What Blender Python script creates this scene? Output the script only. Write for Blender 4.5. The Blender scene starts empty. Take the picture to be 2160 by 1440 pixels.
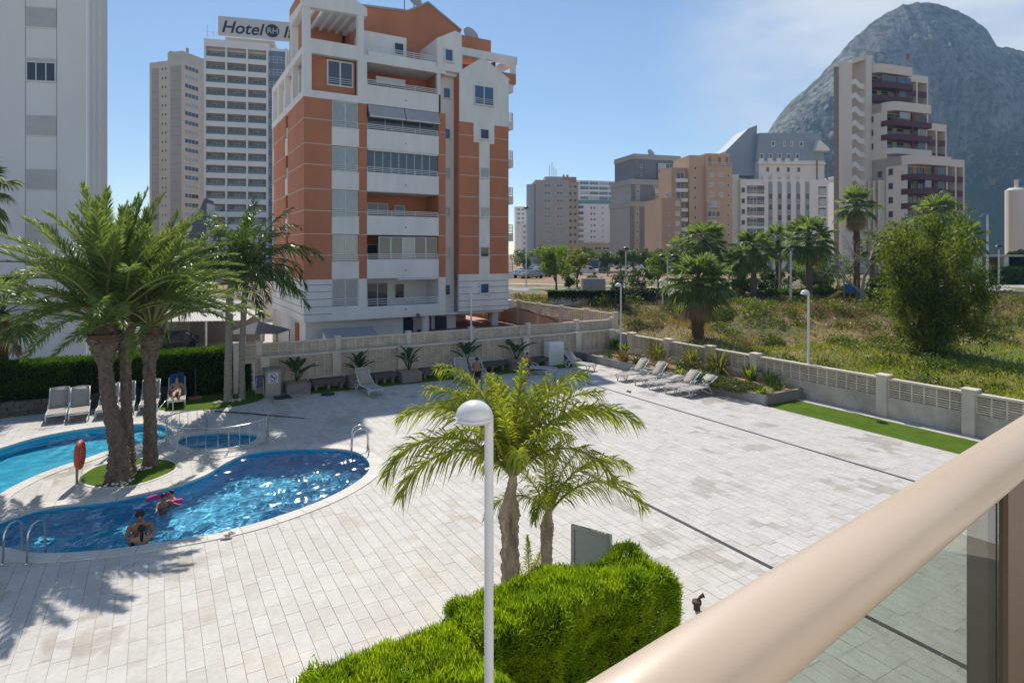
import bpy, bmesh, math, random
from mathutils import Vector, Matrix, noise as mnoise
R = math.radians
random.seed(7)
scene = bpy.context.scene
# ------------------------------------------------------------------ camera
# World axes follow the paving: x runs along the back wall, y away from the balcony.
HEAD = R(30.2)                       # heading of the camera away from +y
EYE = 6.4
FPX, CXP, HYP = 1292.0, 1080.0, 535.0
cam = bpy.data.cameras.new('camera')
cam.sensor_width = 36
cam.lens = FPX / 2160 * 36
cam.shift_y = -(720 - HYP) / 2160
cam.clip_start = 0.05
cam.clip_end = 9000
camo = bpy.data.objects.new('camera', cam)
camo.location = (0, 0, EYE)
camo.rotation_euler = (R(90), 0, -HEAD)
scene.collection.objects.link(camo)
scene.camera = camo
# ------------------------------------------------------------------ light
SUN_AZ, SUN_EL = R(16.5), R(48)
world = bpy.data.worlds.new('World')
scene.world = world
world.use_nodes = True
nt = world.node_tree
nt.nodes.clear()
def N(t, typ, **kw):
    n = t.nodes.new(typ)
    for k, v in kw.items():
        setattr(n, k, v)
    return n
wo = N(nt, 'ShaderNodeOutputWorld')
bg = N(nt, 'ShaderNodeBackground')
bg.inputs['Strength'].default_value = 0.083
sky = N(nt, 'ShaderNodeTexSky', sky_type='NISHITA', sun_disc=False, sun_elevation=SUN_EL, sun_rotation=SUN_AZ)
sky.air_density = 1.0; sky.dust_density = 0.0; sky.ozone_density = 3.0; sky.altitude = 0
tc = N(nt, 'ShaderNodeTexCoord')
mp = N(nt, 'ShaderNodeMapping'); mp.inputs['Scale'].default_value = (1.6, 1.6, 5.0)
mp.inputs['Location'].default_value = (0.35, 0.1, 0.4)
cn = N(nt, 'ShaderNodeTexNoise'); cn.inputs['Scale'].default_value = 1.5; cn.inputs['Detail'].default_value = 8; cn.inputs['Roughness'].default_value = 0.55
cr = N(nt, 'ShaderNodeMapRange', interpolation_type='SMOOTHSTEP')
cr.inputs[1].default_value = 0.26; cr.inputs[2].default_value = 0.56
dotn = N(nt, 'ShaderNodeVectorMath', operation='DOT_PRODUCT')
_a = HEAD + math.atan2(880, FPX); _e = math.atan2(470, math.hypot(FPX, 880))
dotn.inputs[1].default_value = (math.sin(_a) * math.cos(_e), math.cos(_a) * math.cos(_e), math.sin(_e))
dr = N(nt, 'ShaderNodeMapRange', interpolation_type='SMOOTHSTEP')
dr.inputs[1].default_value = 0.93; dr.inputs[2].default_value = 0.997; dr.inputs[3].default_value = 0.05; dr.inputs[4].default_value = 1.0
ad = N(nt, 'ShaderNodeMath', operation='MULTIPLY'); 
ad2 = N(nt, 'ShaderNodeMath', operation='MULTIPLY'); ad2.inputs[1].default_value = 0.85; ad2.use_clamp = True
mx = N(nt, 'ShaderNodeMix', data_type='RGBA')
mx.inputs['B'].default_value = (7.2, 7.4, 7.7, 1)
L = nt.links.new
L(tc.outputs['Generated'], mp.inputs['Vector']); L(mp.outputs[0], cn.inputs['Vector'])
L(cn.outputs[0], cr.inputs[0]); L(tc.outputs['Generated'], dotn.inputs[0]); L(dotn.outputs['Value'], dr.inputs[0])
L(cr.outputs[0], ad.inputs[0]); L(dr.outputs[0], ad.inputs[1]); L(ad.outputs[0], ad2.inputs[0])
L(sky.outputs[0], mx.inputs['A']); L(ad2.outputs[0], mx.inputs['Factor'])
L(mx.outputs['Result'], bg.inputs['Color']); L(bg.outputs[0], wo.inputs['Surface'])
sl = bpy.data.lights.new('sun', 'SUN')
sl.energy = 3.7; sl.angle = R(0.53); sl.color = (1.0, 0.935, 0.845)
sl.cycles.is_caustics_light = True
so = bpy.data.objects.new('sun', sl)
sd = Vector((math.sin(SUN_AZ) * math.cos(SUN_EL), math.cos(SUN_AZ) * math.cos(SUN_EL), math.sin(SUN_EL)))
so.rotation_euler = sd.to_track_quat('Z', 'Y').to_euler()
so.location = sd * 60
scene.collection.objects.link(so)
vs = scene.view_settings
vs.view_transform = 'Standard'; vs.look = 'None'; vs.exposure = 0.5; vs.gamma = 1.0; vs.use_curve_mapping = False
scene.render.engine = 'CYCLES'
cy = scene.cycles
cy.max_bounces = 8; cy.diffuse_bounces = 4; cy.glossy_bounces = 3; cy.transmission_bounces = 4; cy.transparent_max_bounces = 10; cy.volume_bounces = 0
cy.caustics_reflective = False; cy.caustics_refractive = True
cy.sample_clamp_indirect = 6.0
cy.use_denoising = True

# ------------------------------------------------------------------ where a photo point lies in the place
_c, _s = math.cos(HEAD), math.sin(HEAD)
def from_cam(X, D, z):                # X to the right, D ahead of the camera
    return Vector((X * _c + D * _s, -X * _s + D * _c, z))
def at(px, py, z=0.0):                # point on the level z
    D = FPX * (EYE - z) / (py - HYP)
    return from_cam((px - CXP) / FPX * D, D, z)
def far(px, py, D):                   # point at distance D ahead
    return from_cam((px - CXP) / FPX * D, D, EYE - (py - HYP) / FPX * D)
def depth(p): return p[0] * _s + p[1] * _c
# ------------------------------------------------------------------ mesh helpers
COL = scene.collection
class MB:
    def __init__(s): s.v = []; s.f = []
    def add(s, vs, fs):
        o = len(s.v); s.v.extend(vs); s.f.extend([tuple(i + o for i in f) for f in fs]); return s
    def box(s, x0, y0, z0, x1, y1, z1):
        if x0 > x1: x0, x1 = x1, x0
        if y0 > y1: y0, y1 = y1, y0
        if z0 > z1: z0, z1 = z1, z0
        return s.add([(x0,y0,z0),(x1,y0,z0),(x1,y1,z0),(x0,y1,z0),(x0,y0,z1),(x1,y0,z1),(x1,y1,z1),(x0,y1,z1)],
                     [(0,3,2,1),(4,5,6,7),(0,1,5,4),(1,2,6,5),(2,3,7,6),(3,0,4,7)])
    def quad(s, a, b, c, d): return s.add([a, b, c, d], [(0,1,2,3)])
    def tri(s, a, b, c): return s.add([a, b, c], [(0,1,2)])
    def prism(s, poly, z0, z1):        # poly counter-clockwise in plan
        n = len(poly)
        return s.add([(x,y,z0) for x,y in poly] + [(x,y,z1) for x,y in poly],
              [tuple(range(n-1,-1,-1)), tuple(range(n,2*n))] + [(i,(i+1)%n,n+(i+1)%n,n+i) for i in range(n)])
    def prism_y(s, poly, y0, y1):      # poly in (x,z), extruded in y
        n = len(poly)
        return s.add([(x,y0,z) for x,z in poly] + [(x,y1,z) for x,z in poly],
              [tuple(range(n)), tuple(range(2*n-1,n-1,-1))] + [((i+1)%n,i,n+i,n+(i+1)%n) for i in range(n)])
    def prism_x(s, poly, x0, x1):      # poly in (y,z), extruded in x
        n = len(poly)
        return s.add([(x0,y,z) for y,z in poly] + [(x1,y,z) for y,z in poly],
              [tuple(range(n-1,-1,-1)), tuple(range(n,2*n))] + [(i,(i+1)%n,n+(i+1)%n,n+i) for i in range(n)])
    def tube(s, pts, rad, n=8, caps=True):
        pts = [Vector(p) for p in pts]
        if not hasattr(rad, '__len__'): rad = [rad] * len(pts)
        base = len(s.v); prev = None
        for i, p in enumerate(pts):
            t = (pts[min(i+1, len(pts)-1)] - pts[max(i-1, 0)])
            if t.length < 1e-9: t = Vector((0,0,1))
            t.normalize()
            if prev is None:
                a = Vector((0,0,1)) if abs(t.z) < 0.9 else Vector((1,0,0))
                u = t.cross(a).normalized()
            else:
                u = (prev - t * prev.dot(t))
                u = u.normalized() if u.length > 1e-6 else t.orthogonal().normalized()
            prev = u; w = t.cross(u)
            for k in range(n):
                an = 2 * math.pi * k / n
                s.v.append(tuple(p + (u * math.cos(an) + w * math.sin(an)) * rad[i]))
        for i in range(len(pts)-1):
            for k in range(n):
                a = base + i*n + k; b = base + i*n + (k+1) % n
                s.f.append((a, b, b+n, a+n))
        if caps:
            s.f.append(tuple(base + k for k in range(n-1,-1,-1)))
            s.f.append(tuple(base + (len(pts)-1)*n + k for k in range(n)))
        return s
    def lathe(s, prof, n=16, c=(0,0,0)):
        base = len(s.v)
        for r, z in prof:
            for k in range(n):
                a = 2*math.pi*k/n
                s.v.append((c[0]+r*math.cos(a), c[1]+r*math.sin(a), c[2]+z))
        for i in range(len(prof)-1):
            for k in range(n):
                a = base+i*n+k; b = base+i*n+(k+1)%n
                s.f.append((a, b, b+n, a+n))
        s.f.append(tuple(base+k for k in range(n-1,-1,-1)))
        s.f.append(tuple(base+(len(prof)-1)*n+k for k in range(n)))
        return s
    def ball(s, c, rx, ry, rz, n=12, m=8):
        return s.add([(c[0]+rx*math.sin(math.pi*i/m)*math.cos(2*math.pi*k/n), c[1]+ry*math.sin(math.pi*i/m)*math.sin(2*math.pi*k/n), c[2]-rz*math.cos(math.pi*i/m))
                      for i in range(m+1) for k in range(n)],
                     [(i*n+k, i*n+(k+1)%n, (i+1)*n+(k+1)%n, (i+1)*n+k) for i in range(m) for k in range(n)])
    def xf(s, M, start=0):
        for i in range(start, len(s.v)): s.v[i] = tuple(M @ Vector(s.v[i]))
        return s
    def mesh(s, name, smooth=False):
        m = bpy.data.meshes.new(name)
        m.from_pydata([tuple(v) for v in s.v], [], s.f)
        if smooth: m.polygons.foreach_set('use_smooth', [True] * len(m.polygons))
        m.update()
        return m
def add(name, src, mat, parent=None, loc=None, rot=None, scale=None, smooth=False, kind=None, label=None):
    me = src.mesh(name, smooth) if isinstance(src, MB) else src
    if mat is not None and not me.materials: me.materials.append(mat)
    o = bpy.data.objects.new(name, me)
    COL.objects.link(o)
    if parent is not None: o.parent = parent
    if loc is not None: o.location = loc
    if rot is not None: o.rotation_euler = rot
    if scale is not None: o.scale = scale if hasattr(scale, '__len__') else (scale,)*3
    if kind: o['kind'] = kind
    if label: o['label'] = label
    return o
def tag(o, label, cat, group=None, kind=None):
    o['label'] = label
    if cat: o['category'] = cat
    if group: o['group'] = group
    if kind: o['kind'] = kind
    return o
def thing(name, label, cat, loc=(0,0,0), rotz=0.0, group=None):
    o = bpy.data.objects.new(name, None)
    o.empty_display_size = 0.2
    COL.objects.link(o)
    o.location = loc; o.rotation_euler = (0, 0, rotz)
    return tag(o, label, cat, group)
def copy_tree(o, parent=None):
    c = o.copy(); COL.objects.link(c); c.parent = parent
    for ch in list(o.children): copy_tree(ch, c)
    return c
def bevel(o, w, seg=2):
    m = o.modifiers.new('bevel', 'BEVEL'); m.width = w; m.segments = seg; m.limit_method = 'ANGLE'
    return o
def smooth_closed(pts, n=6):           # Catmull-Rom through closed plan points
    out = []
    k = len(pts)
    for i in range(k):
        p0, p1, p2, p3 = (Vector(pts[(i+j-1) % k]) for j in range(4))
        for a in range(n):
            t = a / n
            out.append(tuple(0.5*((2*p1)+(p2-p0)*t+(2*p0-5*p1+4*p2-p3)*t*t+(3*p1-p0-3*p2+p3)*t**3)))
    return out
def inside(p, poly):
    x, y = p[0], p[1]; r = False; j = len(poly)-1
    for i in range(len(poly)):
        xi, yi = poly[i][0], poly[i][1]; xj, yj = poly[j][0], poly[j][1]
        if (yi > y) != (yj > y) and x < (xj-xi)*(y-yi)/(yj-yi)+xi: r = not r
        j = i
    return r
def area(poly): return 0.5*sum(poly[i-1][0]*poly[i][1]-poly[i][0]*poly[i-1][1] for i in range(len(poly)))
def offset(poly, d):                    # outward for counter-clockwise
    n = len(poly); out = []
    for i in range(n):
        a, b = Vector(poly[i-1]), Vector(poly[(i+1) % n])
        t = (b-a).normalized()
        out.append((poly[i][0]+t.y*d, poly[i][1]-t.x*d))
    return out
# ------------------------------------------------------------------ materials
MATS = {}
def mat(name, col, rough=0.6, var=0.0, scale=4.0, bump=0.0, bscale=30.0, metal=0.0, spec=0.4, detail=4, col2=None, world_tex=False, stretch=None, emit=None, coat=0.0):
    if name in MATS: return MATS[name]
    m = bpy.data.materials.new(name); m.use_nodes = True
    t = m.node_tree; b = t.nodes['Principled BSDF']
    b.inputs['Base Color'].default_value = (*col, 1)
    b.inputs['Roughness'].default_value = rough
    b.inputs['Metallic'].default_value = metal
    b.inputs['Specular IOR Level'].default_value = spec
    if coat: b.inputs['Coat Weight'].default_value = coat
    if var or bump:
        if world_tex: src = N(t, 'ShaderNodeNewGeometry').outputs['Position']
        else: src = N(t, 'ShaderNodeTexCoord').outputs['Object']
        if stretch:
            q = N(t, 'ShaderNodeMapping'); q.inputs['Scale'].default_value = stretch
            t.links.new(src, q.inputs[0]); src = q.outputs[0]
    if var:
        n = N(t, 'ShaderNodeTexNoise'); n.inputs['Scale'].default_value = scale; n.inputs['Detail'].default_value = detail
        n.inputs['Roughness'].default_value = 0.62
        t.links.new(src, n.inputs['Vector'])
        r = N(t, 'ShaderNodeMapRange'); r.inputs[1].default_value = 0.3; r.inputs[2].default_value = 0.7
        t.links.new(n.outputs[0], r.inputs[0])
        x = N(t, 'ShaderNodeMix', data_type='RGBA')
        c2 = col2 or tuple(c*(1-var) for c in col)
        c1 = col if col2 else tuple(min(1, c*(1+var*0.5)) for c in col)
        x.inputs['A'].default_value = (*c2, 1); x.inputs['B'].default_value = (*c1, 1)
        t.links.new(r.outputs[0], x.inputs['Factor']); t.links.new(x.outputs['Result'], b.inputs['Base Color'])
    if bump:
        n2 = N(t, 'ShaderNodeTexNoise'); n2.inputs['Scale'].default_value = bscale; n2.inputs['Detail'].default_value = 3
        t.links.new(src, n2.inputs['Vector'])
        bp = N(t, 'ShaderNodeBump'); bp.inputs['Strength'].default_value = bump; bp.inputs['Distance'].default_value = 0.02
        t.links.new(n2.outputs[0], bp.inputs['Height']); t.links.new(bp.outputs[0], b.inputs['Normal'])
    MATS[name] = m
    return m
def leaf(name, col, col2, trans=0.4, scale=0.8, rough=0.45, tcol=None):
    if name in MATS: return MATS[name]
    m = bpy.data.materials.new(name); m.use_nodes = True
    t = m.node_tree; b = t.nodes['Principled BSDF']; o = t.nodes['Material Output']
    g = N(t, 'ShaderNodeNewGeometry'); oi = N(t, 'ShaderNodeObjectInfo')
    n = N(t, 'ShaderNodeTexNoise'); n.inputs['Scale'].default_value = scale; n.inputs['Detail'].default_value = 3
    t.links.new(g.outputs['Position'], n.inputs['Vector'])
    ri = N(t, 'ShaderNodeMath', operation='MULTIPLY_ADD'); ri.inputs[1].default_value = 0.45; ri.inputs[2].default_value = -0.22
    t.links.new(g.outputs['Random Per Island'], ri.inputs[0])
    sm = N(t, 'ShaderNodeMath', operation='ADD'); t.links.new(n.outputs[0], sm.inputs[0]); t.links.new(ri.outputs[0], sm.inputs[1])
    r = N(t, 'ShaderNodeMapRange'); r.inputs[1].default_value = 0.28; r.inputs[2].default_value = 0.74
    t.links.new(sm.outputs[0], r.inputs[0])
    x = N(t, 'ShaderNodeMix', data_type='RGBA'); x.inputs['A'].default_value = (*col2, 1); x.inputs['B'].default_value = (*col, 1)
    t.links.new(r.outputs[0], x.inputs['Factor']); t.links.new(x.outputs['Result'], b.inputs['Base Color'])
    b.inputs['Roughness'].default_value = rough; b.inputs['Specular IOR Level'].default_value = 0.22
    tr = N(t, 'ShaderNodeBsdfTranslucent')
    if tcol: tr.inputs[0].default_value = (*tcol, 1)
    else:
        y = N(t, 'ShaderNodeMix', data_type='RGBA', blend_type='MULTIPLY'); y.inputs['Factor'].default_value = 1
        y.inputs['B'].default_value = (2.3, 2.2, 1.0, 1)
        t.links.new(x.outputs['Result'], y.inputs['A']); t.links.new(y.outputs['Result'], tr.inputs[0])
    ms = N(t, 'ShaderNodeMixShader'); ms.inputs[0].default_value = trans
    t.links.new(b.outputs[0], ms.inputs[1]); t.links.new(tr.outputs[0], ms.inputs[2]); t.links.new(ms.outputs[0], o.inputs['Surface'])
    MATS[name] = m
    return m
def glass_mat(name, tint, alpha, rough=0.02):
    # a thin pane: part of the light goes straight through, part is reflected
    m = bpy.data.materials.new(name); m.use_nodes = True
    t = m.node_tree; t.nodes.remove(t.nodes['Principled BSDF']); o = t.nodes['Material Output']
    a = N(t, 'ShaderNodeBsdfTransparent'); a.inputs[0].default_value = (*tint, 1)
    g = N(t, 'ShaderNodeBsdfGlossy'); g.inputs['Roughness'].default_value = rough
    f = N(t, 'ShaderNodeLayerWeight'); f.inputs[0].default_value = 0.5
    pw = N(t, 'ShaderNodeMath', operation='POWER'); pw.inputs[1].default_value = 3.5; t.links.new(f.outputs['Facing'], pw.inputs[0])
    ad = N(t, 'ShaderNodeMath', operation='MULTIPLY_ADD'); ad.inputs[1].default_value = 0.5; ad.inputs[2].default_value = alpha; ad.use_clamp = True
    t.links.new(pw.outputs[0], ad.inputs[0])
    ms = N(t, 'ShaderNodeMixShader'); t.links.new(ad.outputs[0], ms.inputs[0]); t.links.new(a.outputs[0], ms.inputs[1]); t.links.new(g.outputs[0], ms.inputs[2])
    t.links.new(ms.outputs[0], o.inputs['Surface'])
    MATS[name] = m
    return m
WHITE = mat('white_render', (0.84, 0.82, 0.78), 0.8, 0.10, 0.5, 0.08, 40, stretch=(1, 1, 0.35))
ORANGE = mat('orange_render', (0.55, 0.215, 0.115), 0.8, 0.16, 0.4, 0.08, 40, stretch=(1, 1, 0.5))
PALELINE = mat('pale_joint', (0.62, 0.55, 0.48), 0.8)
DARKGAP = mat('dark_joint', (0.16, 0.16, 0.16), 0.9)
FRAME = mat('white_window_frame', (0.72, 0.72, 0.72), 0.4)
RAILM = mat('white_painted_metal', (0.74, 0.74, 0.75), 0.35)
METAL = mat('brushed_steel', (0.62, 0.62, 0.62), 0.22, metal=1.0)
GLASSD = mat('dark_window_glass', (0.018, 0.028, 0.04), 0.04, spec=0.9)
GLASSM = mat('mid_window_glass', (0.07, 0.09, 0.11), 0.05, spec=0.9)
CURTSKY = mat('curtain_sky_glass', (0.40, 0.43, 0.42), 0.08, 0.45, 3.5, spec=1.0, stretch=(9, 9, 0.5))  # curtains behind glass; the pale base colour also holds reflected sky
GLASSB = mat('blue_window_glass', (0.045, 0.11, 0.21), 0.04, spec=1.0)
TERRA = mat('terracotta_tile', (0.42, 0.20, 0.13), 0.6, 0.15, 2)
CONC = mat('light_concrete', (0.42, 0.38, 0.33), 0.85, 0.2, 1.2, 0.15, 60, world_tex=True)
# ================================================================== the setting
def smst(a, b, x):
    t = max(0.0, min(1.0, (x-a)/(b-a))); return t*t*(3-2*t)
def land(x, y):                          # height of the vacant lot and the park beyond it
    D = x*_s + y*_c
    edge = 40 + 3.5*math.sin(x*0.11) - 5.5*smst(52, 62, x)
    z = 0.75 + 1.3*smst(edge, edge+9, D)
    b = mnoise.noise(Vector((x*0.22, y*0.22, 3.1)))*0.75 + mnoise.noise(Vector((x*0.7, y*0.7, 1.7)))*0.15
    k = smst(edge-6, edge+3, D)*(1-smst(edge+11, edge+16, D))
    return z + b*(0.15 + 0.95*k)
GROUND = mat('dusty_ground', (0.30, 0.26, 0.20), 0.95, 0.3, 0.2, world_tex=True)
gm = MB()
for x0_, y0_, x1_, y1_ in ((-4000,-600,-14,6000), (25,-600,4000,6000), (-14,-600,25,-4), (-14,31.4,25,6000)):
    gm.quad((x0_,y0_,-1.1), (x1_,y0_,-1.1), (x1_,y1_,-1.1), (x0_,y1_,-1.1))
tag(add('ground', gm, GROUND), 'flat dusty ground under the whole quarter', None, kind='structure')
# vacant lot + park terrain
def soil_mat():
    m = bpy.data.materials.new('weedy_soil'); m.use_nodes = True
    t = m.node_tree; b = t.nodes['Principled BSDF']; b.inputs['Roughness'].default_value = 0.95
    g = N(t, 'ShaderNodeNewGeometry')
    n1 = N(t, 'ShaderNodeTexNoise'); n1.inputs['Scale'].default_value = 0.16; n1.inputs['Detail'].default_value = 6
    n2 = N(t, 'ShaderNodeTexNoise'); n2.inputs['Scale'].default_value = 2.2; n2.inputs['Detail'].default_value = 5
    t.links.new(g.outputs['Position'], n1.inputs[0]); t.links.new(g.outputs['Position'], n2.inputs[0])
    r1 = N(t, 'ShaderNodeMapRange'); r1.inputs[1].default_value = 0.42; r1.inputs[2].default_value = 0.6
    t.links.new(n1.outputs[0], r1.inputs[0])
    x = N(t, 'ShaderNodeMix', data_type='RGBA'); x.inputs['A'].default_value = (0.25, 0.17, 0.10, 1); x.inputs['B'].default_value = (0.10, 0.13, 0.035, 1)
    t.links.new(r1.outputs[0], x.inputs['Factor'])
    y = N(t, 'ShaderNodeMix', data_type='RGBA', blend_type='MULTIPLY'); y.inputs['Factor'].default_value = 0.8
    t.links.new(x.outputs['Result'], y.inputs['A']); t.links.new(n2.outputs[0], y.inputs['B'])
    h = N(t, 'ShaderNodeMix', data_type='RGBA', blend_type='MULTIPLY'); h.inputs['Factor'].default_value = 1; h.inputs['B'].default_value = (1.7, 1.7, 1.7, 1)
    t.links.new(y.outputs['Result'], h.inputs['A']); t.links.new(h.outputs['Result'], b.inputs['Base Color'])
    bp = N(t, 'ShaderNodeBump'); bp.inputs['Strength'].default_value = 0.7; bp.inputs['Distance'].default_value = 0.2
    t.links.new(n2.outputs[0], bp.inputs['Height']); t.links.new(bp.outputs[0], b.inputs['Normal'])
    return m
SOIL = soil_mat()
tm = MB()
xs = [25.2 + i*0.8 for i in range(110)]; ys = [-2 + j*0.8 for j in range(96)]
for y in ys:
    for x in xs: tm.v.append((x, y, land(x, y)))
nx = len(xs)
for j in range(len(ys)-1):
    for i in range(nx-1): tm.f.append((j*nx+i, j*nx+i+1, (j+1)*nx+i+1, (j+1)*nx+i))
tag(add('vacant_lot', tm, SOIL, smooth=True), 'weedy vacant lot rising to the park behind the pool wall', None, kind='structure')
PLAT = 2.05
DRY = mat('dry_grass_field', (0.37, 0.22, 0.11), 0.95, 0.3, 0.5, 0.5, 3, world_tex=True, col2=(0.24, 0.16, 0.09))
PAV = mat('pale_path_paving', (0.50, 0.44, 0.38), 0.85, 0.15, 0.6, world_tex=True)
ASPH = mat('light_grey_asphalt', (0.30, 0.30, 0.30), 0.9, 0.2, 0.8, world_tex=True)  # even light grey road surface
pm = MB()
pm.box(-260, 74.0, -1.09, 25.2, 900, PLAT-0.002)
pm.box(25.2, 73.6, -1.09, 112.3, 900, PLAT-0.002)
pm.box(112.3, -200, -1.09, 900, 900, PLAT-0.002)
tag(add('park_ground', pm, DRY), 'dry ochre field and raised ground behind the lot', None, kind='structure')
def strip(name, pts, w, z, m, label, t=0.004):
    mb = MB(); pts = [Vector((p[0], p[1])) for p in pts]; l = []; r = []
    for i, p in enumerate(pts):
        d = (pts[min(i+1, len(pts)-1)] - pts[max(i-1, 0)]).normalized(); nrm = Vector((-d.y, d.x))
        l.append(p + nrm*w/2); r.append(p - nrm*w/2)
    for i in range(len(pts)-1):
        mb.quad((*r[i], z+t), (*r[i+1], z+t), (*l[i+1], z+t), (*l[i], z+t))
    return tag(add(name, mb, m), label, None, kind='structure')
def lvl(px, py, z=PLAT): p = at(px, py, z); return (p.x, p.y)
# street behind the neighbouring block, park path, plaza
strip('street', [lvl(560, 600), lvl(1020, 606), lvl(1180, 612), lvl(1420, 622)], 7.5, PLAT, ASPH, 'grey street passing behind the terracotta block')
strip('pavement', [lvl(560, 593.5), lvl(1040, 597), lvl(1200, 601), lvl(1420, 608)], 2.2, PLAT+0.01, PAV, 'pale pavement along the far side of the street')
parkp = MB()
for (a, b) in (((1440, 633), (1700, 640)), ):
    pass
strip('park_path', [(p.x, p.y) for p in (far(1400, 640, 60), far(1560, 640, 57), far(1760, 640, 55), far(1900, 640, 60), far(2000, 640, 70))], 3.0, 2.16, PAV, 'pale footpath of the park above the bank')
strip('plaza', [lvl(1990, 606), lvl(2110, 606), lvl(2400, 606)], 14.0, PLAT+0.012, PAV, 'pale pink plaza at the edge of the park')

# ------------------------------------------------------------------ pools: outlines in plan
def plan(pts, z=0.0): return [(at(x, y, z).x, at(x, y, z).y) for x, y in pts]
WATER_Z = -0.10
pool_a = smooth_closed(plan([(-95,1128),(-40,1148),(10,1157),(60,1167),(104,1169),(181,1165),(259,1157),(363,1142),(451,1126),(534,1107),(618,1080),(690,1052),(740,1026),(772,1003),(782,985),(776,969),(757,955),(729,948),(673,944),(618,944),(562,948),(520,956),(479,974),(437,999),(395,1016),(340,1031),(259,1049),(181,1060),(130,1065),(78,1074),(0,1098),(-60,1118)]))
pool_b = smooth_closed(plan([(-150,1010),(-60,962),(0,945),(67,925),(133,911),(200,901),(267,895.5),(322,893),(352,899),(366,910),(355,922),(322,933),(267,942),(229,951),(178,969),(133,983),(89,999),(44,1019),(0,1044),(-60,1085),(-140,1075)]))
pool_k = smooth_closed(plan([(372,934),(378,924),(400,917),(451,912),(500,911.5),(535,915),(545,922),(529,935),(500,943),(465,947),(420,948),(390,944)]))
island = smooth_closed(plan([(169,1011),(182,998),(205,985),(240,976),(280,970),(320,968),(352,972),(370,982),(358,996),(311,1015),(267,1025),(222,1027),(186,1022)]))
fix = lambda p: p if area(p) > 0 else p[::-1]
pool_a, pool_b, pool_k, island = map(fix, (pool_a, pool_b, pool_k, island))
lawn_b = smooth_closed([(0.2,28.9),(1.2,28.2),(2.6,28.0),(3.8,28.5),(4.2,29.4),(3.9,31.0),(2.0,31.3),(0.1,31.0),(-0.3,29.8)])
HOLES = [pool_a, pool_b, pool_k, island]
X0, X1, Y0, Y1 = -14.0, 25.0, -4.0, 31.4
# ------------------------------------------------------------------ paving slab + stone tiles
def sheet_with_holes(outer, holes, z):
    bm = bmesh.new(); edges = []
    for loop in [outer] + holes:
        vs = [bm.verts.new((p[0], p[1], z)) for p in loop]
        for i in range(len(vs)): edges.append(bm.edges.new((vs[i-1], vs[i])))
    bmesh.ops.triangle_fill(bm, use_beauty=True, use_dissolve=False, edges=edges)
    for f in bm.faces:
        if f.normal.z < 0: f.normal_flip()
    me = bpy.data.meshes.new('sheet'); bm.to_mesh(me); bm.free()
    return me
def tile_mat(name, c1, c2, stain):
    m = bpy.data.materials.new(name); m.use_nodes = True
    t = m.node_tree; b = t.nodes['Principled BSDF']
    b.inputs['Roughness'].default_value = 0.62; b.inputs['Specular IOR Level'].default_value = 0.3
    g = N(t, 'ShaderNodeNewGeometry'); at_ = N(t, 'ShaderNodeAttribute'); at_.attribute_name = 'tint'
    x = N(t, 'ShaderNodeMix', data_type='RGBA'); x.inputs['A'].default_value = (*c1, 1); x.inputs['B'].default_value = (*c2, 1)
    t.links.new(at_.outputs['Fac'], x.inputs['Factor'])
    n = N(t, 'ShaderNodeTexNoise'); n.inputs['Scale'].default_value = 0.55; n.inputs['Detail'].default_value = 7; n.inputs['Roughness'].default_value = 0.6
    t.links.new(g.outputs['Position'], n.inputs[0])
    # damp marks cling to single tiles: their edge shifts with each tile's own tint
    sh = N(t, 'ShaderNodeMath', operation='MULTIPLY_ADD'); sh.inputs[1].default_value = 0.10
    t.links.new(at_.outputs['Fac'], sh.inputs[0]); t.links.new(n.outputs[0], sh.inputs[2])
    r = N(t, 'ShaderNodeMapRange', interpolation_type='SMOOTHSTEP'); r.inputs[1].default_value = 0.60; r.inputs[2].default_value = 0.67; r.inputs[4].default_value = stain
    t.links.new(sh.outputs[0], r.inputs[0])
    y = N(t, 'ShaderNodeMix', data_type='RGBA', blend_type='MULTIPLY'); y.inputs['B'].default_value = (0.84, 0.80, 0.75, 1)
    t.links.new(r.outputs[0], y.inputs['Factor']); t.links.new(x.outputs['Result'], y.inputs['A'])
    n3 = N(t, 'ShaderNodeTexNoise'); n3.inputs['Scale'].default_value = 9; n3.inputs['Detail'].default_value = 5
    t.links.new(g.outputs['Position'], n3.inputs[0])
    r3 = N(t, 'ShaderNodeMapRange'); r3.inputs[1].default_value = 0.3; r3.inputs[2].default_value = 0.7; r3.inputs[3].default_value = 0.93; r3.inputs[4].default_value = 1.04
    t.links.new(n3.outputs[0], r3.inputs[0])
    n5 = N(t, 'ShaderNodeTexNoise'); n5.inputs['Scale'].default_value = 1.7; n5.inputs['Detail'].default_value = 8; n5.inputs['Roughness'].default_value = 0.7
    t.links.new(g.outputs['Position'], n5.inputs[0])
    r5 = N(t, 'ShaderNodeMapRange'); r5.inputs[1].default_value = 0.35; r5.inputs[2].default_value = 0.65; r5.inputs[3].default_value = 0.90; r5.inputs[4].default_value = 1.05
    t.links.new(n5.outputs[0], r5.inputs[0])
    mm = N(t, 'ShaderNodeMath', operation='MULTIPLY'); t.links.new(r3.outputs[0], mm.inputs[0]); t.links.new(r5.outputs[0], mm.inputs[1])
    w = N(t, 'ShaderNodeVectorMath', operation='SCALE'); t.links.new(y.outputs['Result'], w.inputs[0]); t.links.new(mm.outputs[0], w.inputs['Scale'])
    t.links.new(w.outputs[0], b.inputs['Base Color'])
    ro = N(t, 'ShaderNodeMapRange'); ro.inputs[3].default_value = 0.66; ro.inputs[4].default_value = 0.3
    t.links.new(r.outputs[0], ro.inputs[0]); t.links.new(ro.outputs[0], b.inputs['Roughness'])
    return m
TILE = tile_mat('pool_deck_stone', (0.605, 0.58, 0.54), (0.555, 0.525, 0.475), 0.85)
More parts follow.
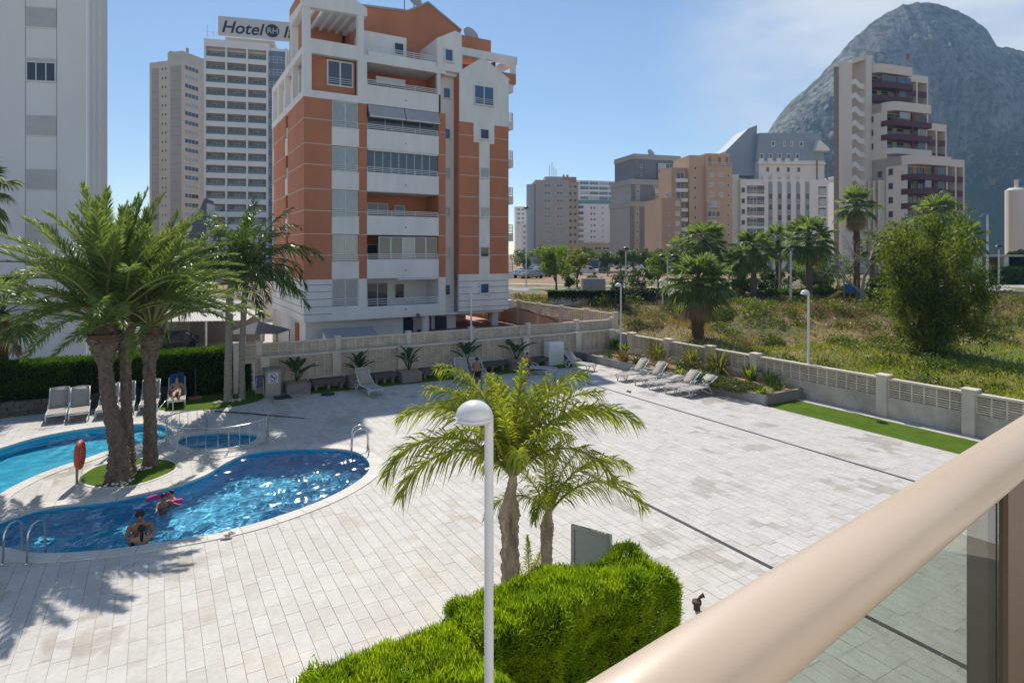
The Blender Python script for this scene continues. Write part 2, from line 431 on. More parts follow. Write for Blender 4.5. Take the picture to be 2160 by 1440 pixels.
JOINT = mat('sandy_joint', (0.46, 0.42, 0.36), 0.95)
deck = add('paving', sheet_with_holes([(X0,Y0),(X1,Y0),(X1,Y1),(X0,Y1)], HOLES, -0.012), JOINT)
tag(deck, 'pale stone paving of the pool terrace', None, kind='structure')
TW, TL, GAP = 0.262, 0.60, 0.007
def tint_attr(me, vals):
    a = me.attributes.new('tint', 'FLOAT', 'FACE'); a.data.foreach_set('value', vals)
tiles = []
rng = random.Random(3)
nxc = int((X1-X0)/TW)
for i in range(nxc):
    x = X0 + i*TW
    y = Y0 - rng.choice((0, TL/3, TL/2, TL*0.66))
    while y < Y1 - 0.05:
        yy = max(y, Y0); tiles.append((x, yy, x+TW-GAP, min(y+TL, Y1)-GAP)); y += TL
def blocked(x, y):
    return (x > 22.4 and y > 17.0)
boxes = [(min(p[0] for p in h), min(p[1] for p in h), max(p[0] for p in h), max(p[1] for p in h), h) for h in HOLES]
def in_hole(x, y, m=0.0):
    for a, b, c, d, h in boxes:
        if a-m < x < c+m and b-m < y < d+m and inside((x, y), h): return True
    return False
near = []; rest = MB(); rest_t = []
def tz(): return rng.uniform(-0.0015, 0.0015)
for (x0, y0, x1, y1) in tiles:
    cx, cyy = (x0+x1)/2, (y0+y1)/2
    if blocked(cx, cyy): continue
    cor = [in_hole(x0,y0,.1), in_hole(x1,y0,.1), in_hole(x1,y1,.1), in_hole(x0,y1,.1), in_hole(cx,cyy,.1), in_hole(x0,cyy,.1), in_hole(x1,cyy,.1)]
    if all(cor): continue
    tn = rng.random()**1.6
    if any(cor):
        nx_, ny_ = 5, 10; z = tz()
        for a in range(nx_):
            for b in range(ny_):
                xa, xb = x0+(x1-x0)*a/nx_, x0+(x1-x0)*(a+1)/nx_
                ya, yb = y0+(y1-y0)*b/ny_, y0+(y1-y0)*(b+1)/ny_
                if not (in_hole(xa,ya,.1) or in_hole(xb,yb,.1) or in_hole(xa,yb,.1) or in_hole(xb,ya,.1)):
                    rest.quad((xa,ya,z),(xb,ya,z),(xb,yb,z),(xa,yb,z)); rest_t.append(tn)
        continue
    D = cx*_s + cyy*_c; Xc = cx*_c - cyy*_s
    ok = False
    if D > 3:
        px = CXP + FPX*Xc/D; py = HYP + FPX*EYE/D
        ok = 0 < px < 1250 and 1165 < py < 1440 and not (px > 700 and py > 1440 - (px-700)*0.44)
    if ok: near.append((D, x0, y0, x1, y1, tn))
    else:
        z = tz(); rest.quad((x0,y0,z),(x1,y0,z),(x1,y1,z),(x0,y1,z)); rest_t.append(tn)
near.sort()
var_mesh = []
for k in range(10):
    mb = MB(); mb.box(0, 0, -0.011, TW-GAP, TL-GAP, 0)
    me = mb.mesh('tile'); me.materials.append(TILE); tint_attr(me, [(k/9)**1.6]*6); var_mesh.append(me)
for n_, (D, x0, y0, x1, y1, tn) in enumerate(near):
    if n_ < 298 and abs((y1-y0)-(TL-GAP)) < 1e-4:
        add('tile', var_mesh[rng.randrange(10)], None, deck, (x0, y0, tz()))
    else:
        z = tz(); rest.quad((x0,y0,z),(x1,y0,z),(x1,y1,z),(x0,y1,z)); rest_t.append(tn)
rm = rest.mesh('tiles'); tint_attr(rm, rest_t)
add('tile_field', rm, TILE, deck, kind='stuff')
# ------------------------------------------------------------------ pools
def pool_tile(name, c1, c2):
    m = bpy.data.materials.new(name); m.use_nodes = True
    t = m.node_tree; b = t.nodes['Principled BSDF']; b.inputs['Roughness'].default_value = 0.5
    g = N(t, 'ShaderNodeNewGeometry')
    v = N(t, 'ShaderNodeTexVoronoi', distance='CHEBYCHEV'); v.inputs['Scale'].default_value = 22; v.inputs['Randomness'].default_value = 0.15
    t.links.new(g.outputs['Position'], v.inputs['Vector'])
    s_ = N(t, 'ShaderNodeSeparateColor'); t.links.new(v.outputs['Color'], s_.inputs[0])
    x = N(t, 'ShaderNodeMix', data_type='RGBA'); x.inputs['A'].default_value = (*c1, 1); x.inputs['B'].default_value = (*c2, 1)
    t.links.new(s_.outputs[0], x.inputs['Factor']); t.links.new(x.outputs['Result'], b.inputs['Base Color'])
    return m
MOS_A = pool_tile('blue_mosaic', (0.012, 0.46, 0.80), (0.03, 0.58, 0.90))
MOS_B = pool_tile('turquoise_mosaic', (0.006, 0.58, 0.88), (0.014, 0.68, 0.94))
COPE = tile_mat('pool_coping_stone', (0.70, 0.67, 0.62), (0.64, 0.60, 0.55), 0.3)
def water_mat(name):
    m = bpy.data.materials.new(name); m.use_nodes = True
    t = m.node_tree; b = t.nodes['Principled BSDF']
    b.inputs['Base Color'].default_value = (0.90, 0.97, 1.0, 1); b.inputs['Roughness'].default_value = 0.0
    b.inputs['IOR'].default_value = 1.33; b.inputs['Transmission Weight'].default_value = 1.0
    # the finest ripples, too small for the mesh, scatter part of the mirrored sun
    gl = N(t, 'ShaderNodeBsdfGlossy'); gl.inputs['Roughness'].default_value = 0.17
    ms = N(t, 'ShaderNodeMixShader'); ms.inputs[0].default_value = 0.035
    t.links.new(b.outputs[0], ms.inputs[1]); t.links.new(gl.outputs[0], ms.inputs[2]); t.links.new(ms.outputs[0], t.nodes['Material Output'].inputs['Surface'])
    return m
WAT_A = water_mat('rippled_water')
WAT_B = water_mat('calm_water')
import numpy as np
def water_mesh(ol, step, slope, seed, lmin, lmax):
    rg_ = random.Random(seed); waves = []
    for k in range(22):
        lam = lmin*(lmax/lmin)**rg_.random(); a = rg_.uniform(0, 6.283)
        kk = 2*math.pi/lam; waves.append((kk*math.cos(a), kk*math.sin(a), rg_.uniform(0, 6.283), slope*math.sqrt(2/22)/kk))
    x0, x1 = min(p[0] for p in ol)-0.1, max(p[0] for p in ol)+0.1; y0, y1 = min(p[1] for p in ol)-0.1, max(p[1] for p in ol)+0.1
    nx_, ny_ = int((x1-x0)/step)+1, int((y1-y0)/step)+1
    gx, gy = np.meshgrid(x0+np.arange(nx_+1)*step, y0+np.arange(ny_+1)*step)
    big = offset(ol, 0.05)
    ins = np.zeros(gx.shape, bool); j = len(big)-1
    for i in range(len(big)):
        xi, yi = big[i]; xj, yj = big[j]
        if yi != yj: ins ^= ((yi > gy) != (yj > gy)) & (gx < (xj-xi)*(gy-yi)/(yj-yi)+xi)
        j = i
    gz = np.full(gx.shape, WATER_Z); mod = np.zeros(gx.shape)
    for k in range(4): mod += np.sin(gx*rg_.uniform(0.5, 1.3)*rg_.choice((-1, 1)) + gy*rg_.uniform(0.5, 1.3) + rg_.uniform(0, 6))
    mod = 0.45+0.55/(1+np.exp(-1.6*mod))*1.3
    for kx, ky, ph, am in waves: gz += am*np.sin(gx*kx+gy*ky+ph)*mod
    cell = ins[:-1, :-1] | ins[1:, :-1] | ins[:-1, 1:] | ins[1:, 1:]
    idx = np.arange(gx.size).reshape(gx.shape)
    q = np.stack([idx[:-1, :-1][cell], idx[:-1, 1:][cell], idx[1:, 1:][cell], idx[1:, :-1][cell]], 1)
    used = np.unique(q); rem = np.full(gx.size, -1); rem[used] = np.arange(len(used)); q = rem[q]
    co = np.stack([gx.ravel(), gy.ravel(), gz.ravel()], 1)[used]
    me = bpy.data.meshes.new('water'); n = len(q)
    me.vertices.add(len(co)); me.vertices.foreach_set('co', co.astype(np.float32).ravel())
    me.loops.add(n*4); me.loops.foreach_set('vertex_index', q.astype(np.int32).ravel())
    me.polygons.add(n); me.polygons.foreach_set('loop_start', np.arange(0, n*4, 4, dtype=np.int32))
    me.update(calc_edges=True); me.polygons.foreach_set('use_smooth', [True]*n)
    return me
def make_pool(name, label, outline, mos, wat, dep, rim=0.34, wave=(0.033, 0.17, 0.2, 0.9)):
    c = (sum(p[0] for p in outline)/len(outline), sum(p[1] for p in outline)/len(outline))
    root = thing(name, label, 'pool', (c[0], c[1], 0))
    ol = [(x-c[0], y-c[1]) for x, y in outline]; n = len(ol)
    mb = MB()
    low = offset(ol, -0.12)
    for i in range(n):
        j = (i+1) % n
        mb.quad((*ol[j], -0.03), (*ol[i], -0.03), (*low[i], -dep), (*low[j], -dep))
    mb.f.append(tuple(range(len(mb.v), len(mb.v)+n))); mb.v.extend([(x, y, -dep) for x, y in low])
    bo = add('basin', mb, mos, root); bo.cycles.is_caustics_receiver = True
    wo_ = add('water', water_mesh(ol, wave[0], wave[1], 5, wave[2], wave[3]), wat, root); wo_.cycles.is_caustics_caster = True
    # coping: one curved stone after another
    outer = offset(ol, rim); inner = offset(ol, -0.035)
    acc = 0; start = 0; step = 0.62
    def stone(i0, i1):
        s_ = MB(); ids = list(range(i0, i1+1))
        m_ = len(ids); k = 0.006
        P = [];
        for q, i in enumerate(ids):
            i %= n
            sh = 0.0
            P.append((inner[i], outer[i]))
        def pt(q, e, z):
            a = Vector(P[q][e])
            if q == 0: a = a + (Vector(P[1][e])-a).normalized()*k
            if q == m_-1: a = a + (Vector(P[q-1][e])-a).normalized()*k
            return (a.x, a.y, z)
        zt = 0.018 + rng.uniform(-0.001, 0.001)
        for q in range(m_-1):
            s_.quad(pt(q,0,zt), pt(q,1,zt), pt(q+1,1,zt), pt(q+1,0,zt))
            s_.quad(pt(q,0,-0.045), pt(q,0,zt), pt(q+1,0,zt), pt(q+1,0,-0.045))
            s_.quad(pt(q,1,zt), pt(q,1,-0.01), pt(q+1,1,-0.01), pt(q+1,1,zt))
        for q in (0, m_-1):
            s_.quad(pt(q,0,-0.045), pt(q,1,-0.01), pt(q,1,zt), pt(q,0,zt))
        me = s_.mesh('coping_stone'); tint_attr(me, [rng.random()]*len(me.polygons))
        add('coping_stone', me, COPE, root)
    i0 = 0
    for i in range(1, n+1):
        acc += (Vector(ol[i % n])-Vector(ol[(i-1) % n])).length
        if acc >= step or i == n:
            if i > i0: stone(i0, i)
            i0 = i; acc = 0
    return root
make_pool('swimming_pool', 'long curved blue swimming pool with bathers in front of the palm island', pool_a, MOS_A, WAT_A, 1.1)
pb = make_pool('swimming_pool', 'calm turquoise pool behind the palm island, partly off the picture', pool_b, MOS_B, WAT_B, 0.95, 0.34, (0.06, 0.07, 0.4, 1.5))
make_pool('paddling_pool', 'small oval paddling pool inside the curved metal railing', pool_k, MOS_A, WAT_B, 0.5, 0.3, (0.06, 0.05, 0.4, 1.2))
# steps at the shallow end of the turquoise pool
st = MB(); cb = pb.location
for k, (rr, z) in enumerate(((1.35, -0.5), (0.85, -0.28))):
    p0 = at(338, 910); p0 = (p0.x-cb.x, p0.y-cb.y)
    st.prism([(p0[0]+rr*math.cos(a*math.pi/9), p0[1]+rr*math.sin(a*math.pi/9)) for a in range(18)], -0.94+0.01*k, z)
add('steps', st, MOS_B, pb).cycles.is_caustics_receiver = True
# ------------------------------------------------------------------ artificial lawns
TURF = mat('artificial_turf', (0.11, 0.185, 0.02), 0.9, 0.35, 1.2, 0.6, 200, world_tex=True, col2=(0.075, 0.135, 0.015), spec=0.05)
def lawn(name, poly, z, label):
    me = sheet_with_holes(poly, [], z)
    return tag(add(name, me, TURF), label, None, kind='structure')
il = MB(); il.prism(offset(island, 0.01), -0.2, 0.02); tag(add('lawn', il, TURF), 'oval of artificial turf around the island palms', None, kind='structure')
rim_m = MB()
io = offset(island, 0.10); ii = offset(island, 0.0)
for i in range(len(island)):
    j = (i+1) % len(island)
    rim_m.quad((*ii[i], 0.014), (*io[i], 0.014), (*io[j], 0.014), (*ii[j], 0.014))
    rim_m.quad((*io[i], 0.014), (*io[i], -0.02), (*io[j], -0.02), (*io[j], 0.014))
tag(add('kerb', rim_m, COPE), 'stone edging around the palm island', None, kind='structure')
lawn('lawn', lawn_b, 0.008, 'shaded turf under the two slim palms by the hedge')
lawn('lawn', [(6.1,28.75),(21.8,28.1),(22.2,28.1),(22.3,30.2),(6.1,30.2)], 0.008, 'turf strip under the benches along the back wall')
lawn('lawn', [(22.2,3.0),(24.2,3.0),(24.2,16.95),(22.2,16.95)], 0.008, 'bright turf strip beside the side wall')
# ------------------------------------------------------------------ drains
DRAIN = mat('dark_slot_drain', (0.035, 0.035, 0.037), 0.6)
for x, y0, y1, lb in ((18.45, 3.0, 26.9, 'long dark drain slot nearer the sun beds and planter'), (10.85, 3.0, 19.6, 'long dark drain slot nearer the slim palm and hedge')):
    d = thing('drain_channel', lb, 'drain', (x, y0, 0))
    k = 0
    L_ = y1-y0; n = int(L_/1.0)
    gm_ = MB(); gm_.box(-0.055, 0, -0.01, 0.055, 0.985, 0.006); gme = gm_.mesh('grate'); gme.materials.append(DRAIN)
    for k in range(n): add('grate', gme, None, d, (0, k*1.0, 0))
d = thing('drain_grate', 'short slotted drain grate at the near edge of the paving', 'drain', at(612, 1437))
p1 = at(690, 1418) - at(612, 1437); ang = math.atan2(p1.y, p1.x); d.rotation_euler = (0, 0, ang)
gb = MB(); gb.box(0, -0.07, -0.005, p1.length, 0.07, 0.004); add('tray', gb, DRAIN, d)
gb = MB(); gb.box(0, -0.065, 0.005, 0.022, 0.065, 0.012); gme = gb.mesh('slat'); gme.materials.append(mat('galvanised', (0.35,0.35,0.35), 0.4, metal=0.8))
for k in range(int(p1.length/0.045)): add('slat', gme, None, d, (0.01+k*0.045, 0, 0))

# ------------------------------------------------------------------ boundary walls of pierced concrete blocks
BLOCKM = mat('beige_concrete_block', (0.74, 0.65, 0.53), 0.9, 0.22, 1.5, 0.2, 50, world_tex=True)
PILLM = mat('beige_pillar', (0.70, 0.62, 0.52), 0.9, 0.18, 1.0, 0.15, 40, world_tex=True)
def block_mesh(w, h, t=0.07, slots=5, cols=1, backing=True):
    b = MB(); fr = 0.022
    b.box(0, -t/2, 0, w, t/2, fr); b.box(0, -t/2, h-fr, w, t/2, h)
    b.box(0, -t/2, fr, fr, t/2, h-fr); b.box(w-fr, -t/2, fr, w, t/2, h-fr)
    if cols == 2: b.box(w/2-fr*0.7, -t/2, fr, w/2+fr*0.7, t/2, h-fr)
    n = slots
    for k in range(1, n):
        z = fr + (h-2*fr)*k/n
        b.box(fr, -t*0.46, z-0.016, w-fr, t*0.3, z+0.016)
    if backing: b.box(0.004, t*0.5+0.002, 0.004, w-0.004, t*0.5+0.012, h-0.004)
    me = b.mesh('lattice_block'); me.materials.append(BLOCKM)
    return me
back = thing('boundary_wall', 'two-tier pierced concrete block wall behind the benches', 'wall', (4.0, 30.15, 0))
BL, BH = 0.355, 0.36
blk = block_mesh(BL, BH, 0.11, 4)
pb_ = MB(); pb_.box(0, -0.11, -1.1, 20.9, 0.11, 0.5); add('plinth', pb_, PILLM, back)
pos_low = [0.35, 3.6, 6.9, 10.6, 14.4, 18.1, 20.7]
for p in pos_low:
    q = MB(); q.box(p-0.19, -0.2, 0, p+0.19, 0.2, 1.62); q.box(p-0.23, -0.24, 1.62, p+0.23, 0.24, 1.67); add('pillar', q, PILLM, back)
for a, b in zip(pos_low[:-1], pos_low[1:]):
    n = int((b-a-0.38)/BL); s0 = a+0.19+((b-a-0.38)-n*BL)/2
    for i in range(n):
        for j in range(3): add('lattice_block', blk, None, back, (s0+i*BL, 0, 0.5+j*BH))
    q = MB(); q.box(a+0.19, -0.13, 1.58, b-0.19, 0.13, 1.66); add('cap', q, PILLM, back)
up = thing('boundary_fence', 'upper screen of slatted beige blocks and posts above the back wall', 'fence', (3.2, 30.62, 0.88))
pos_up = [0.0, 0.95, 4.6, 8.3, 12.0, 15.7, 19.2, 22.0]
blk2 = block_mesh(0.365, 0.33, 0.09, 5)
for p in pos_up:
    q = MB(); q.box(p-0.12, -0.13, -2.1, p+0.12, 0.13, 1.42); q.box(p-0.15, -0.16, 1.42, p+0.15, 0.16, 1.46); add('post', q, PILLM, up)
for a, b in zip(pos_up[:-1], pos_up[1:]):
    n = max(1, int((b-a-0.24)/0.365)); w = (b-a-0.24)/n
    for i in range(n):
        for j in range(2): add('lattice_block', blk2, None, up, (a+0.12+i*w, 0, 0.62+j*0.33), scale=(w/0.365, 1, 1))
    q = MB(); q.box(a+0.12, -0.08, 0.45, b-0.12, 0.08, 0.62); add('base_beam', q, PILLM, up)
    q = MB(); q.box(a+0.12, -0.09, 1.28, b-0.12, 0.09, 1.34); add('cap', q, PILLM, up)
side = thing('boundary_wall', 'low pierced block wall between the turf strip and the weedy lot', 'wall', (25.0, 30.0, 0))
pos_s = [-0.1, -1.5, -4.6, -7.6, -10.4, -16.4, -19.4, -22.5, -25.5]
blk3 = block_mesh(0.40, 0.34, 0.12, 4)
for k, p in enumerate(pos_s):
    q = MB(); q.box(-0.2, p-0.2, -0.3, 0.2, p+0.2, 1.56); q.box(-0.24, p-0.24, 1.56, 0.24, p+0.24, 1.62); add('pillar', q, PILLM, side)
WALLD = mat('stained_wall_base', (0.60, 0.54, 0.46), 0.9, 0.4, 0.9, 0.2, 40, world_tex=True)
for a, b in zip(pos_s[:-1], pos_s[1:]):
    q = MB(); q.box(-0.1, b+0.2, -0.3, 0.1, a-0.2, 0.74); add('plinth', q, WALLD, side)
    q = MB(); q.box(-0.13, b+0.2, 1.42, 0.13, a-0.2, 1.5); add('cap', q, PILLM, side)
    nb_ = max(2, round((a-b-0.4)/0.43))
    for i in range(nb_):
        w = (a-b-0.4)/nb_
        for j in range(2): add('lattice_block', blk3, None, side, (0, b+0.2+w*(i+1), 0.74+j*0.34), rot=(0, 0, -math.pi/2), scale=(w/0.40, 1, 1))
# the neighbour's side wall, carrying on from ours
PEACH = mat('peach_render', (0.56, 0.36, 0.25), 0.85, 0.12, 0.5, world_tex=True)
ns = thing('boundary_fence', 'long peach wall topped with slatted blocks beside the neighbouring terrace', 'fence', (25.45, 30.6, 0))
q = MB(); q.box(-0.1, 0.15, -1.1, 0.1, 42, 1.72); add('wall', q, PEACH, ns)
blk4 = block_mesh(0.42, 0.37, 0.07, 3, 2, False)
for k in range(15):
    y = k*3.0; z0 = 1.72; 
    q = MB(); q.box(-0.12, y-0.12, -1.1, 0.12, y+0.12, 2.62); q.box(-0.15, y-0.15, 2.62, 0.15, y+0.15, 2.66); add('post', q, PILLM, ns)
    if k < 14:
        w = (3.0-0.24)/6
        for i in range(6):
            for j in range(2): add('lattice_block', blk4, None, ns, (0, y+0.12+w*i, z0+0.05+j*0.37), rot=(0, 0, math.pi/2), scale=(w/0.42, 1, 1))
        q = MB(); q.box(-0.09, y+0.12, 2.51, 0.09, y+2.88, 2.57); add('cap', q, PILLM, ns)
        q = MB(); q.box(-0.115, y+0.12, 1.722, 0.115, y+2.88, 1.768); add('base_beam', q, PILLM, ns)
# ================================================================== buildings
WM = {}
def winmesh(w, h, mull=2, rows=1, fr=0.06, sill=True):
    k = (round(w,2), round(h,2), mull, rows, fr, sill)
    if k not in WM:
        f = MB(); t = 0.07
        f.box(0, 0, 0, w, t, fr); f.box(0, 0, h-fr, w, t, h); f.box(0, 0, fr, fr, t, h-fr); f.box(w-fr, 0, fr, w, t, h-fr)
        for i in range(1, mull): f.box(w*i/mull-fr/2, 0.004, fr, w*i/mull+fr/2, t-0.004, h-fr)
        for j in range(1, rows): f.box(fr, 0.008, h*j/rows-fr/2, w-fr, t-0.008, h*j/rows+fr/2)
        if sill: f.box(-0.06, -0.07, -0.05, w+0.06, t, -0.002)
        p = MB(); p.box(fr*0.5, 0.03, fr*0.5, w-fr*0.5, 0.045, h-fr*0.5)
        WM[k] = (f.mesh('window'), p.mesh('pane'))
    return WM[k]
def window(parent, x, y, z, w, h, pane=None, mull=2, rows=1, frame=None, face='front', fr=0.06, name='window', sill=True):
    f, p = winmesh(w, h, mull, rows, fr, sill)
    frame = frame or FRAME; pane = pane or GLASSD
    rz = {'front': 0, 'left': -math.pi/2, 'right': math.pi/2}[face]
    def link(nm, me, m, par, loc, r):
        o = bpy.data.objects.new(nm, me); COL.objects.link(o)
        if not me.materials: me.materials.append(m)
        if me.materials[0] is not m:
            o.material_slots[0].link = 'OBJECT'; o.material_slots[0].material = m
        o.parent = par; o.location = loc; o.rotation_euler = (0, 0, r)
        return o
    fo = link(name, f, frame, parent, (x, y, z), rz)
    link('pane', p, pane, fo, (0, 0, 0), 0)
    return fo
def bx(name, m, parent, *b, lab=None):
    q = MB(); q.box(*b); return add(name, q, m, parent, label=lab)
def railing(parent, x0, x1, y, z0, h, n=3, step=1.9, axis='x', name='railing', r=0.022, m=None):
    q = MB()
    for k in range(n):
        z = z0 + h*(k+1)/n
        if axis == 'x': q.box(x0, y-r, z-r, x1, y+r, z+r)
        else: q.box(y-r, x0, z-r, y+r, x1, z+r)
    L_ = x1-x0; c = max(1, round(L_/step))
    for i in range(c+1):
        a = x0 + L_*i/c
        if axis == 'x': q.box(a-r*0.8, y-r*0.8, z0, a+r*0.8, y+r*0.8, z0+h-r)
        else: q.box(y-r*0.8, a-r*0.8, z0, y+r*0.8, a+r*0.8, z0+h-r)
    return add(name, q, m or RAILM, parent)
def building(name, label, px, D, cam_ang, z0=PLAT, group=None):
    p = from_cam((px-CXP)/FPX*D, D, z0)
    return thing(name, label, 'building', p, R(cam_ang) - HEAD, group)
# ------------------------------------------------------------------ the terracotta block next door
NB = thing('apartment_block', 'terracotta and white apartment block with gabled roof and long balconies', 'building', (8.42, 41.62, 0))
ZB = [1.88, 4.68, 7.72, 10.72, 13.68, 16.75, 19.72]
add('front_wall', MB().box(0, 0, 4.68, 1.82, 0.3, 16.75).box(3.62, 0, 4.68, 4.2, 0.3, 16.75).box(9.55, 0, 4.68, 10.12, 0.3, 16.75), ORANGE, NB)
add('side_wall', MB().box(0.0, 0.3, 4.68, 0.3, 5.6, 16.72).box(0, 6.5, 4.68, 0.3, 11.9, 16.72).box(0.25, 5.6, 4.68, 0.3, 6.5, 16.72), ORANGE, NB)
bx('right_wall', ORANGE, NB, 15.2, 0.3, 4.85, 15.49, 12.2, 19.6)
bx('rear_wall', WHITE, NB, 0, 12.2, -1.05, 15.49, 12.5, 20.1)
base = MB()
base.box(0, 0, 1.88, 1.82, 0.3, 4.68).box(3.62, 0, 1.88, 4.2, 0.3, 4.68).box(1.82, 0, 1.88, 3.62, 0.3, 2.86).box(4.2, 0.0, 1.88, 9.55, 0.16, 2.74).box(9.55, 0, 1.88, 10.12, 0.3, 4.68)
base.box(0, 0.3, 1.88, 0.3, 12.2, 4.68)
add('lower_wall', base, WHITE, NB)
jl = MB()
for z in (2.35, 2.85, 3.35, 3.85, 4.3):
    jl.box(-0.004, -0.004, z, 1.8, 0.0, z+0.035); jl.box(-0.004, 0.0, z, 0.0, 12.2, z+0.035)
    jl.box(11.226, -0.004, z, 15.47, 0.0, z+0.035)
add('wall_joint', jl, DARKGAP, NB)
pj = None
for z in (6.27, 7.68, 9.23, 10.67, 12.28, 13.66, 15.3):
    for a, b in ((-0.004, 1.82), (3.62, 4.2), (9.55, 10.12)): bx('pale_band', PALELINE, NB, a, -0.006, z, b, 0.0, z+0.05)
    for a, b in ((0.0, 5.6), (6.5, 11.9)): bx('pale_band', PALELINE, NB, -0.006, a, z, 0.0, b, z+0.05)
    for a, b in ((11.226, 12.9), (13.8, 15.47)): bx('pale_band', PALELINE, NB, a, -0.006, z, b, 0.0, z+0.05)
# slit windows on the side wall
for i in range(1, 5):
    z = ZB[i]
    bx('spandrel', WHITE, NB, -0.04, 5.62, z, 0.2, 6.48, z+1.25)
    q = MB()
    for k in range(7): q.box(0.02, 5.65, z+1.3+k*0.11, 0.1, 6.45, z+1.35+k*0.11)
    add('louvre', q, FRAME, NB)
    bx('spandrel', WHITE, NB, 0.0, 11.9, z, 0.3, 12.2, z+1.3)
# bay windows
panes = [CURTSKY, CURTSKY, CURTSKY, CURTSKY, CURTSKY]
for i in range(5):
    z = ZB[i]; zs = z+1.0 if i == 0 else z+1.22
    if i: bx('spandrel', WHITE, NB, 1.8, -0.05, z, 3.64, 0.28, z+1.17)
    if i: bx('sill', WHITE, NB, 1.78, -0.12, z+1.17, 3.68, 0.28, z+1.22)
    window(NB, 1.86, 0.1, zs+0.03, 1.74, ZB[i+1]-zs-0.06, panes[i], 2, sill=False)
    railing(NB, 1.86, 3.6, 0.06, zs+0.06, 0.42, 3, 1.7, name='window_rail', r=0.016)
    bx('curtain_wall', WHITE, NB, 1.82, 0.4, zs, 3.62, 0.5, ZB[i+1])
# balconies
BW = mat('balcony_white', (0.84, 0.825, 0.795), 0.75, 0.12, 0.8, stretch=(1, 1, 0.3))
DKFURN = mat('dark_rattan', (0.03, 0.03, 0.035), 0.8)
AWN = mat('grey_awning_cloth', (0.42, 0.43, 0.44), 0.9, 0.1, 2)
for i in range(6):
    z = ZB[i]; zt = ZB[i+1]
    if i:
        w = bx('parapet', BW, NB, 4.2, -0.06, z, 9.55, 0.14, z+1.33)
    bx('balcony_floor', BW, NB, 4.2, 0.14 if i else 0.16, z-0.02, 9.55, 2.6, z+0.18)
    bk = WHITE if i in (0, 4) else ORANGE
    bx('balcony_back', bk, NB, 4.2, 2.4, z+0.18, 9.55, 2.6, zt-0.02)
    bx('balcony_side', bk, NB, 4.1, 0.3, z+0.18, 4.2, 2.4, zt-0.02); bx('balcony_side', bk, NB, 9.55, 0.3, z+0.18, 9.65, 2.4, zt-0.02)
    railing(NB, 4.25, 9.5, 0.02, (z+1.33 if i else 2.74), 0.36 if i else 0.5, 3)
    window(NB, 4.9, 2.3, z+0.2, 1.6, 2.2, GLASSM, 2, sill=False, name='door'); window(NB, 7.0, 2.3, z+1.1, 0.8, 1.2, GLASSD, 1)
    q = MB(); q.lathe([(0.0, -0.02), (0.05, -0.02), (0.05, 0.02), (0.0, 0.02)], 8)
    q.xf(Matrix.Rotation(math.pi/2, 4, 'X')); add('overflow_pipe', q, DARKGAP, NB, (7.0, -0.07, z+0.55))
for i, n, m in ((3, 9, GLASSM), (1, 6, CURTSKY)):
    wd = 5.3/n
    for k in range(n):
        if i == 1 and k == 0: continue
        window(NB, 4.22+k*wd, 0.2, ZB[i]+1.3, wd, ZB[i+1]-ZB[i]-1.42, GLASSM if (k % 3 or i == 3) else CURTSKY, 1, sill=False, fr=0.02 if i == 3 else 0.05)
q = MB(); q.prism_x([(-0.02, 16.72), (0.16, 16.72), (-0.38, 15.85), (-0.46, 15.9)], 4.28, 6.86); add('awning', q, AWN, NB)
q = MB(); q.prism_x([(-0.02, 16.72), (0.16, 16.72), (-0.38, 15.85), (-0.46, 15.9)], 6.94, 9.5); add('awning', q, AWN, NB)
for a, b in ((4.28, 6.86), (6.94, 9.5)): bx('awning_bar', RAILM, NB, a, -0.5, 15.80, b, -0.40, 15.88)
for k in range(4): window(NB, 4.3+k*1.3, 0.25, 15.02, 1.3, 0.9, GLASSM, 1, sill=False, fr=0.02)
bx('awning_case', RAILM, NB, 6.4, -0.06, 4.55, 9.5, 0.15, 4.66)
bx('awning_case', RAILM, NB, 4.25, -0.04, 13.55, 9.5, 0.12, 13.67)
bx('air_conditioner', FRAME, NB, 5.2, 1.1, 18.6, 7.4, 1.4, 19.1)
# white frame of the top storey
tf = MB()
tf.box(-0.05, -0.05, 16.72, 3.56, 0.3, 17.2).box(-0.05, -0.05, 17.2, 0.48, 0.45, 19.64).box(3.56, -0.05, 16.72, 4.2, 0.3, 19.64)
tf.box(-0.05, -0.05, 19.64, 10.12, 0.35, 20.12).box(9.45, -0.05, 18.08, 9.7, 0.3, 19.64)
tf.box(-0.05, 0.3, 16.72, 0.3, 12.5, 17.2).box(-0.05, 0.35, 19.64, 0.3, 12.5, 20.12)
for y in (3.5, 6.4, 9.3, 11.9): tf.box(-0.05, y, 17.2, 0.3, y+0.5, 19.64)
add('top_frame', tf, BW, NB)
bx('top_wall', ORANGE, NB, 0.48, 0.55, 17.2, 3.56, 0.7, 19.64)
bx('top_side_wall', WHITE, NB, 1.3, 0.7, 17.2, 1.5, 12.2, 19.64)
bx('roof_slab', BW, NB, 0.3, 0.35, 19.7, 15.2, 12.2, 20.06)
bx('inner_core', WHITE, NB, 0.5, 2.9, 1.9, 15.0, 12.0, 19.6)
window(NB, 1.59, 0.45, 17.8, 1.8, 1.75, GLASSM, 2, sill=False, fr=0.1); railing(NB, 1.65, 3.35, 0.40, 17.9, 0.42, 3, 1.7, name='window_rail', r=0.016)
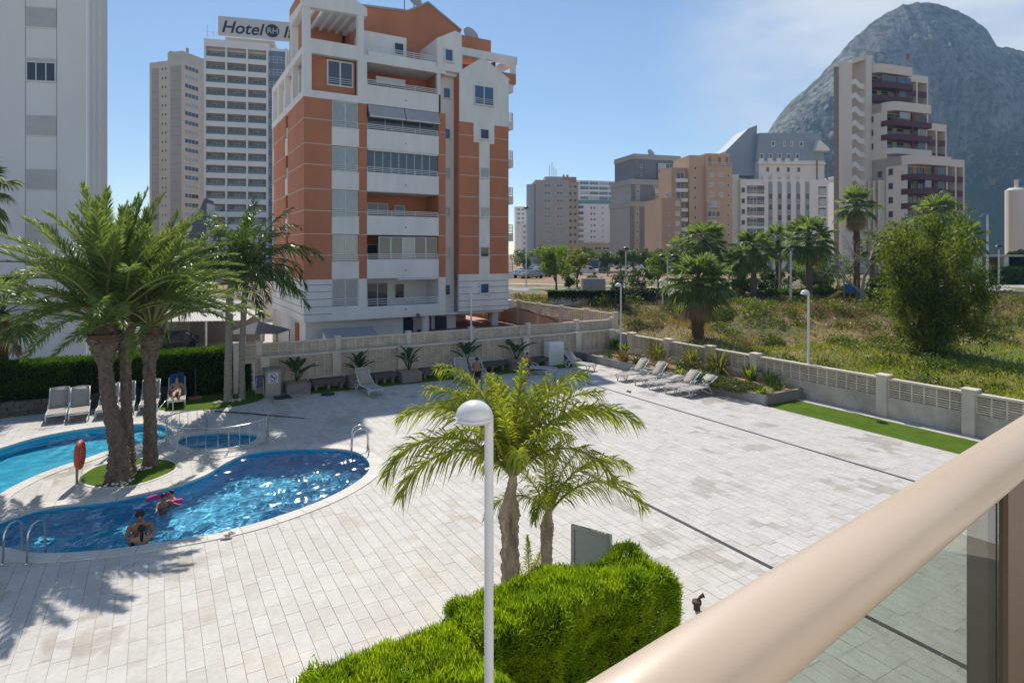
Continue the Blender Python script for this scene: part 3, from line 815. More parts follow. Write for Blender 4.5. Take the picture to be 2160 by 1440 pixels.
# stair recess with small windows
bx('recess_wall', WHITE, NB, 10.12, 0.9, 1.88, 11.23, 1.1, 20.4)
bx('recess_side', ORANGE, NB, 11.2, 0.0, 4.85, 11.23, 0.9, 20.0)
for i in range(6):
    z = ZB[i]
    q = MB(); q.box(10.1, 0.85, z+0.9 if i else 2.6, 11.1, 0.95, z+1.3 if i else 2.9)
    window(NB, 10.3, 0.86, z+1.35, 0.62, 0.85, (GLASSD, CURTSKY, CURTSKY, CURTSKY, GLASSB, GLASSB)[i], 1, fr=0.07)
# right-hand volume with the small gable
add('gable_wall', MB().prism_y([(11.23, 4.85), (12.9, 4.85), (12.9, 14.85), (12.42, 14.85), (12.42, 16.3), (11.23, 16.3)], 0, 0.3), ORANGE, NB)
add('gable_wall', MB().prism_y([(13.8, 4.85), (15.49, 4.85), (15.49, 16.3), (14.2, 16.3), (14.2, 14.85), (13.8, 14.85)], 0, 0.3), ORANGE, NB)
add('gable_front', MB().prism_y([(12.42, 14.85), (14.2, 14.85), (14.2, 16.3), (15.49, 16.3), (15.49, 20.0), (13.2, 21.25), (11.23, 19.95), (11.23, 16.3), (12.42, 16.3)], -0.03, 0.31), BW, NB)
bx('white_strip', BW, NB, 12.9, -0.02, 4.85, 13.8, 0.3, 14.85)
bx('lower_wall', BW, NB, 11.23, -0.0, 2.06, 15.49, 0.3, 4.85)
add('gable_roof', MB().prism_y([(11.15, 19.9), (13.2, 21.25), (15.57, 19.95), (15.57, 20.05), (13.2, 21.4), (11.15, 20.0)], -0.06, 3.0), BW, NB)
window(NB, 12.42, -0.12, 17.72, 1.72, 1.5, GLASSB, 2, fr=0.08); railing(NB, 12.5, 14.06, -0.16, 17.8, 0.4, 3, 1.6, name='window_rail', r=0.016)
for i in range(5):
    z = ZB[i]+1.45
    if i < 5: window(NB, 12.95, -0.09, z, 0.8, 0.82, (GLASSB, GLASSD, CURTSKY, CURTSKY, GLASSD)[i], 1, fr=0.07)
# balconies on the right-hand side
for i in range(1, 7):
    z = ZB[i] if i < 6 else 19.75
    q = MB(); q.box(15.49, 1.2, z-0.32, 16.62, 6.5, z+0.32); add('side_balcony', q, BW, NB)
    if i < 6:
        railing(NB, 15.55, 16.58, 1.24, z+0.32, 0.7, 6, 1.0); railing(NB, 1.24, 6.4, 16.58, z+0.32, 0.7, 6, 1.6, 'y')
    window(NB, 15.5, 2.0, z+0.33, 2.2, 2.0, GLASSM, 2, face='right', sill=False, name='door')
bx('side_balcony', BW, NB, 15.49, 1.2, 1.98, 16.62, 6.5, 2.66); railing(NB, 15.55, 16.58, 1.24, 2.66, 0.8, 6, 1.0)
bx('balcony_column', BW, NB, 16.0, 1.5, 17.07, 16.3, 1.8, 19.43)
# roof terrace: parapet, pergola, set-back gabled volume, stair block
bx('roof_parapet', BW, NB, 0.3, 0.0, 20.12, 3.6, 0.22, 20.62); bx('roof_parapet', BW, NB, 4.3, 0.0, 20.12, 9.4, 0.22, 20.42)
railing(NB, 4.3, 9.4, 0.1, 20.42, 0.42, 3)
pg = MB()
pg.box(-0.05, -0.05, 20.12, 0.42, 0.42, 22.6).box(3.56, -0.05, 20.12, 3.98, 0.42, 22.75).box(-0.05, 4.0, 20.12, 0.42, 4.4, 22.6)
pg.prism_y([(-0.15, 22.6), (4.2, 22.75), (4.2, 23.3), (2.9, 24.0), (1.85, 25.0), (0.8, 24.2), (-0.15, 23.1)], -0.08, 0.4)
pg.prism_x([(0.4, 22.62), (4.5, 22.62), (4.5, 23.4), (0.4, 23.1)], -0.08, 0.36)
pg.prism_x([(0.4, 22.75), (4.5, 22.75), (4.5, 23.2), (0.4, 23.2)], 3.7, 4.15)
add('pergola_frame', pg, BW, NB)
bx('pergola_sun_block', BW, NB, 1.4, 0.4, 23.01, 4.1, 4.4, 23.07)  # added slab over the beams, keeps sun stripes off the paving
for k in range(5): bx('pergola_beam', BW, NB, 0.75+k*0.6, 0.4, 22.75, 0.9+k*0.6, 4.4, 23.0)
add('set_back_volume', MB().prism_y([(4.0, 20.06), (13.0, 20.06), (13.0, 24.45), (10.15, 26.1), (8.5, 25.1), (4.0, 24.75)], 3.5, 10.5), ORANGE, NB)
add('roof_trim', MB().prism_y([(3.95, 24.75), (8.5, 25.1), (10.15, 26.1), (13.05, 24.45), (13.05, 24.6), (10.15, 26.28), (8.45, 25.26), (3.95, 24.9)], 3.4, 10.6), CONC, NB)
bx('rear_volume', ORANGE, NB, 0.9, 4.6, 20.06, 3.7, 10, 26.0)  # orange volume behind the pergola, raised to block sun passing through it
q = MB(); q.box(4.3, 1.4, 20.06, 7.6, 3.5, 22.3); add('penthouse_wall', q, BW, NB)
window(NB, 6.6, 1.3, 20.9, 0.8, 0.95, GLASSD, 1, fr=0.08)
add('stair_block', MB().prism_y([(9.43, 19.9), (11.4, 19.9), (11.4, 22.8), (10.9, 23.0), (9.43, 22.2)], -0.08, 3.4), BW, NB)
window(NB, 9.95, -0.18, 20.55, 0.75, 1.0, GLASSB, 1, fr=0.1)
bx('roof_volume', ORANGE, NB, 11.4, 2.0, 22.3, 15.0, 6, 23.6)
bx('terrace_beam', BW, NB, 11.6, 1.2, 21.75, 17.0, 1.6, 22.35); bx('terrace_beam', BW, NB, 16.6, 1.6, 21.75, 17.0, 6, 22.35)
bx('terrace_column', BW, NB, 16.5, 1.25, 20.1, 16.9, 1.55, 21.75); bx('terrace_wall', ORANGE, NB, 11.4, 3.2, 20.06, 15.4, 3.4, 21.75)
bx('terrace_parapet', ORANGE, NB, 14.6, 0.9, 20.06, 16.7, 1.1, 20.85)
bx('terrace_column', BW, NB, 11.5, 1.25, 20.06, 12.1, 1.6, 21.75)
def dish(parent, x, y, z, r, rz=0.2):
    q = MB(); q.lathe([(0.0, 0), (r*0.5, r*0.06), (r, r*0.26), (r*0.98, r*0.29), (r*0.48, r*0.1), (0.0, 0.04)], 18)
    q.xf(Matrix.Rotation(R(68), 4, 'X')); q.tube([(0, 0, -r*1.1), (0, 0.05, 0)], 0.05, 6)
    return add('satellite_dish', q, mat('dish_grey', (0.45, 0.45, 0.45), 0.6), parent, (x, y, z), (0, 0, rz))
dish(NB, 13.6, 3.0, 24.0, 0.75); dish(NB, 9.2, 4.0, 26.3, 0.6)
q = MB(); q.tube([(8.4, 4.0, 25), (8.4, 4.0, 27.6)], 0.035, 6).box(8.1, 3.98, 26.9, 8.8, 4.02, 26.94).box(8.2, 3.98, 26.5, 8.7, 4.02, 26.54); add('aerial', q, DARKGAP, NB)
# ground floor under the block
bx('undercroft_wall', WHITE, NB, 0.3, 1.0, -1.05, 7.2, 1.2, 1.9); bx('undercroft_side', WHITE, NB, 0.3, 1.2, -1.05, 0.5, 12.2, 1.9)
bx('undercroft_wall', WHITE, NB, 9.6, 1.4, -1.05, 11.6, 1.6, 2.0); bx('undercroft_wall', WHITE, NB, 11.6, 5.4, -1.05, 14.4, 5.6, 2.05); bx('soffit', BW, NB, 0.3, 0.3, 1.86, 15.2, 12.2, 1.98)
bx('entrance_door', mat('navy_door', (0.015, 0.025, 0.07), 0.5), NB, 7.5, 1.6, -1.05, 8.2, 1.7, 1.5); bx('undercroft_wall', WHITE, NB, 8.2, 1.8, -1.05, 9.6, 2.0, 1.9)
window(NB, 9.75, 1.3, 0.2, 1.1, 1.6, GLASSD, 1, sill=False, name='door')
bx('orange_door', mat('orange_door', (0.45, 0.13, 0.03), 0.5), NB, 0.22, 3.0, -1.05, 0.3, 4.2, 1.5)
for x, y in ((8.75, 0.6), (14.9, 1.2), (15.6, 3.0)):
    q = MB(); q.lathe([(0.3, 0), (0.3, 3.1)], 16); add('column', q, BW, NB, (x, y, -1.05), smooth=False)
bx('terrace_floor', TERRA, NB, 11.7, 0.6, -0.2, 16.9, 20, 0.72)
q = MB(); q.ball((7.9, -0.15, 2.0), 0.13, 0.16, 0.13); add('spotlight', q, DARKGAP, NB)
# glazed lean-to in front of the block
ln = thing('lean_to', 'low lean-to with sloping grey roof at the foot of the terracotta block', 'shed', (9.5, 38.9, -1.62))
add('roof', MB().prism_x([(0, 2.25), (2.6, 2.95), (2.6, 3.02), (0, 2.32)], 0, 3.4), mat('grey_sheet', (0.36, 0.37, 0.38), 0.6, 0.15, 2), ln)
add('wall', MB().box(0.1, 0.1, 0, 3.3, 0.2, 2.26).prism_x([(0.2, 0), (2.6, 0), (2.6, 2.92), (0.2, 2.26)], 0.1, 0.2), WHITE, ln)
for k in range(5): bx('pane', CURTSKY if k % 2 else GLASSM, ln, 0.2+k*0.56, 0.06, 1.3, 0.68+k*0.56, 0.099, 2.2)
# neighbour's terrace + far lounger
tr = MB(); tr.box(17.0, 31.2, -1.05, 25.3, 64, 0.70); tag(add('terrace', tr, TERRA), 'terracotta tiled terrace of the neighbouring block', None, kind='structure')

# ------------------------------------------------------------------ tall white block on the far left
LW = building('apartment_block', 'tall plain white block with shuttered windows cut by the picture edge', 208, 33.7, 11, -1.1)
SHADEW = mat('white_side_render', (0.82, 0.81, 0.79), 0.85, 0.08, 0.3, 0.05, 30, stretch=(1, 1, 0.3))
SHUT = mat('roller_shutter', (0.60, 0.59, 0.57), 0.6, 0.1, 1)
wl = MB(); wl.prism([(-14, 0), (-0.6, 0), (-5.3, 10), (-14, 10)], 0, 44); add('front_wall', wl, SHADEW, LW)
sv = MB()
for k in range(3): sv.box(-0.6+k*0.14, 0.02+k*0.35, 0, -0.46+k*0.14, 1.5, 44)
add('fluted_corner', sv, SHADEW, LW)
for x in (-3.55, -2.05, -5.1, -6.6):
    bx('panel_joint', DARKGAP, LW, x-0.012, -0.004, 5, x+0.012, 0.0, 44)
for x in (-3.5, -6.4):
    for k in range(14):
        z = 8.05+k*2.92
        if (k == 3 and x > -4) or (x < -4 and k % 3):
            window(LW, x, -0.06, z, 1.42, 1.05, GLASSD, 3, fr=0.05)
            bx('shutter_box', SHUT, LW, x-0.03, -0.05, z+1.05, x+1.45, 0.0, z+1.25)
        else:
            q = MB()
            for j in range(11): q.box(x, -0.035, z+j*0.1, x+1.42, -0.0, z+j*0.1+0.088)
            add('roller_shutter', q, SHUT, LW)
            bx('sill', SHADEW, LW, x-0.05, -0.09, z-0.06, x+1.47, 0.0, z-0.01)
q = MB()
for j in range(9): q.box(-4.6, -0.05, 3.9+j*0.1, -0.9, -0.0, 3.9+j*0.1+0.06)
add('louvre_grille', q, SHUT, LW)
# ------------------------------------------------------------------ hotel slab with roof sign
HT = building('hotel_tower', 'white high-rise with rows of balconies and a big lettered roof sign', 430, 141, 15.4)
HW = mat('hotel_white', (0.84, 0.84, 0.84), 0.8, 0.08, 0.05)
HB = mat('hotel_blue_panel', (0.20, 0.26, 0.36), 0.5, 0.1, 0.1)
HINT = mat('balcony_interior', (0.36, 0.33, 0.28), 0.85, 0.15, 0.2)
HGL = mat('green_balcony_glass', (0.10, 0.16, 0.16), 0.08, spec=0.8)
top = 52.0
bays = [(0.4, 4.5), (4.9, 9.0), (9.4, 13.4)]
bx('body', HW, HT, 0, 1.8, 0, 34, 14, top+1.5)
for x in (0.0, 4.5, 9.0, 13.4, 17.6, 22.0): bx('pier', HW, HT, x, 0, 0, x+0.4, 1.8, top+1.2)
bx('cornice', HW, HT, 0, -0.003, top+0.2, 14, 1.8, top+1.9)
FH = 2.99
par_m = {}
for f in range(17):
    z = top-(f+1)*FH
    for bi, (a, b) in enumerate(bays):
        bx('parapet', HW, HT, a, 0.1, z-0.25, b, 0.35, z+0.95)
        bx('balcony_glass', HGL, HT, a+0.1, 0.2, z+0.95, b-0.1, 0.24, z+1.5)
        bx('back_wall', HINT, HT, a, 1.7, z+0.0, b, 1.799, z+2.7)
        window(HT, a+0.9+0.5*(bi % 2), 1.6, z+0.1, 2.2, 2.2, GLASSM, 2, sill=False, name='door', fr=0.08)
    window(HT, 13.9, 1.7, z+1.0, 3.6, 1.45, GLASSD, 4, 2, fr=0.09, sill=False)
    window(HT, 18.6, 1.7, z+0.9, 2.6, 1.4, GLASSM, 2, fr=0.09)
bx('blue_bay', HB, HT, 13.8, 1.72, 0, 17.6, 1.83, top+0.8)
bx('roof_box', HINT, HT, 4, 3, top+1.5, 15, 9, top+3.6)
sg = add('sign_board', MB().box(2.9, 0.6, top+3.0, 24.0, 0.9, top+7.6), mat('sign_white', (0.62, 0.62, 0.62), 0.5), HT)
INK = mat('sign_ink', (0.02, 0.025, 0.05), 0.6)
def text(name, body, size, loc, parent, m, shear=0.0, off=0.0, rot=(math.pi/2, 0, 0), ext=0.02):
    c = bpy.data.curves.new(name, 'FONT'); c.body = body; c.size = size; c.shear = shear; c.offset = off; c.extrude = ext
    c.materials.append(m)
    tmp = bpy.data.objects.new(name, c); COL.objects.link(tmp)
    me = bpy.data.meshes.new_from_object(tmp.evaluated_get(bpy.context.evaluated_depsgraph_get()))
    bpy.data.objects.remove(tmp)
    if not me.materials: me.materials.append(m)
    return add(name, me, None, parent, loc, rot)
text('lettering', 'Hotel', 3.9, (3.5, 0.58, top+3.9), sg, INK, 0.25, 0.06)
text('lettering', 'Ifach', 3.9, (17.0, 0.58, top+3.9), sg, INK, 0.25, 0.06)
q = MB(); q.lathe([(0, 0), (1.55, 0), (1.55, 0.06), (0, 0.06)], 28); q.xf(Matrix.Rotation(math.pi/2, 4, 'X'))
add('emblem', q, INK, sg, (14.7, 0.59, top+5.2)); text('emblem_lettering', 'RH', 1.9, (13.5, 0.50, top+4.55), sg, mat('sign_white', (0.62,)*3), 0, 0.01)
q = MB()
for x in (0.5, 1.8): q.tube([(x, 1.2, top+1.9), (x, 1.2, top+6.0-x)], 0.07, 5)
for z in (2.9, 3.8): q.box(0.3, 1.15, top+z, 2.9, 1.25, top+z+0.08)
add('roof_rail', q, RAILM, HT)
# dark sloping wing at the hotel's foot
hw = building('hotel_wing', 'dark grey sloping wing at the foot of the white high-rise', 388, 128, 15.4)
add('roof', MB().prism_y([(0, 0), (4.2, 0), (4.2, 16.0), (3.9, 16.0), (0, 5.5)], 0, 8), mat('slate_slope', (0.10, 0.13, 0.16), 0.5, 0.1, 0.2), hw)
bx('wall', HW, hw, 4.2, 0.5, 0, 4.6, 7.5, 15)
# ------------------------------------------------------------------ beige tower behind
BT = building('apartment_tower', 'slender beige tower with paired small windows beside the white high-rise', 384, 194, 72)
BEI = mat('beige_render', (0.62, 0.55, 0.47), 0.85, 0.1, 0.06)
BEIG = mat('beige_grey_panel', (0.42, 0.39, 0.36), 0.85, 0.12, 0.1)
bx('wall', BEI, BT, 0, 0, 0, 30, 13.4, 66.0)
bx('side_panel', BEIG, BT, -0.15, 0.4, 0, 0.0, 4.6, 64); bx('side_panel', BEIG, BT, -0.15, 9.6, 0, 0.0, 12.2, 64)
bx('roof_block', BEI, BT, 1, 1, 66, 14, 7, 69)
bx('stair_tower', BEI, BT, 9, -1.5, 0, 16, 0.0, 58)
q = MB(); q.box(2, 6.5, 66, 3, 7.5, 69.8).box(4, 2, 69, 4.6, 2.6, 71.0); add('chimney', q, BEIG, BT)
for f in range(21):
    z = 64.2-f*2.92-1.2
    if z < 3: break
    for y in (6.9, 8.3): window(BT, -0.08, y, z, 0.7, 0.9, GLASSD, 1, face='left', fr=0.06, sill=False)
    bx('panel_joint', DARKGAP, BT, -0.16, 0.4, z-0.9, -0.149, 4.6, z-0.8)
    bx('panel_joint', DARKGAP, BT, -0.16, 9.6, z-0.9, -0.149, 12.2, z-0.8)
    bx('balcony', BEI, BT, 0.6, 13.4, z-0.8, 4.0, 13.9, z+0.2)
    window(BT, 1.0, -0.08, z, 5.5, 1.5, (GLASSM, CURTSKY, GLASSD)[f % 3], 4, fr=0.1)
    window(BT, 18.5, -0.08, z, 6.5, 1.4, (GLASSD, CURTSKY, GLASSM, GLASSM)[f % 4], 3, fr=0.1)
    bx('balcony_panel', TERRA, BT, 10.4, -1.62, z-0.5, 14.0, -1.5, z+1.2)
# ------------------------------------------------------------------ far row between the terracotta block and the mountain
FAR = 'distant apartment blocks in the middle of the picture'
def far_block(name, label, px, D, ang, wx, wy, ytop, m, cols, fh, wh=1.1, pane=GLASSD, left=(), ww=1.4, mull=2, extra=None, z0=PLAT, fr=0.1, zmin=6):
    b = building(name, label, px, D, ang, z0, FAR)
    ztop = EYE + (HYP-ytop)/FPX*D - z0
    bx('wall', m, b, 0, 0, 0, wx, wy, ztop)
    bx('roof_edge', m, b, -0.25, -0.25, ztop-0.5, wx+0.25, wy+0.25, ztop+0.05)
    f = 0
    while ztop-2.6-f*fh > zmin:
        z = ztop-2.6-f*fh
        for j, x in enumerate(cols):
            p = pane if not isinstance(pane, (list, tuple)) else pane[(f*7+j*3) % len(pane)]
            window(b, x, -0.09, z, ww, wh, p, mull, fr=fr)
        for y in left: window(b, -0.09, y+0.9, z, 0.9, 0.9, GLASSD, 1, face='left', fr=fr)
        f += 1
    return b, ztop
GBG = mat('grey_beige_render', (0.46, 0.42, 0.38), 0.85, 0.08, 0.06)
TANR = mat('tan_render', (0.50, 0.34, 0.22), 0.85, 0.08, 0.06)
SAND = mat('sand_render', (0.62, 0.43, 0.28), 0.85, 0.08, 0.06)
GREYR = mat('slate_grey_render', (0.20, 0.205, 0.22), 0.85, 0.08, 0.06)
STONEG = mat('stone_grey_render', (0.40, 0.38, 0.35), 0.85, 0.08, 0.06)
FW = mat('far_white_render', (0.84, 0.82, 0.78), 0.85, 0.08, 0.06)
b1, zt = far_block('apartment_block', 'grey-beige distant block with two columns of windows and rooftop masts', 1130, 236, 4, 13.0, 14, 380, GBG, (3.2, 8.0), 2.98, 1.2, GLASSM, ww=2.6)
q = MB(); q.lathe([(2.2, 0), (2.2, zt-1.5)], 14); add('glass_turret', q, mat('pale_glass', (0.34, 0.38, 0.44), 0.2), b1, (-1.2, 2.4, 0))
bx('penthouse', GBG, b1, 4, 3, zt, 11, 9, zt+1.8)
q = MB()
for x, h in ((6, 4.5), (7, 6), (7.8, 4), (8.6, 3.4)): q.tube([(x, 5, zt+1.8), (x, 5, zt+1.8+h)], 0.1, 5)
add('mast', q, DARKGAP, b1)
for f in range(9): window(b1, 13.1, 0.5, zt-4-f*2.98, 2.6, 1.5, CURTSKY, 2, face='right', fr=0.1)
b2, zt = far_block('apartment_block', 'tan distant tower with orange penthouse behind the grey-beige block', 1172, 262, 8, 10, 10, 384, TANR, (5.8, 7.8), 2.95, 1.5, GLASSM, ww=1.5, mull=1)
bx('penthouse', TERRA, b2, 1.5, -0.5, zt, 9, 6, zt+2.2)
q = MB(); q.lathe([(0.5, 0), (0.5, 1.2)], 8); add('water_tank', q, STONEG, b2, (4, 2, zt+2.2)); 
q = MB(); q.lathe([(0.5, 0), (0.5, 1.2)], 8); add('water_tank', q, STONEG, b2, (5.6, 2, zt+2.2))
# long white ribbon block
b3 = building('apartment_block', 'long white distant block with ribbons of balconies', 1222, 370, 14, PLAT, FAR)
zt = EYE + (HYP-380)/FPX*370 - PLAT
bx('wall', FW, b3, -8, 0.0, 0, 60, 14, zt)
for f in range(14):
    z = zt-2.2-f*3.0
    if z < 6: break
    for k in range(9):
        window(b3, 0.3+k*6.2, -0.3, z-0.6, 5.6, 2.0, (GLASSB, GLASSM, CURTSKY, HGL)[(k*3+f) % 4], 3, fr=0.1, sill=False)
    bx('balcony', FW, b3, 0, -1.5, z-1.5, 56, -0.32, z-0.55)
    for x in (-6.5, -3.8): window(b3, x, -0.09, z-0.4, 0.8, 1.2, GLASSD, 1, fr=0.1)
# white rounded block
b4 = building('apartment_block', 'white distant block with rounded corner balconies in front of the ribbon block', 1232, 315, 6, PLAT, FAR)
zt = EYE + (HYP-430)/FPX*315 - PLAT
bx('wall', FW, b4, -2, 0, 0, 20, 12, zt)
for f in range(7):
    z = zt-2.6-f*3.0
    for x in (3.2, 4.9): window(b4, x, -0.09, z, 1.1, 1.2, GLASSD, 1, fr=0.1)
    window(b4, 9, -0.09, z, 1.5, 1.4, CURTSKY, 2, fr=0.12)
    for x0, x1 in ((-11.5, -6.8), (-3.6, 0.2), (16.0, 20.0)):
        q = MB(); n = 8
        pl = [(x0+(x1-x0)*k/n, -1.6*math.sin(math.pi*(0.15+0.7*k/n))) for k in range(n+1)] + [(x1, 2), (x0, 2)]
        q.prism(pl, z-1.1, z); add('balcony', q, FW, b4)
        window(b4, x0+0.4, -0.05, z+0.05, x1-x0-0.8, 1.6, GLASSD, 2, fr=0.1, sill=False)
bx('wing', FW, b4, -14, 0.2, 0, -2, 12, zt-2)
for x in (-5.5, -13.0): bx('grey_fin', GREYR, b4, x, -1.8, 0, x+1.6, 3, zt-0.5)
bx('roof_terrace', HGL, b4, -4, 2, zt, 16, 10, zt+2.2)
b4b, _ = far_block('low_building', 'low cream distant building at the foot of the white rounded block', 1225, 216, 6, 21, 10, 512, mat('cream_render', (0.52, 0.44, 0.30), 0.85, 0.1, 0.1), (2, 5, 8, 11), 3.0, 1.2, GLASSM, ww=2.4, zmin=1.0)
# slate and stone tower, three steps
b5 = building('apartment_tower', 'slate-grey stepped distant tower with glazed balconies', 1338, 205, 18, PLAT, FAR)
def zt_(y, D): return EYE + (HYP-y)/FPX*D - PLAT
steps = ((-5.0, -6, 11, 426, 0), (-3.0, -3, 14.0, 379, 1), (0, 0, 17.5, 325, 2))
for x0, y0, x1, yt, k in steps:
    z = zt_(yt, 205+y0)
    bx('wall', GREYR if k == 2 else STONEG, b5, x0, y0, 0, x1, y0+14, z)
    bx('roof_edge', STONEG, b5, x0-0.3, y0-0.3, z-1.6, x1+0.3, y0+14, z+0.1)
    bx('grey_panel', GREYR, b5, x0+3.6, y0-0.12, 0, x0+8.3, y0, z-1.6); bx('grey_panel', GREYR, b5, x0+0.1, y0-0.12, 0, x0+1.6, y0, z-1.6)
    f = 0
    while z-4.4-f*2.9 > (2 if k == 0 else zt_(steps[k-1][3], 203)-1):
        zz = z-4.4-f*2.9
        window(b5, x0+2.3, y0-0.1, zz, 0.8, 1.0, GLASSD, 1, fr=0.1)
        bx('balcony', STONEG, b5, x0+8.6, y0-0.9, zz-1.0, x1-0.2, y0-0.05, zz)
        for j in range(3):
            w = (x1-0.2-x0-8.6)/3
            window(b5, x0+8.6+j*w, y0-0.85, zz+0.02, w, 1.6, (CURTSKY, GLASSM, CURTSKY, GLASSB)[(f+j) % 4], 2, fr=0.1, sill=False)
        f += 1
dish(b5, 9, 5, zt_(325, 205)+1.3, 1.6, 0.3)
# sand-coloured tower with steps
b6 = building('apartment_tower', 'sand-coloured distant tower with stepped left shoulder and balconies', 1490, 168, 8, PLAT, FAR)
z = zt_(322, 168)
bx('wall', SAND, b6, 0, 0, 0, 7.6, 13, z-3.6); bx('penthouse', SAND, b6, 0.3, 1.2, z-3.6, 7.4, 12, z)
bx('wall', SAND, b6, -4.4, 1.2, 0, -0.002, 12, z-0.6); bx('shoulder', TANR, b6, -9.0, 2.6, 0, -4.4, 12, zt_(352, 168)); bx('shoulder', TANR, b6, -13.2, -1.0, 0, -7.6, 12, zt_(418, 166))
railing(b6, 0.1, 7.5, 0.1, z-3.6, 1.0, 2, 2.0, r=0.05)
for f in range(8):
    zz = z-6.6-f*2.72
    for j, x in enumerate((0.9, 3.6, 6.0)):
        if j < 2 and f < 3: window(b6, x, -0.08, zz, 1.3, 1.1, CURTSKY, 2, fr=0.12)
        elif j == 2: window(b6, x, -0.08, zz, 0.7, 0.8, GLASSD, 1, fr=0.1)
        elif j == 0: window(b6, 0.2, -0.4, zz-0.2, 3.6, 1.7, (GLASSM, CURTSKY)[f % 2], 3, fr=0.12)
    window(b6, -3.0, 1.1, zz+2, 0.6, 0.9, GLASSD, 1, fr=0.08)
    bx('balcony', FW, b6, -7.9, 1.5, zz-1.4, -4.6, 2.6, zz-0.4); window(b6, -7.6, 2.5, zz-0.4, 2.4, 1.8, GLASSD, 2, fr=0.1, sill=False)
    if f > 2:
        window(b6, -11.6, -1.1, zz, 0.6, 0.7, GLASSD, 1, fr=0.08); window(b6, -9.4, -1.1, zz, 1.2, 1.3, CURTSKY, 1, fr=0.12)
for x in (1.2, 4.0, 6.2): bx('opening_shade_panel', mat('ochre_recess_shade', (0.34, 0.2, 0.1), 0.9), b6, x, 1.19, z-3.0, x+0.8, 1.2, z-0.9)  # flat panels, darker than the wall to paint the shade of openings
dish(b6, -10.5, 1.0, zt_(418, 166)+0.9, 0.9, 0.2)
# white hotel-like block with blue-grey roof storeys
b7 = building('apartment_block', 'white distant block with blue-grey mansard and crenellated terraces', 1562, 171, 3, PLAT, FAR)
BLG = mat('blue_grey_roof', (0.30, 0.37, 0.44), 0.6, 0.06, 0.05)
z7 = zt_(378, 171)
bx('wall', FW, b7, 0, 0, 0, 25.2, 14, z7); bx('wing', FW, b7, -2.6, 1.2, 0, -0.001, 14, z7+1.5)
bx('upper_wall', FW, b7, 6, 1.6, z7, 25, 13, z7+5.6)
add('mansard', MB().prism_y([(5.4, z7+5.6), (25.4, z7+5.6), (24.4, z7+13.4), (6.4, z7+13.4)], 2.2, 13), BLG, b7)
add('mansard_wing', MB().prism_y([(-2.6, z7+1.5), (6.2, z7+1.5), (6.6, z7+16), (4.0, z7+15.0), (-2.6, z7+8.5)], 4.0, 13), BLG, b7)
for x in (9.8, 13.2, 15.4, 18.0): window(b7, x, 2.05, z7+9.6, 1.1 if x in (9.8, 18.0) else 0.7, 1.5, GLASSD, 1, fr=0.22)
for x in (4.6, 7.2, 9.8, 12.4, 15.0): window(b7, x+1.9, 2.05, z7+6.1, 1.1, 1.5, GLASSD, 1, fr=0.2)
for x in (8.0, 11.0, 14.0, 17.0): window(b7, x, 1.5, z7+2.2, 1.0, 1.5, GLASSD, 1, fr=0.12)
bx('terrace', FW, b7, 5.2, 0.6, z7+4.4, 24.8, 1.6, z7+5.0)
for k in range(5): bx('merlon', FW, b7, 5.6+k*2.5, 0.6, z7+5.0, 6.9+k*2.5, 0.9, z7+6.0)
for k in range(5): bx('merlon', FW, b7, 6.4+k*2.6, -0.1, z7-1.2, 7.8+k*2.6, 0.3, z7+0.8+0.6*(k % 2))
for k in range(5):
    x = 8.0+k*2.65
    bx('blue_panel', BLG, b7, x-0.05, -0.06, 0, x+1.15, 0.0, z7-0.6)
    for f in range(6): window(b7, x, -0.14, z7-5.6-f*3.0, 1.1, 1.7, GLASSD if (k, f) != (0, 2) else TERRA, 1, fr=0.05)
for f in range(6):
    z = z7-3.4-f*3.0
    bx('loggia_shade_panel', DARKGAP, b7, 1.9, -0.05, z-0.6, 6.8, 0.0, z+1.6); railing(b7, 2.0, 6.7, -0.2, z-0.6, 0.9, 2, 0.6, r=0.05)  # flat dark panels: shade of the recess put into their colour
    window(b7, 2.6, -0.14, z-0.6, 2.0, 2.0, GLASSM, 2, fr=0.1, sill=False); window(b7, 0.2, -0.1, z-0.4, 1.1, 1.5, GLASSD, 1, fr=0.1)
    bx('loggia_shade_panel', DARKGAP, b7, 22.4, -0.05, z-0.9, 24.6, 0.0, z+1.5); window(b7, 22.6, -0.14, z-0.8, 1.8, 1.8, CURTSKY, 2, fr=0.1, sill=False)
for x in (22.0, 25.0): bx('dark_post', GREYR, b7, x, 0.2, z7, x+0.3, 0.5, z7+5.5)
add('corner_canopy', MB().prism_y([(21.6, z7+8.2), (25.8, z7+8.2), (25.6, z7+9.0), (22.8, z7+11.2)], 0.2, 2.2), FW, b7)
b7b, _ = far_block('apartment_block', 'narrow white distant block squeezed beside the stepped cream tower', 1762, 215, 3, 9, 10, 372, FW, (1.5, 5.0), 3.0, 1.2, GLASSD, ww=1.5)
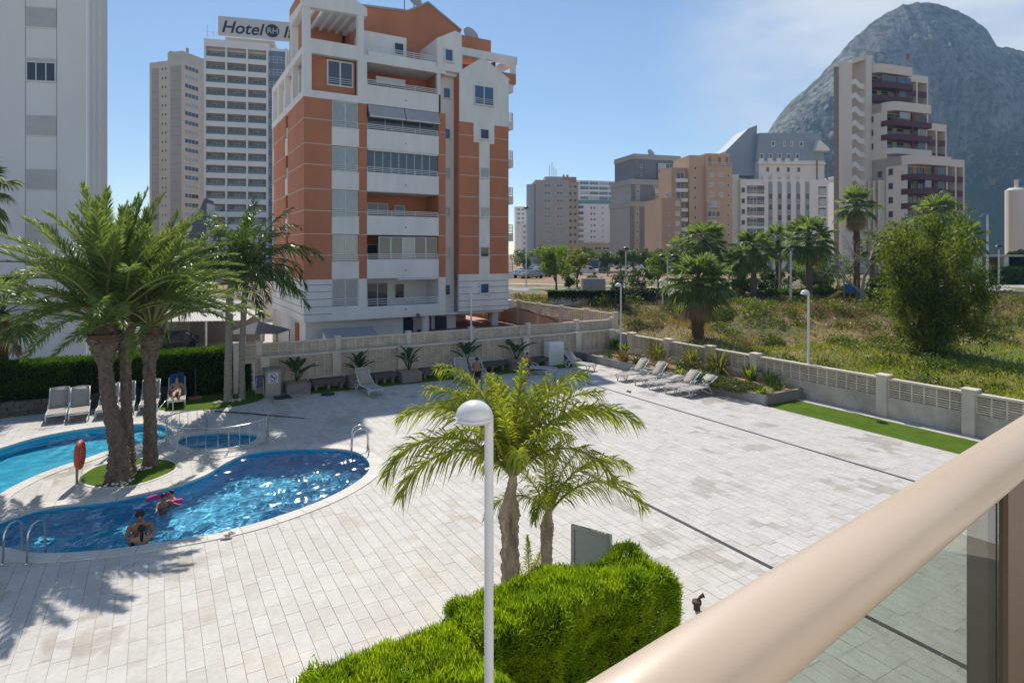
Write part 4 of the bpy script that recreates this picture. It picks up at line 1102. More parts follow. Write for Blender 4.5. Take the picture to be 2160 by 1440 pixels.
# stepped cream tower with maroon balconies
CREAM = mat('cream_tower_render', (0.76, 0.69, 0.61), 0.85, 0.08, 0.06)
MAROON = mat('maroon_balcony', (0.10, 0.03, 0.042), 0.6, 0.15, 0.1)
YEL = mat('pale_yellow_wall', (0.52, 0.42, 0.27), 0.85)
ST = building('apartment_tower', 'stepped cream tower with maroon balconies and zigzag stair under the mountain', 1925, 125, 20)
tiers = ((0.0, 0.0, 11.4, 26.7-PLAT, 0), (-0.0, 4.6, 11.8, 38.7-PLAT, 1), (0.0, 8.3, 11.0, 47.8-PLAT, 2))
FT = 2.98
def rounded(x0, y0, x1, y1, r, n=6):
    return [(x0+r-r*math.sin(math.pi/2*k/n), y0+r-r*math.cos(math.pi/2*k/n)) for k in range(n, -1, -1)][::1] + [(x1, y0), (x1, y1), (x0, y1)]
for x0, y0, x1, zt, k in tiers:
    r = 2.2
    pr = rounded(x0, y0, x1, 13.02, r)
    add('wall', MB().prism([(x0, y0+2.4), (x1, y0+2.4), (x1, 13), (x0, 13)], 0, zt-0.02), CREAM, ST)
    add('crown', MB().prism(pr, zt-1.9, zt), CREAM, ST)
    bx('corner_wall', CREAM, ST, x0, y0+1.3, 0, x0+0.3, y0+2.4, zt-1.9)
    zlow = 4 if k == 0 else tiers[k-1][3]+0.3
    f = 0
    while True:
        zf = zt-1.9-(f+1)*FT
        if zf < zlow-1: break
        bal = MB().prism(rounded(x0-0.15, y0-0.15, x1, y0+2.4, r), zf-0.25, zf+0.95)
        add('balcony', bal, MAROON if (f, k) != (2, 1) else CREAM, ST)
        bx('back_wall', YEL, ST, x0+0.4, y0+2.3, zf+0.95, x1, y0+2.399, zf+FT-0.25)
        railing(ST, x0+1.5, x1, y0-0.1, zf+0.95, 0.3, 1, 2.0, r=0.035, m=GREYR)
        window(ST, x0+1.2, y0+2.2, zf+0.4, 1.8, 2.2, GLASSD, 2, frame=MAROON, sill=False, name='door'); window(ST, x0+4.4, y0+2.2, zf+0.4, 1.9, 2.2, GLASSD, 2, frame=MAROON, sill=False, name='door')
        window(ST, x1-3.2, y0+0.6, zf+0.95, 2.2, 1.75, (GLASSM, GLASSD, CURTSKY)[(f+k) % 3], 3, frame=GREYR, sill=False, fr=0.1)
        if f == 0 and k == 2:
            for j in range(5): window(ST, x0+2.0+j*1.75, y0+0.1, zf+0.95, 1.7, 1.6, GLASSB if j > 2 else GLASSM, 2, frame=GREYR, sill=False, fr=0.1)
        if (f+k) % 3 == 1: bx('awning', AWN, ST, x0+2.4+1.2*(f % 2), y0-0.05, zf+1.2, x0+5.4, y0+0.05, zf+FT-0.3)
        bx('post', MAROON, ST, x0+6.2, y0+0.1, zf+0.95, x0+6.6, y0+0.5, zf+FT-0.25)
        for yy in (y0+4.3, ):
            if yy < 20: window(ST, x0-0.09, yy+1, zf+1.2, 1.0, 1.3, GLASSD, 1, face='left', frame=GREYR, fr=0.1)
        window(ST, x0-0.09, y0+7.8, zf+1.0, 1.0, 1.3, GLASSD, 1, face='left', frame=GREYR, fr=0.1)
        f += 1
# right-hand shoulders
for x0, x1, y0, yt in ((11.4, 17.2, 1.2, 338), (11.8, 18.6, 6.0, 262), (11.0, 18.6, 10.2, 160)):
    zt = EYE + (HYP-yt)/FPX*(131+y0*0.9) - PLAT
    bx('crown', CREAM, ST, x0, y0, zt-1.6, x1, y0+8, zt); bx('shoulder', CREAM, ST, x0, y0+2.2, 0, x1, 16, zt-0.02)
    for x in (x0+0.2, (x0+x1)/2, x1-0.4): bx('pier', CREAM, ST, x, y0, 0, x+0.45, y0+2.2, zt-1.6)
    for f in range(9):
        zf = zt-1.6-(f+1)*FT
        if zf < 3: break
        for a, b in ((x0+0.65, (x0+x1)/2), ((x0+x1)/2+0.45, x1-0.4)):
            bx('balcony', MAROON, ST, a, y0+0.05, zf-0.25, b, y0+0.3, zf+0.95)
            window(ST, a+0.3, y0+2.1, zf, b-a-0.6, 2.3, (GLASSD, GLASSM, CURTSKY)[f % 3], 2, frame=MAROON, sill=False, name='door')
# stair tower
sx0, sx1, sy = -8.4, 0.0, 9.6
zt = 49.6-PLAT
bx('stair_wall', CREAM, ST, sx0, sy, 0, sx0+3.0, sy+0.7, zt-2.0); bx('stair_wall', CREAM, ST, sx1-1.7, sy-0.3, 0, sx1, sy+4, zt)
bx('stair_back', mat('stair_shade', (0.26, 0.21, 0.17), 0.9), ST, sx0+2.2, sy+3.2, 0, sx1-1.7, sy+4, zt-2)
add('stair_roof', MB().prism_y([(sx0+3.0, zt-2.2), (sx1-1.7, zt-1.0), (sx1-1.7, zt), (sx0+3.0, zt-1.2)], sy, sy+4), CREAM, ST)
for f in range(16):
    zf = zt-6.4-f*FT
    if zf < 2: break
    a, b = sx0+3.0, sx1-1.7; w = b-a
    add('stair_flight', MB().prism_y([(a, zf+0.6), (a+w*0.3, zf+1.1), (a+w*0.72, zf+0.1), (b, zf+0.1), (b, zf-1.0), (a+w*0.66, zf-1.0), (a+w*0.27, zf+0.0), (a, zf-0.5)], sy+0.1, sy+0.4), FW, ST)
q = MB()
for x in (0.6, 3.4): q.tube([(x, 8.8, 47.8-PLAT), (x, 8.8, 50.2-PLAT)], 0.09, 5)
q.box(0.6, 8.72, 50.1-PLAT, 3.4, 8.88, 50.25-PLAT).box(0.55, 8.8, 50.1-PLAT, 0.7, 11.5, 50.25-PLAT).box(3.3, 8.8, 50.1-PLAT, 3.45, 11.5, 50.25-PLAT)
add('roof_frame', q, GREYR, ST)
q = MB(); q.tube([(10.2, 9, 47.8-PLAT), (10.2, 9, 51-PLAT)], 0.06, 5).box(10.25, 8.98, 50-PLAT, 10.9, 9.02, 51-PLAT); add('roof_flag', q, mat('red_flag', (0.5, 0.05, 0.02), 0.8), ST)
for k, x in enumerate((-0.6, )): pass
for k in range(3): bx('fin', CREAM, ST, -1.5-0.1*k, 6.2+k*1.1, 0, -0.001, 6.6+k*1.1, 20.0)
# far right: white gable end and cream drum
b9 = building('apartment_block', 'white distant block and cream rounded end at the picture edge', 2174, 150, 10, PLAT)
zt = zt_(383, 150)
bx('wall', FW, b9, 0, 0, 0, 14, 1.5, zt)
q = MB(); q.lathe([(2.2, 0), (2.2, zt-2.0), (1.4, zt-1.4)], 14); add('drum', q, CREAM, b9, (-1.9, 2.0, 0)); bx('chimney', CREAM, b9, -2.2, 1.7, zt-1.4, -1.5, 2.3, zt+0.6)
for f in range(4): window(b9, 0.6, -0.1, zt-3.5-f*3, 1.4, 1.8, GLASSD, 1, fr=0.12)
# distant bluish houses behind the terracotta block
for px, yt, w, D, an, lab in ((1088, 436, 9, 420, 5, 'pale distant block just right of the terracotta block'), (1100, 470, 8, 330, 12, 'small distant block below the pale one by the side balconies')):
    far_block('apartment_block', lab, px, D, an, w, 10, yt, FW, (1, 4), 3.0, 1.4, GLASSB, ww=2.0)
# ================================================================== plants
import numpy as np
nprng = np.random.default_rng(11)
def np_mesh(name, arr, m, smooth=False):            # arr: N x k x 3 separate faces
    n, k, _ = arr.shape
    me = bpy.data.meshes.new(name)
    me.vertices.add(n*k); me.vertices.foreach_set('co', arr.astype(np.float32).ravel())
    me.loops.add(n*k); me.loops.foreach_set('vertex_index', np.arange(n*k, dtype=np.int32))
    me.polygons.add(n); me.polygons.foreach_set('loop_start', np.arange(0, n*k, k, dtype=np.int32))
    try: me.polygons.foreach_set('loop_total', np.full(n, k, dtype=np.int32))
    except Exception: pass
    me.update(calc_edges=True)
    me.materials.append(m)
    return me
def unit(a): return a/np.maximum(np.linalg.norm(a, axis=-1, keepdims=True), 1e-9)
def sprigs(P, Nn, ln, w, up=0.5, jit=0.5):           # pointed blades growing out of a surface
    n = len(P)
    d = unit(Nn*1.0 + np.array([0, 0, up]) + nprng.normal(0, jit, (n, 3)))
    s = unit(np.cross(d, nprng.normal(0, 1, (n, 3))))
    L_ = (ln*nprng.uniform(0.5, 1.25, n))[:, None]; W_ = (w*nprng.uniform(0.6, 1.3, n))[:, None]
    return np.stack([P - s*W_, P + s*W_, P + d*L_], axis=1)
def leaves(P, size, aspect=0.5, hang=0.0):
    n = len(P)
    a = unit(nprng.normal(0, 1, (n, 3)) + np.array([0, 0, -hang])); b = unit(np.cross(a, nprng.normal(0, 1, (n, 3))))
    S = (size*nprng.uniform(0.6, 1.3, n))[:, None]
    return np.stack([P - a*S*0.5, P + b*S*aspect*0.5, P + a*S*0.5, P - b*S*aspect*0.5], axis=1)
HEDGE_L = leaf('cypress_green', (0.26, 0.35, 0.016), (0.08, 0.16, 0.012), 0.48, 2.0)
HEDGE_D = leaf('dark_hedge_green', (0.10, 0.19, 0.014), (0.025, 0.06, 0.008), 0.35, 1.5)
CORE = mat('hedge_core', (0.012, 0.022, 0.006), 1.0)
def hedge(name, label, x0, y0, x1, y1, z0, z1, n, ln, w, m, loc=(0,0,0), rotz=0, wob=0.08, up=0.6, faces=('top', 'front', 'left', 'right', 'back'), group=None, xcuts=0):
    root = thing(name, label, 'hedge', loc, rotz, group)
    c = max(0.10, wob*1.7)
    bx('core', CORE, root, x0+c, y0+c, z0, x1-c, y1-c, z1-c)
    A = {'top': (x1-x0)*(y1-y0), 'front': (x1-x0)*(z1-z0), 'back': (x1-x0)*(z1-z0), 'left': (y1-y0)*(z1-z0), 'right': (y1-y0)*(z1-z0)}
    tot = sum(A[f] for f in faces); parts = []
    for f in faces:
        k = int(n*A[f]/tot); u, v = nprng.uniform(0, 1, k), nprng.uniform(0, 1, k)
        X, Y, Z = x0+(x1-x0)*u, y0+(y1-y0)*u, z0+(z1-z0)*v
        if f == 'top': P = np.stack([X, y0+(y1-y0)*v, np.full(k, z1)], 1); Nn = np.tile([0, 0, 1.0], (k, 1))
        elif f == 'front': P = np.stack([X, np.full(k, y0), Z], 1); Nn = np.tile([0, -1.0, 0], (k, 1))
        elif f == 'back': P = np.stack([X, np.full(k, y1), Z], 1); Nn = np.tile([0, 1.0, 0], (k, 1))
        elif f == 'left': P = np.stack([np.full(k, x0), Y, Z], 1); Nn = np.tile([-1.0, 0, 0], (k, 1))
        else: P = np.stack([np.full(k, x1), Y, Z], 1); Nn = np.tile([1.0, 0, 0], (k, 1))
        wv = np.array([mnoise.noise(Vector((p[0]*1.3, p[1]*1.3, p[2]*1.3)))*1.0 + mnoise.noise(Vector((p[0]*4.5, p[1]*4.5, p[2]*4.5)))*0.55 for p in P])
        # rounded shoulders
        e = np.minimum.reduce([P[:, 0]-x0, x1-P[:, 0], P[:, 1]-y0 + (0 if f != 'front' else 9), y1-P[:, 1] + (0 if f != 'back' else 9)]) if f == 'top' else (z1-P[:, 2])
        rd = np.clip((0.22-e)/0.22, 0, 1)**2*0.14
        P = P + Nn*(wv*wob - rd - 0.03)[:, None] + nprng.normal(0, 0.02, P.shape)
        parts.append(sprigs(P, Nn, ln, w, up, 0.55))
    add('foliage', np_mesh('foliage', np.concatenate(parts), m), None, root)
    return root
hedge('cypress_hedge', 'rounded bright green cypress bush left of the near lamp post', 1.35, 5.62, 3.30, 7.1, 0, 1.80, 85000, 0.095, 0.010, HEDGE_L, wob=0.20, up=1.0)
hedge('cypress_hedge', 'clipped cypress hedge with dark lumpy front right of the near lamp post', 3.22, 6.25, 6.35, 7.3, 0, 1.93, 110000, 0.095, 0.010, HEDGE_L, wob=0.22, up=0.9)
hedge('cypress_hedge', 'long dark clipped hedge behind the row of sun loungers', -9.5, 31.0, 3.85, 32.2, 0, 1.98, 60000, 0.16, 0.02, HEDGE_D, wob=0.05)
# ------------------------------------------------------------------ feather palms
PET = mat('pale_petiole', (0.26, 0.27, 0.10), 0.6)
def feather(name, Ln, e0, bend, n, ll, lw, droop, vee, seed, bare=0.14, plum=0.0, m=None):
    rg = random.Random(seed); mb = MB(); pts = []; p = Vector((0, 0, 0)); S = 16
    ang = lambda t: R(e0) - R(bend)*t**1.25
    sway = rg.uniform(-0.12, 0.12)
    for i in range(S+1):
        pts.append(p.copy()); t = i/S
        p = p + Vector((math.cos(ang(t)), sway*t, math.sin(ang(t))))*Ln/S
    mb.tube(pts, [0.035*Ln/3*(1-0.85*i/S)+0.004 for i in range(S+1)], 4)
    def P(t):
        k = min(S-1e-6, t*S); i = int(k); return pts[i].lerp(pts[i+1], k-i), (pts[i+1]-pts[i]).normalized()
    for q in range(n):
        t = bare + (1-bare)*(q+0.5)/n
        for sd_ in (-1, 1):
            tt = min(0.995, t + rg.uniform(-0.4, 0.4)/n)
            p, T = P(tt); Yv = Vector((0, 1, 0)); Nn = T.cross(Yv)*-1
            if Nn.z < 0: Nn = -Nn
            sw = R(28 + 42*tt + rg.uniform(-7, 7)); vv = vee + rg.uniform(-1, 1)*plum
            d = (Yv*sd_*math.cos(sw) + T*math.sin(sw) + Nn*vv).normalized()
            l = ll*(math.sin(math.pi*(0.10+0.84*tt))**0.65)*rg.uniform(0.85, 1.1)
            wv = (T*math.cos(sw)*0.9 - Yv*sd_*math.sin(sw)*0.9 + Nn*rg.uniform(-0.8, 0.8)).normalized()*lw
            g = Vector((0, 0, -1))*l*droop*rg.uniform(0.7, 1.3)
            a = p; b = p + d*l*0.5 + g*0.22; c = p + d*l + g
            mb.add([tuple(a-wv*0.5), tuple(a+wv*0.5), tuple(b+wv), tuple(b-wv), tuple(c)], [(0,1,2,3), (3,2,4)])
    me = mb.mesh(name); me.materials.append(m); me.materials.append(PET)
    for q in range(S*4): me.polygons[q].material_index = 1
    return me
def trunk_mesh(path, rad, n=14, rings=70, rough=0.05, ringy=0.0, seed=1, scaly=0.0):
    mb = MB(); path = [Vector(p) for p in path]
    pts = []; rr = []
    for i in range(rings+1):
        k = i/rings*(len(path)-1); a = min(int(k), len(path)-2)
        pts.append(path[a].lerp(path[a+1], k-a)); r0 = rad[a]+(rad[a+1]-rad[a])*(k-a)
        rr.append(r0*(1+ringy*math.sin(i*1.7)))
    mb.tube(pts, rr, n)
    for i, v in enumerate(mb.v):
        c = pts[min(i//n, rings)]; d = Vector(v)-c; az = math.atan2(d.y, d.x)
        s_ = 1+rough*mnoise.noise(Vector((v[0]*9, v[1]*9, v[2]*7+seed)))*3 + scaly*abs(math.sin(4*az+v[2]*13))*abs(math.sin(4*az-v[2]*13))
        mb.v[i] = tuple(c + d*s_)
    return mb
BARK = mat('grey_palm_bark', (0.17, 0.13, 0.10), 0.95, 0.5, 9, 1.0, 22, stretch=(1, 1, 0.45))
BARKB = mat('brown_fibre', (0.15, 0.085, 0.045), 0.95, 0.5, 14, 1.0, 40)
BARKL = mat('pale_palm_bark', (0.33, 0.28, 0.23), 0.9, 0.35, 6, 0.6, 20, stretch=(1, 1, 4))
PHX = leaf('date_palm_green', (0.18, 0.245, 0.08), (0.095, 0.145, 0.05), 0.4, 1.2, 0.34)
QPL = leaf('queen_palm_green', (0.27, 0.29, 0.035), (0.13, 0.19, 0.022), 0.52, 1.0, 0.35)
QPD = leaf('queen_palm_dark', (0.085, 0.15, 0.035), (0.04, 0.08, 0.02), 0.36, 1.0, 0.32)
def palm(name, label, base, path, rad, fronds, variants, bark, group=None, boots=None, scale=1.0, rough=0.05, ringy=0.03, seed=1):
    root = thing(name, label, 'palm tree', base, 0, group)
    add('trunk', trunk_mesh(path, rad, 24 if boots else 14, 150 if boots else 70, rough, ringy, seed, 0.17 if boots else 0.0), bark, root, smooth=not boots)
    topp = Vector(path[-1])
    if boots:
        nb, zb0, zb1, rb = boots; mb = MB(); rg = random.Random(seed)
        for k in range(nb):
            t = k/nb; z = topp.z - zb1 + (zb1-zb0)*t; a = k*2.39996
            kk = (topp.z-zb1+(zb1-zb0)*t)
            lo = Vector(path[-2]).lerp(topp, 0.5) if len(path) > 1 else topp
            f = max(0, min(1, (z-path[-2][2])/max(0.01, (topp.z-path[-2][2]))))
            cpt = Vector(path[-2]).lerp(topp, f)
            r0 = rb*(0.85+0.2*math.sin(math.pi*t)); d = Vector((math.cos(a), math.sin(a), 0))
            p0 = cpt + d*r0*0.75; p1 = cpt + d*(r0*1.12) + Vector((0, 0, 0.16)); s_ = Vector((-d.y, d.x, 0))*0.075
            mb.add([tuple(p0-s_-Vector((0,0,.05))), tuple(p0+s_-Vector((0,0,.05))), tuple(p1+s_*0.7), tuple(p1-s_*0.7), tuple(p1+s_*0.7-d*0.10), tuple(p1-s_*0.7-d*0.10)], [(0,1,2,3), (3,2,4,5)])
        add('leaf_base', mb, BARKB, root, kind='stuff')
    for (v, az, sc, tilt) in fronds:
        add('frond', variants[v], None, root, topp + Vector((math.cos(az)*0.06, math.sin(az)*0.06, 0)), (0, tilt, az), sc*scale)
    return root
phx = [feather('frond', 3.5, e, b, 104, 0.50, 0.0145, 0.16, 0.28, 40+i, 0.25, 0.32, PHX) for i, (e, b) in enumerate(((86, 28), (74, 42), (63, 52), (50, 60), (37, 64), (24, 62)))]
def date_fronds(n, seed, lowest=5):
    rg = random.Random(seed); out = []
    for k in range(n):
        t = (k+0.5)/n; v = min(lowest, int(t*(lowest+1)))
        out.append((v, k*2.39996+rg.uniform(-0.25, 0.25), rg.uniform(0.85, 1.08), R(rg.uniform(-8, 8))))
    return out
def rel(base, px, py, D=None):
    D = D or depth(base); p = far(px, py, D); return tuple(Vector(p)-Vector(base))
PG = 'date palms on the turf island'
b_ = at(250, 1012)
palm('date_palm', 'stout date palm with thick leaning trunk at the front of the turf island', b_, [(0,0,-0.1), (0.02,0,0.8), rel(b_, 230, 850), rel(b_, 222, 770), rel(b_, 219, 715), rel(b_, 222, 682)], [0.33, 0.22, 0.165, 0.17, 0.36, 0.31], date_fronds(52, 1), phx, BARK, PG, (70, 0.0, 1.5, 0.42), 1.06, 0.07)
b_ = at(268, 1000)
palm('date_palm', 'date palm whose trunk leans against the stout front palm', b_, [(0,0,-0.1), (0.02,0.1,0.8), rel(b_, 267, 860), rel(b_, 265, 760), rel(b_, 263, 690), rel(b_, 262, 662)], [0.22, 0.155, 0.125, 0.13, 0.25, 0.21], date_fronds(40, 2), phx, BARK, PG, (50, 0.0, 1.2, 0.33), 1.0, 0.07, seed=5)
b_ = at(317, 984)
palm('date_palm', 'slimmer straight date palm beside the white pebbles on the island', b_, [(0,0,-0.1), (0,0,1.0), rel(b_, 316, 860), rel(b_, 315, 770), rel(b_, 318, 715), rel(b_, 319, 690)], [0.20, 0.165, 0.155, 0.15, 0.28, 0.22], date_fronds(42, 3), phx, BARK, PG, (50, 0.0, 1.1, 0.28), 0.98, 0.07, seed=9)
# slim palms by the hedge
qpd = [feather('frond', 3.0, e, b, 46, 0.62, 0.022, 0.5, 0.1, 70+i, 0.14, 0.5, QPD) for i, (e, b) in enumerate(((84, 50), (70, 90), (54, 112), (36, 116), (8, 85)))]
def queen_fronds(n, seed, mx=4):
    rg = random.Random(seed)
    return [(min(mx, int((k+0.5)/n*(mx+1))), k*2.39996+rg.uniform(-0.3, 0.3), rg.uniform(0.8, 1.1), R(rg.uniform(-10, 10))) for k in range(n)]
QG = 'slim feather palms by the hedge'
b_ = at(481, 846)
palm('queen_palm', 'slim grey-trunked palm with drooping fronds and brown skirt by the hedge', b_, [(0,0,-0.1), (0,0,1.2), rel(b_, 482, 740), rel(b_, 484, 650), rel(b_, 487, 598)], [0.19, 0.16, 0.15, 0.16, 0.12], queen_fronds(26, 4), qpd, BARKL, QG, None, 1.22, seed=3)
b_ = at(510, 842)
palm('queen_palm', 'slender pale palm with glossy arching crown nearest the terracotta block', b_, [(0,0,-0.1), (0,0,1.2), rel(b_, 510, 740), rel(b_, 515, 640), rel(b_, 520, 580)], [0.16, 0.13, 0.12, 0.12, 0.10], queen_fronds(24, 5, 3), qpd, BARKL, QG, None, 1.22, seed=4)
# near palms in front of the balcony
ql = [feather('frond', 2.6, e, b, 104, 0.60, 0.017, 0.62, 0.30, 90+i, 0.10, 0.75, QPL) for i, (e, b) in enumerate(((88, 40), (78, 85), (66, 112), (52, 125), (70, 95)))]
CA = -HEAD                                           # camera-right direction in the plan
b_ = at(1077, 1296)
def caz(deg): return R(deg) + CA
fr = [(3, caz(182), 1.02, 0), (3, caz(200), 0.92, 0.06), (2, caz(163), 1.05, 0), (1, caz(150), 1.02, -0.05), (2, caz(138), 0.98, 0), (2, caz(4), 1.06, -0.04), (2, caz(22), 0.98, 0), (1, caz(40), 0.98, 0), (4, caz(70), 0.95, 0), (4, caz(100), 0.95, 0),
      (0, caz(20), 0.72, 0), (0, caz(140), 0.7, 0.05), (0, caz(250), 0.68, 0.1), (1, caz(320), 0.66, 0.1), (1, caz(222), 0.7, 0.12), (4, caz(275), 0.6, 0.1), (1, caz(172), 0.9, 0), (1, caz(110), 0.9, 0), (1, caz(10), 0.88, 0), (4, caz(55), 0.95, 0), (4, caz(125), 0.95, 0.05), (3, caz(-15), 0.8, 0), (0, caz(80), 0.8, 0.06)]
palm('queen_palm', 'lush yellow-green feather palm behind the white lamp post', b_, [(0,0,-0.1), (0,0,0.5), rel(b_, 1075, 1130), rel(b_, 1073, 1085), rel(b_, 1077, 1045), rel(b_, 1083, 1000)], [0.19, 0.165, 0.16, 0.19, 0.10, 0.07], fr, ql, mat('fibrous_trunk', (0.44, 0.345, 0.25), 0.95, 0.65, 9, 1.0, 30, stretch=(1, 1, 0.22)), None, None, 1.0, 0.10, 0.05, seed=12)
b_ = at(1152, 1268)
fr = [(3, caz(-2), 0.80, 0), (2, caz(20), 0.78, 0), (2, caz(150), 0.66, 0), (3, caz(190), 0.52, 0.05), (0, caz(60), 0.5, 0), (1, caz(100), 0.66, 0), (1, caz(300), 0.42, 0), (2, caz(255), 0.5, 0.1), (0, caz(10), 0.46, 0.1)]
palm('queen_palm', 'small feather palm beside the framed notice board', b_, [(0,0,-0.1), (0,0,0.5), rel(b_, 1153, 1150), rel(b_, 1154, 1110), rel(b_, 1157, 1075)], [0.15, 0.11, 0.11, 0.13, 0.06], fr, ql, mat('fibrous_trunk', (0.24,)*3), None, None, 1.0, 0.10, 0.05, seed=13)
b_ = at(1117, 1262)
palm('palm_seedling', 'young palm shoot growing between the two feather palms', b_, [(0,0,-0.05), (0,0,0.15)], [0.04, 0.03], [(0, caz(100), 0.36, 0), (1, caz(60), 0.34, 0), (1, caz(150), 0.33, 0), (2, caz(10), 0.3, 0), (1, caz(250), 0.3, 0)], ql, BARKB)
# ------------------------------------------------------------------ fan palms
FANG = leaf('fan_palm_green', (0.17, 0.225, 0.085), (0.08, 0.125, 0.045), 0.42, 0.8, 0.4)
FAND = mat('dead_fan_leaf', (0.38, 0.265, 0.15), 0.95, 0.4, 3)
def fan(name, pet, r, e0, tipdroop, seed, m, nseg=26, spread=215):
    rg = random.Random(seed); mb = MB()
    d = Vector((math.cos(R(e0)), 0, math.sin(R(e0)))); d2 = Vector((math.cos(R(e0-22)), 0, math.sin(R(e0-22))))
    c = d*pet*0.6 + d2*pet*0.4
    mb.tube([(0,0,0), tuple(d*pet*0.6), tuple(c)], [0.028, 0.02, 0.014], 4)
    nrm = Vector((-math.sin(R(e0-30)), 0, math.cos(R(e0-30)))); ax = Vector((math.cos(R(e0-30)), 0, math.sin(R(e0-30)))); Yv = Vector((0, 1, 0))
    for k in range(nseg):
        a = R(-spread/2 + spread*(k+0.5)/nseg + rg.uniform(-2, 2))
        dr = ax*math.cos(a) + Yv*math.sin(a) + nrm*(0.10*math.cos(a*2)+rg.uniform(-0.06, 0.06))
        l = r*(0.78+0.22*math.cos(a*0.8))*rg.uniform(0.9, 1.08); sp = (Yv*math.cos(a)-ax*math.sin(a)).normalized(); w = l*math.tan(R(spread/nseg/2))*1.0
        g = Vector((0, 0, -1))*l*tipdroop
        f = nrm*0.04*(1 if k % 2 else -1)*r
        m1 = c + dr*l*0.55 + g*0.12; t1 = c + dr*l*0.8 + g*0.45; t2 = c + dr*l*0.98 + g*1.0
        mb.add([tuple(c), tuple(m1-sp*w*0.55+f), tuple(m1+sp*w*0.55-f), tuple(t1-sp*w*0.28), tuple(t1+sp*w*0.28), tuple(t2)], [(0,1,2), (1,3,4,2), (3,5,4)])
    me = mb.mesh(name); me.materials.append(m)
    return me
fans = [fan('frond', 1.0, 0.95, e, dr, 200+i, FANG) for i, (e, dr) in enumerate(((80, 0.15), (58, 0.25), (36, 0.35), (14, 0.45), (-12, 0.5), (-35, 0.5)))]
dead = [fan('dead_frond', 0.8, 0.8, e, 0.35, 230+i, FAND, 16, 110) for i, e in enumerate((-42, -60))]
def fan_palm(label, base, h, sc, nf, nd, seed, group, bark=BARK, r0=0.24, lowest=5, lean=(0, 0)):
    root = thing('fan_palm', label, 'palm tree', base, 0, group); rg = random.Random(seed)
    tp = Vector((lean[0], lean[1], h))
    add('trunk', trunk_mesh([(0,0,-0.6), (lean[0]*0.4, lean[1]*0.4, h*0.5), tuple(tp)], [r0*1.2, r0, r0*1.15], 12, 40, 0.06, 0.04, seed), bark, root, smooth=True)
    for k in range(nf):
        t = (k+0.5)/nf; v = min(lowest, int(t*(lowest+1)))
        add('frond', fans[v], None, root, tp, (R(rg.uniform(-8, 8)), R(rg.uniform(-8, 8)), k*2.39996+rg.uniform(-0.3, 0.3)), sc*rg.uniform(0.82, 1.1))
    for k in range(nd):
        add('dead_frond', dead[k % 2], None, root, tp - Vector((0, 0, rg.uniform(0.05, 0.5)*sc)), (0, R(rg.uniform(-8, 8)), k*2.39996+rg.uniform(-0.3, 0.3)), sc*rg.uniform(0.66, 0.92))
    return root
def on_land(px, D, zadd=0):
    p = far(px, 600, D); 
    z = land(p.x, p.y) if (25.2 < p.x < 112 and p.y < 73.6) else PLAT
    return Vector((p.x, p.y, z))
PK = 'fan palms of the park'
for px, yc, D, sc, nf, nd, lab in (
    (1472, 603, 39, 1.34, 50, 44, 'big fan palm with brown skirt standing in the weedy lot'),
    (1488, 512, 62, 1.25, 36, 12, 'fan palm rising behind the big one in the lot'),
    (1440, 528, 66, 1.0, 26, 6, 'smaller fan palm left of the park palms'),
    (1590, 528, 58, 1.10, 36, 10, 'fan palm with two dark trunks before the white block'),
    (1566, 548, 61, 0.95, 26, 8, 'short fan palm hugging the two-trunk palm'),
    (1641, 512, 64, 1.0, 30, 6, 'fan palm behind the thinner park lamp'),
    (1707, 507, 56, 1.22, 38, 6, 'broad fan palm with thick brown trunk right of the park lamp'),
    (1733, 560, 60, 0.8, 20, 8, 'stunted fan palm behind the broad one'),
    (1807, 436, 57, 1.05, 28, 60, 'tall fan palm with grey dead skirt by the bare tree'),
    (1900, 500, 70, 1.1, 30, 4, 'fan palm left of the feathery green tree'),
    (1975, 452, 78, 1.5, 36, 4, 'tallest fan palm crown above the feathery green tree'),
    (2036, 505, 70, 1.2, 30, 8, 'fan palm right of the feathery green tree'),
    (1840, 520, 66, 1.0, 24, 4, 'fan palm hidden behind the bare grey tree')):
    b_ = on_land(px, D); h = (EYE-(yc-HYP)/FPX*D) - b_.z
    fan_palm(lab, b_, h, sc*(1.2 if px != 1472 else 1.0), nf, nd, int(px), PK, BARK if nd < 20 else BARKB, 0.34 if px == 1472 else 0.26, 5 if nd < 20 else 4)
b_ = at(4, 864); fan_palm('fan palm at the left picture edge over the loungers', b_, 3.95, 1.15, 20, 4, 5, None, BARKB, 0.22, 4)
b_ = from_cam((-70-CXP)/FPX*25, 25, 0); fan_palm('tall fan palm mostly off the picture, one tuft against the white block', b_, 8.9, 1.15, 22, 0, 6, None, BARKB, 0.22, 5)
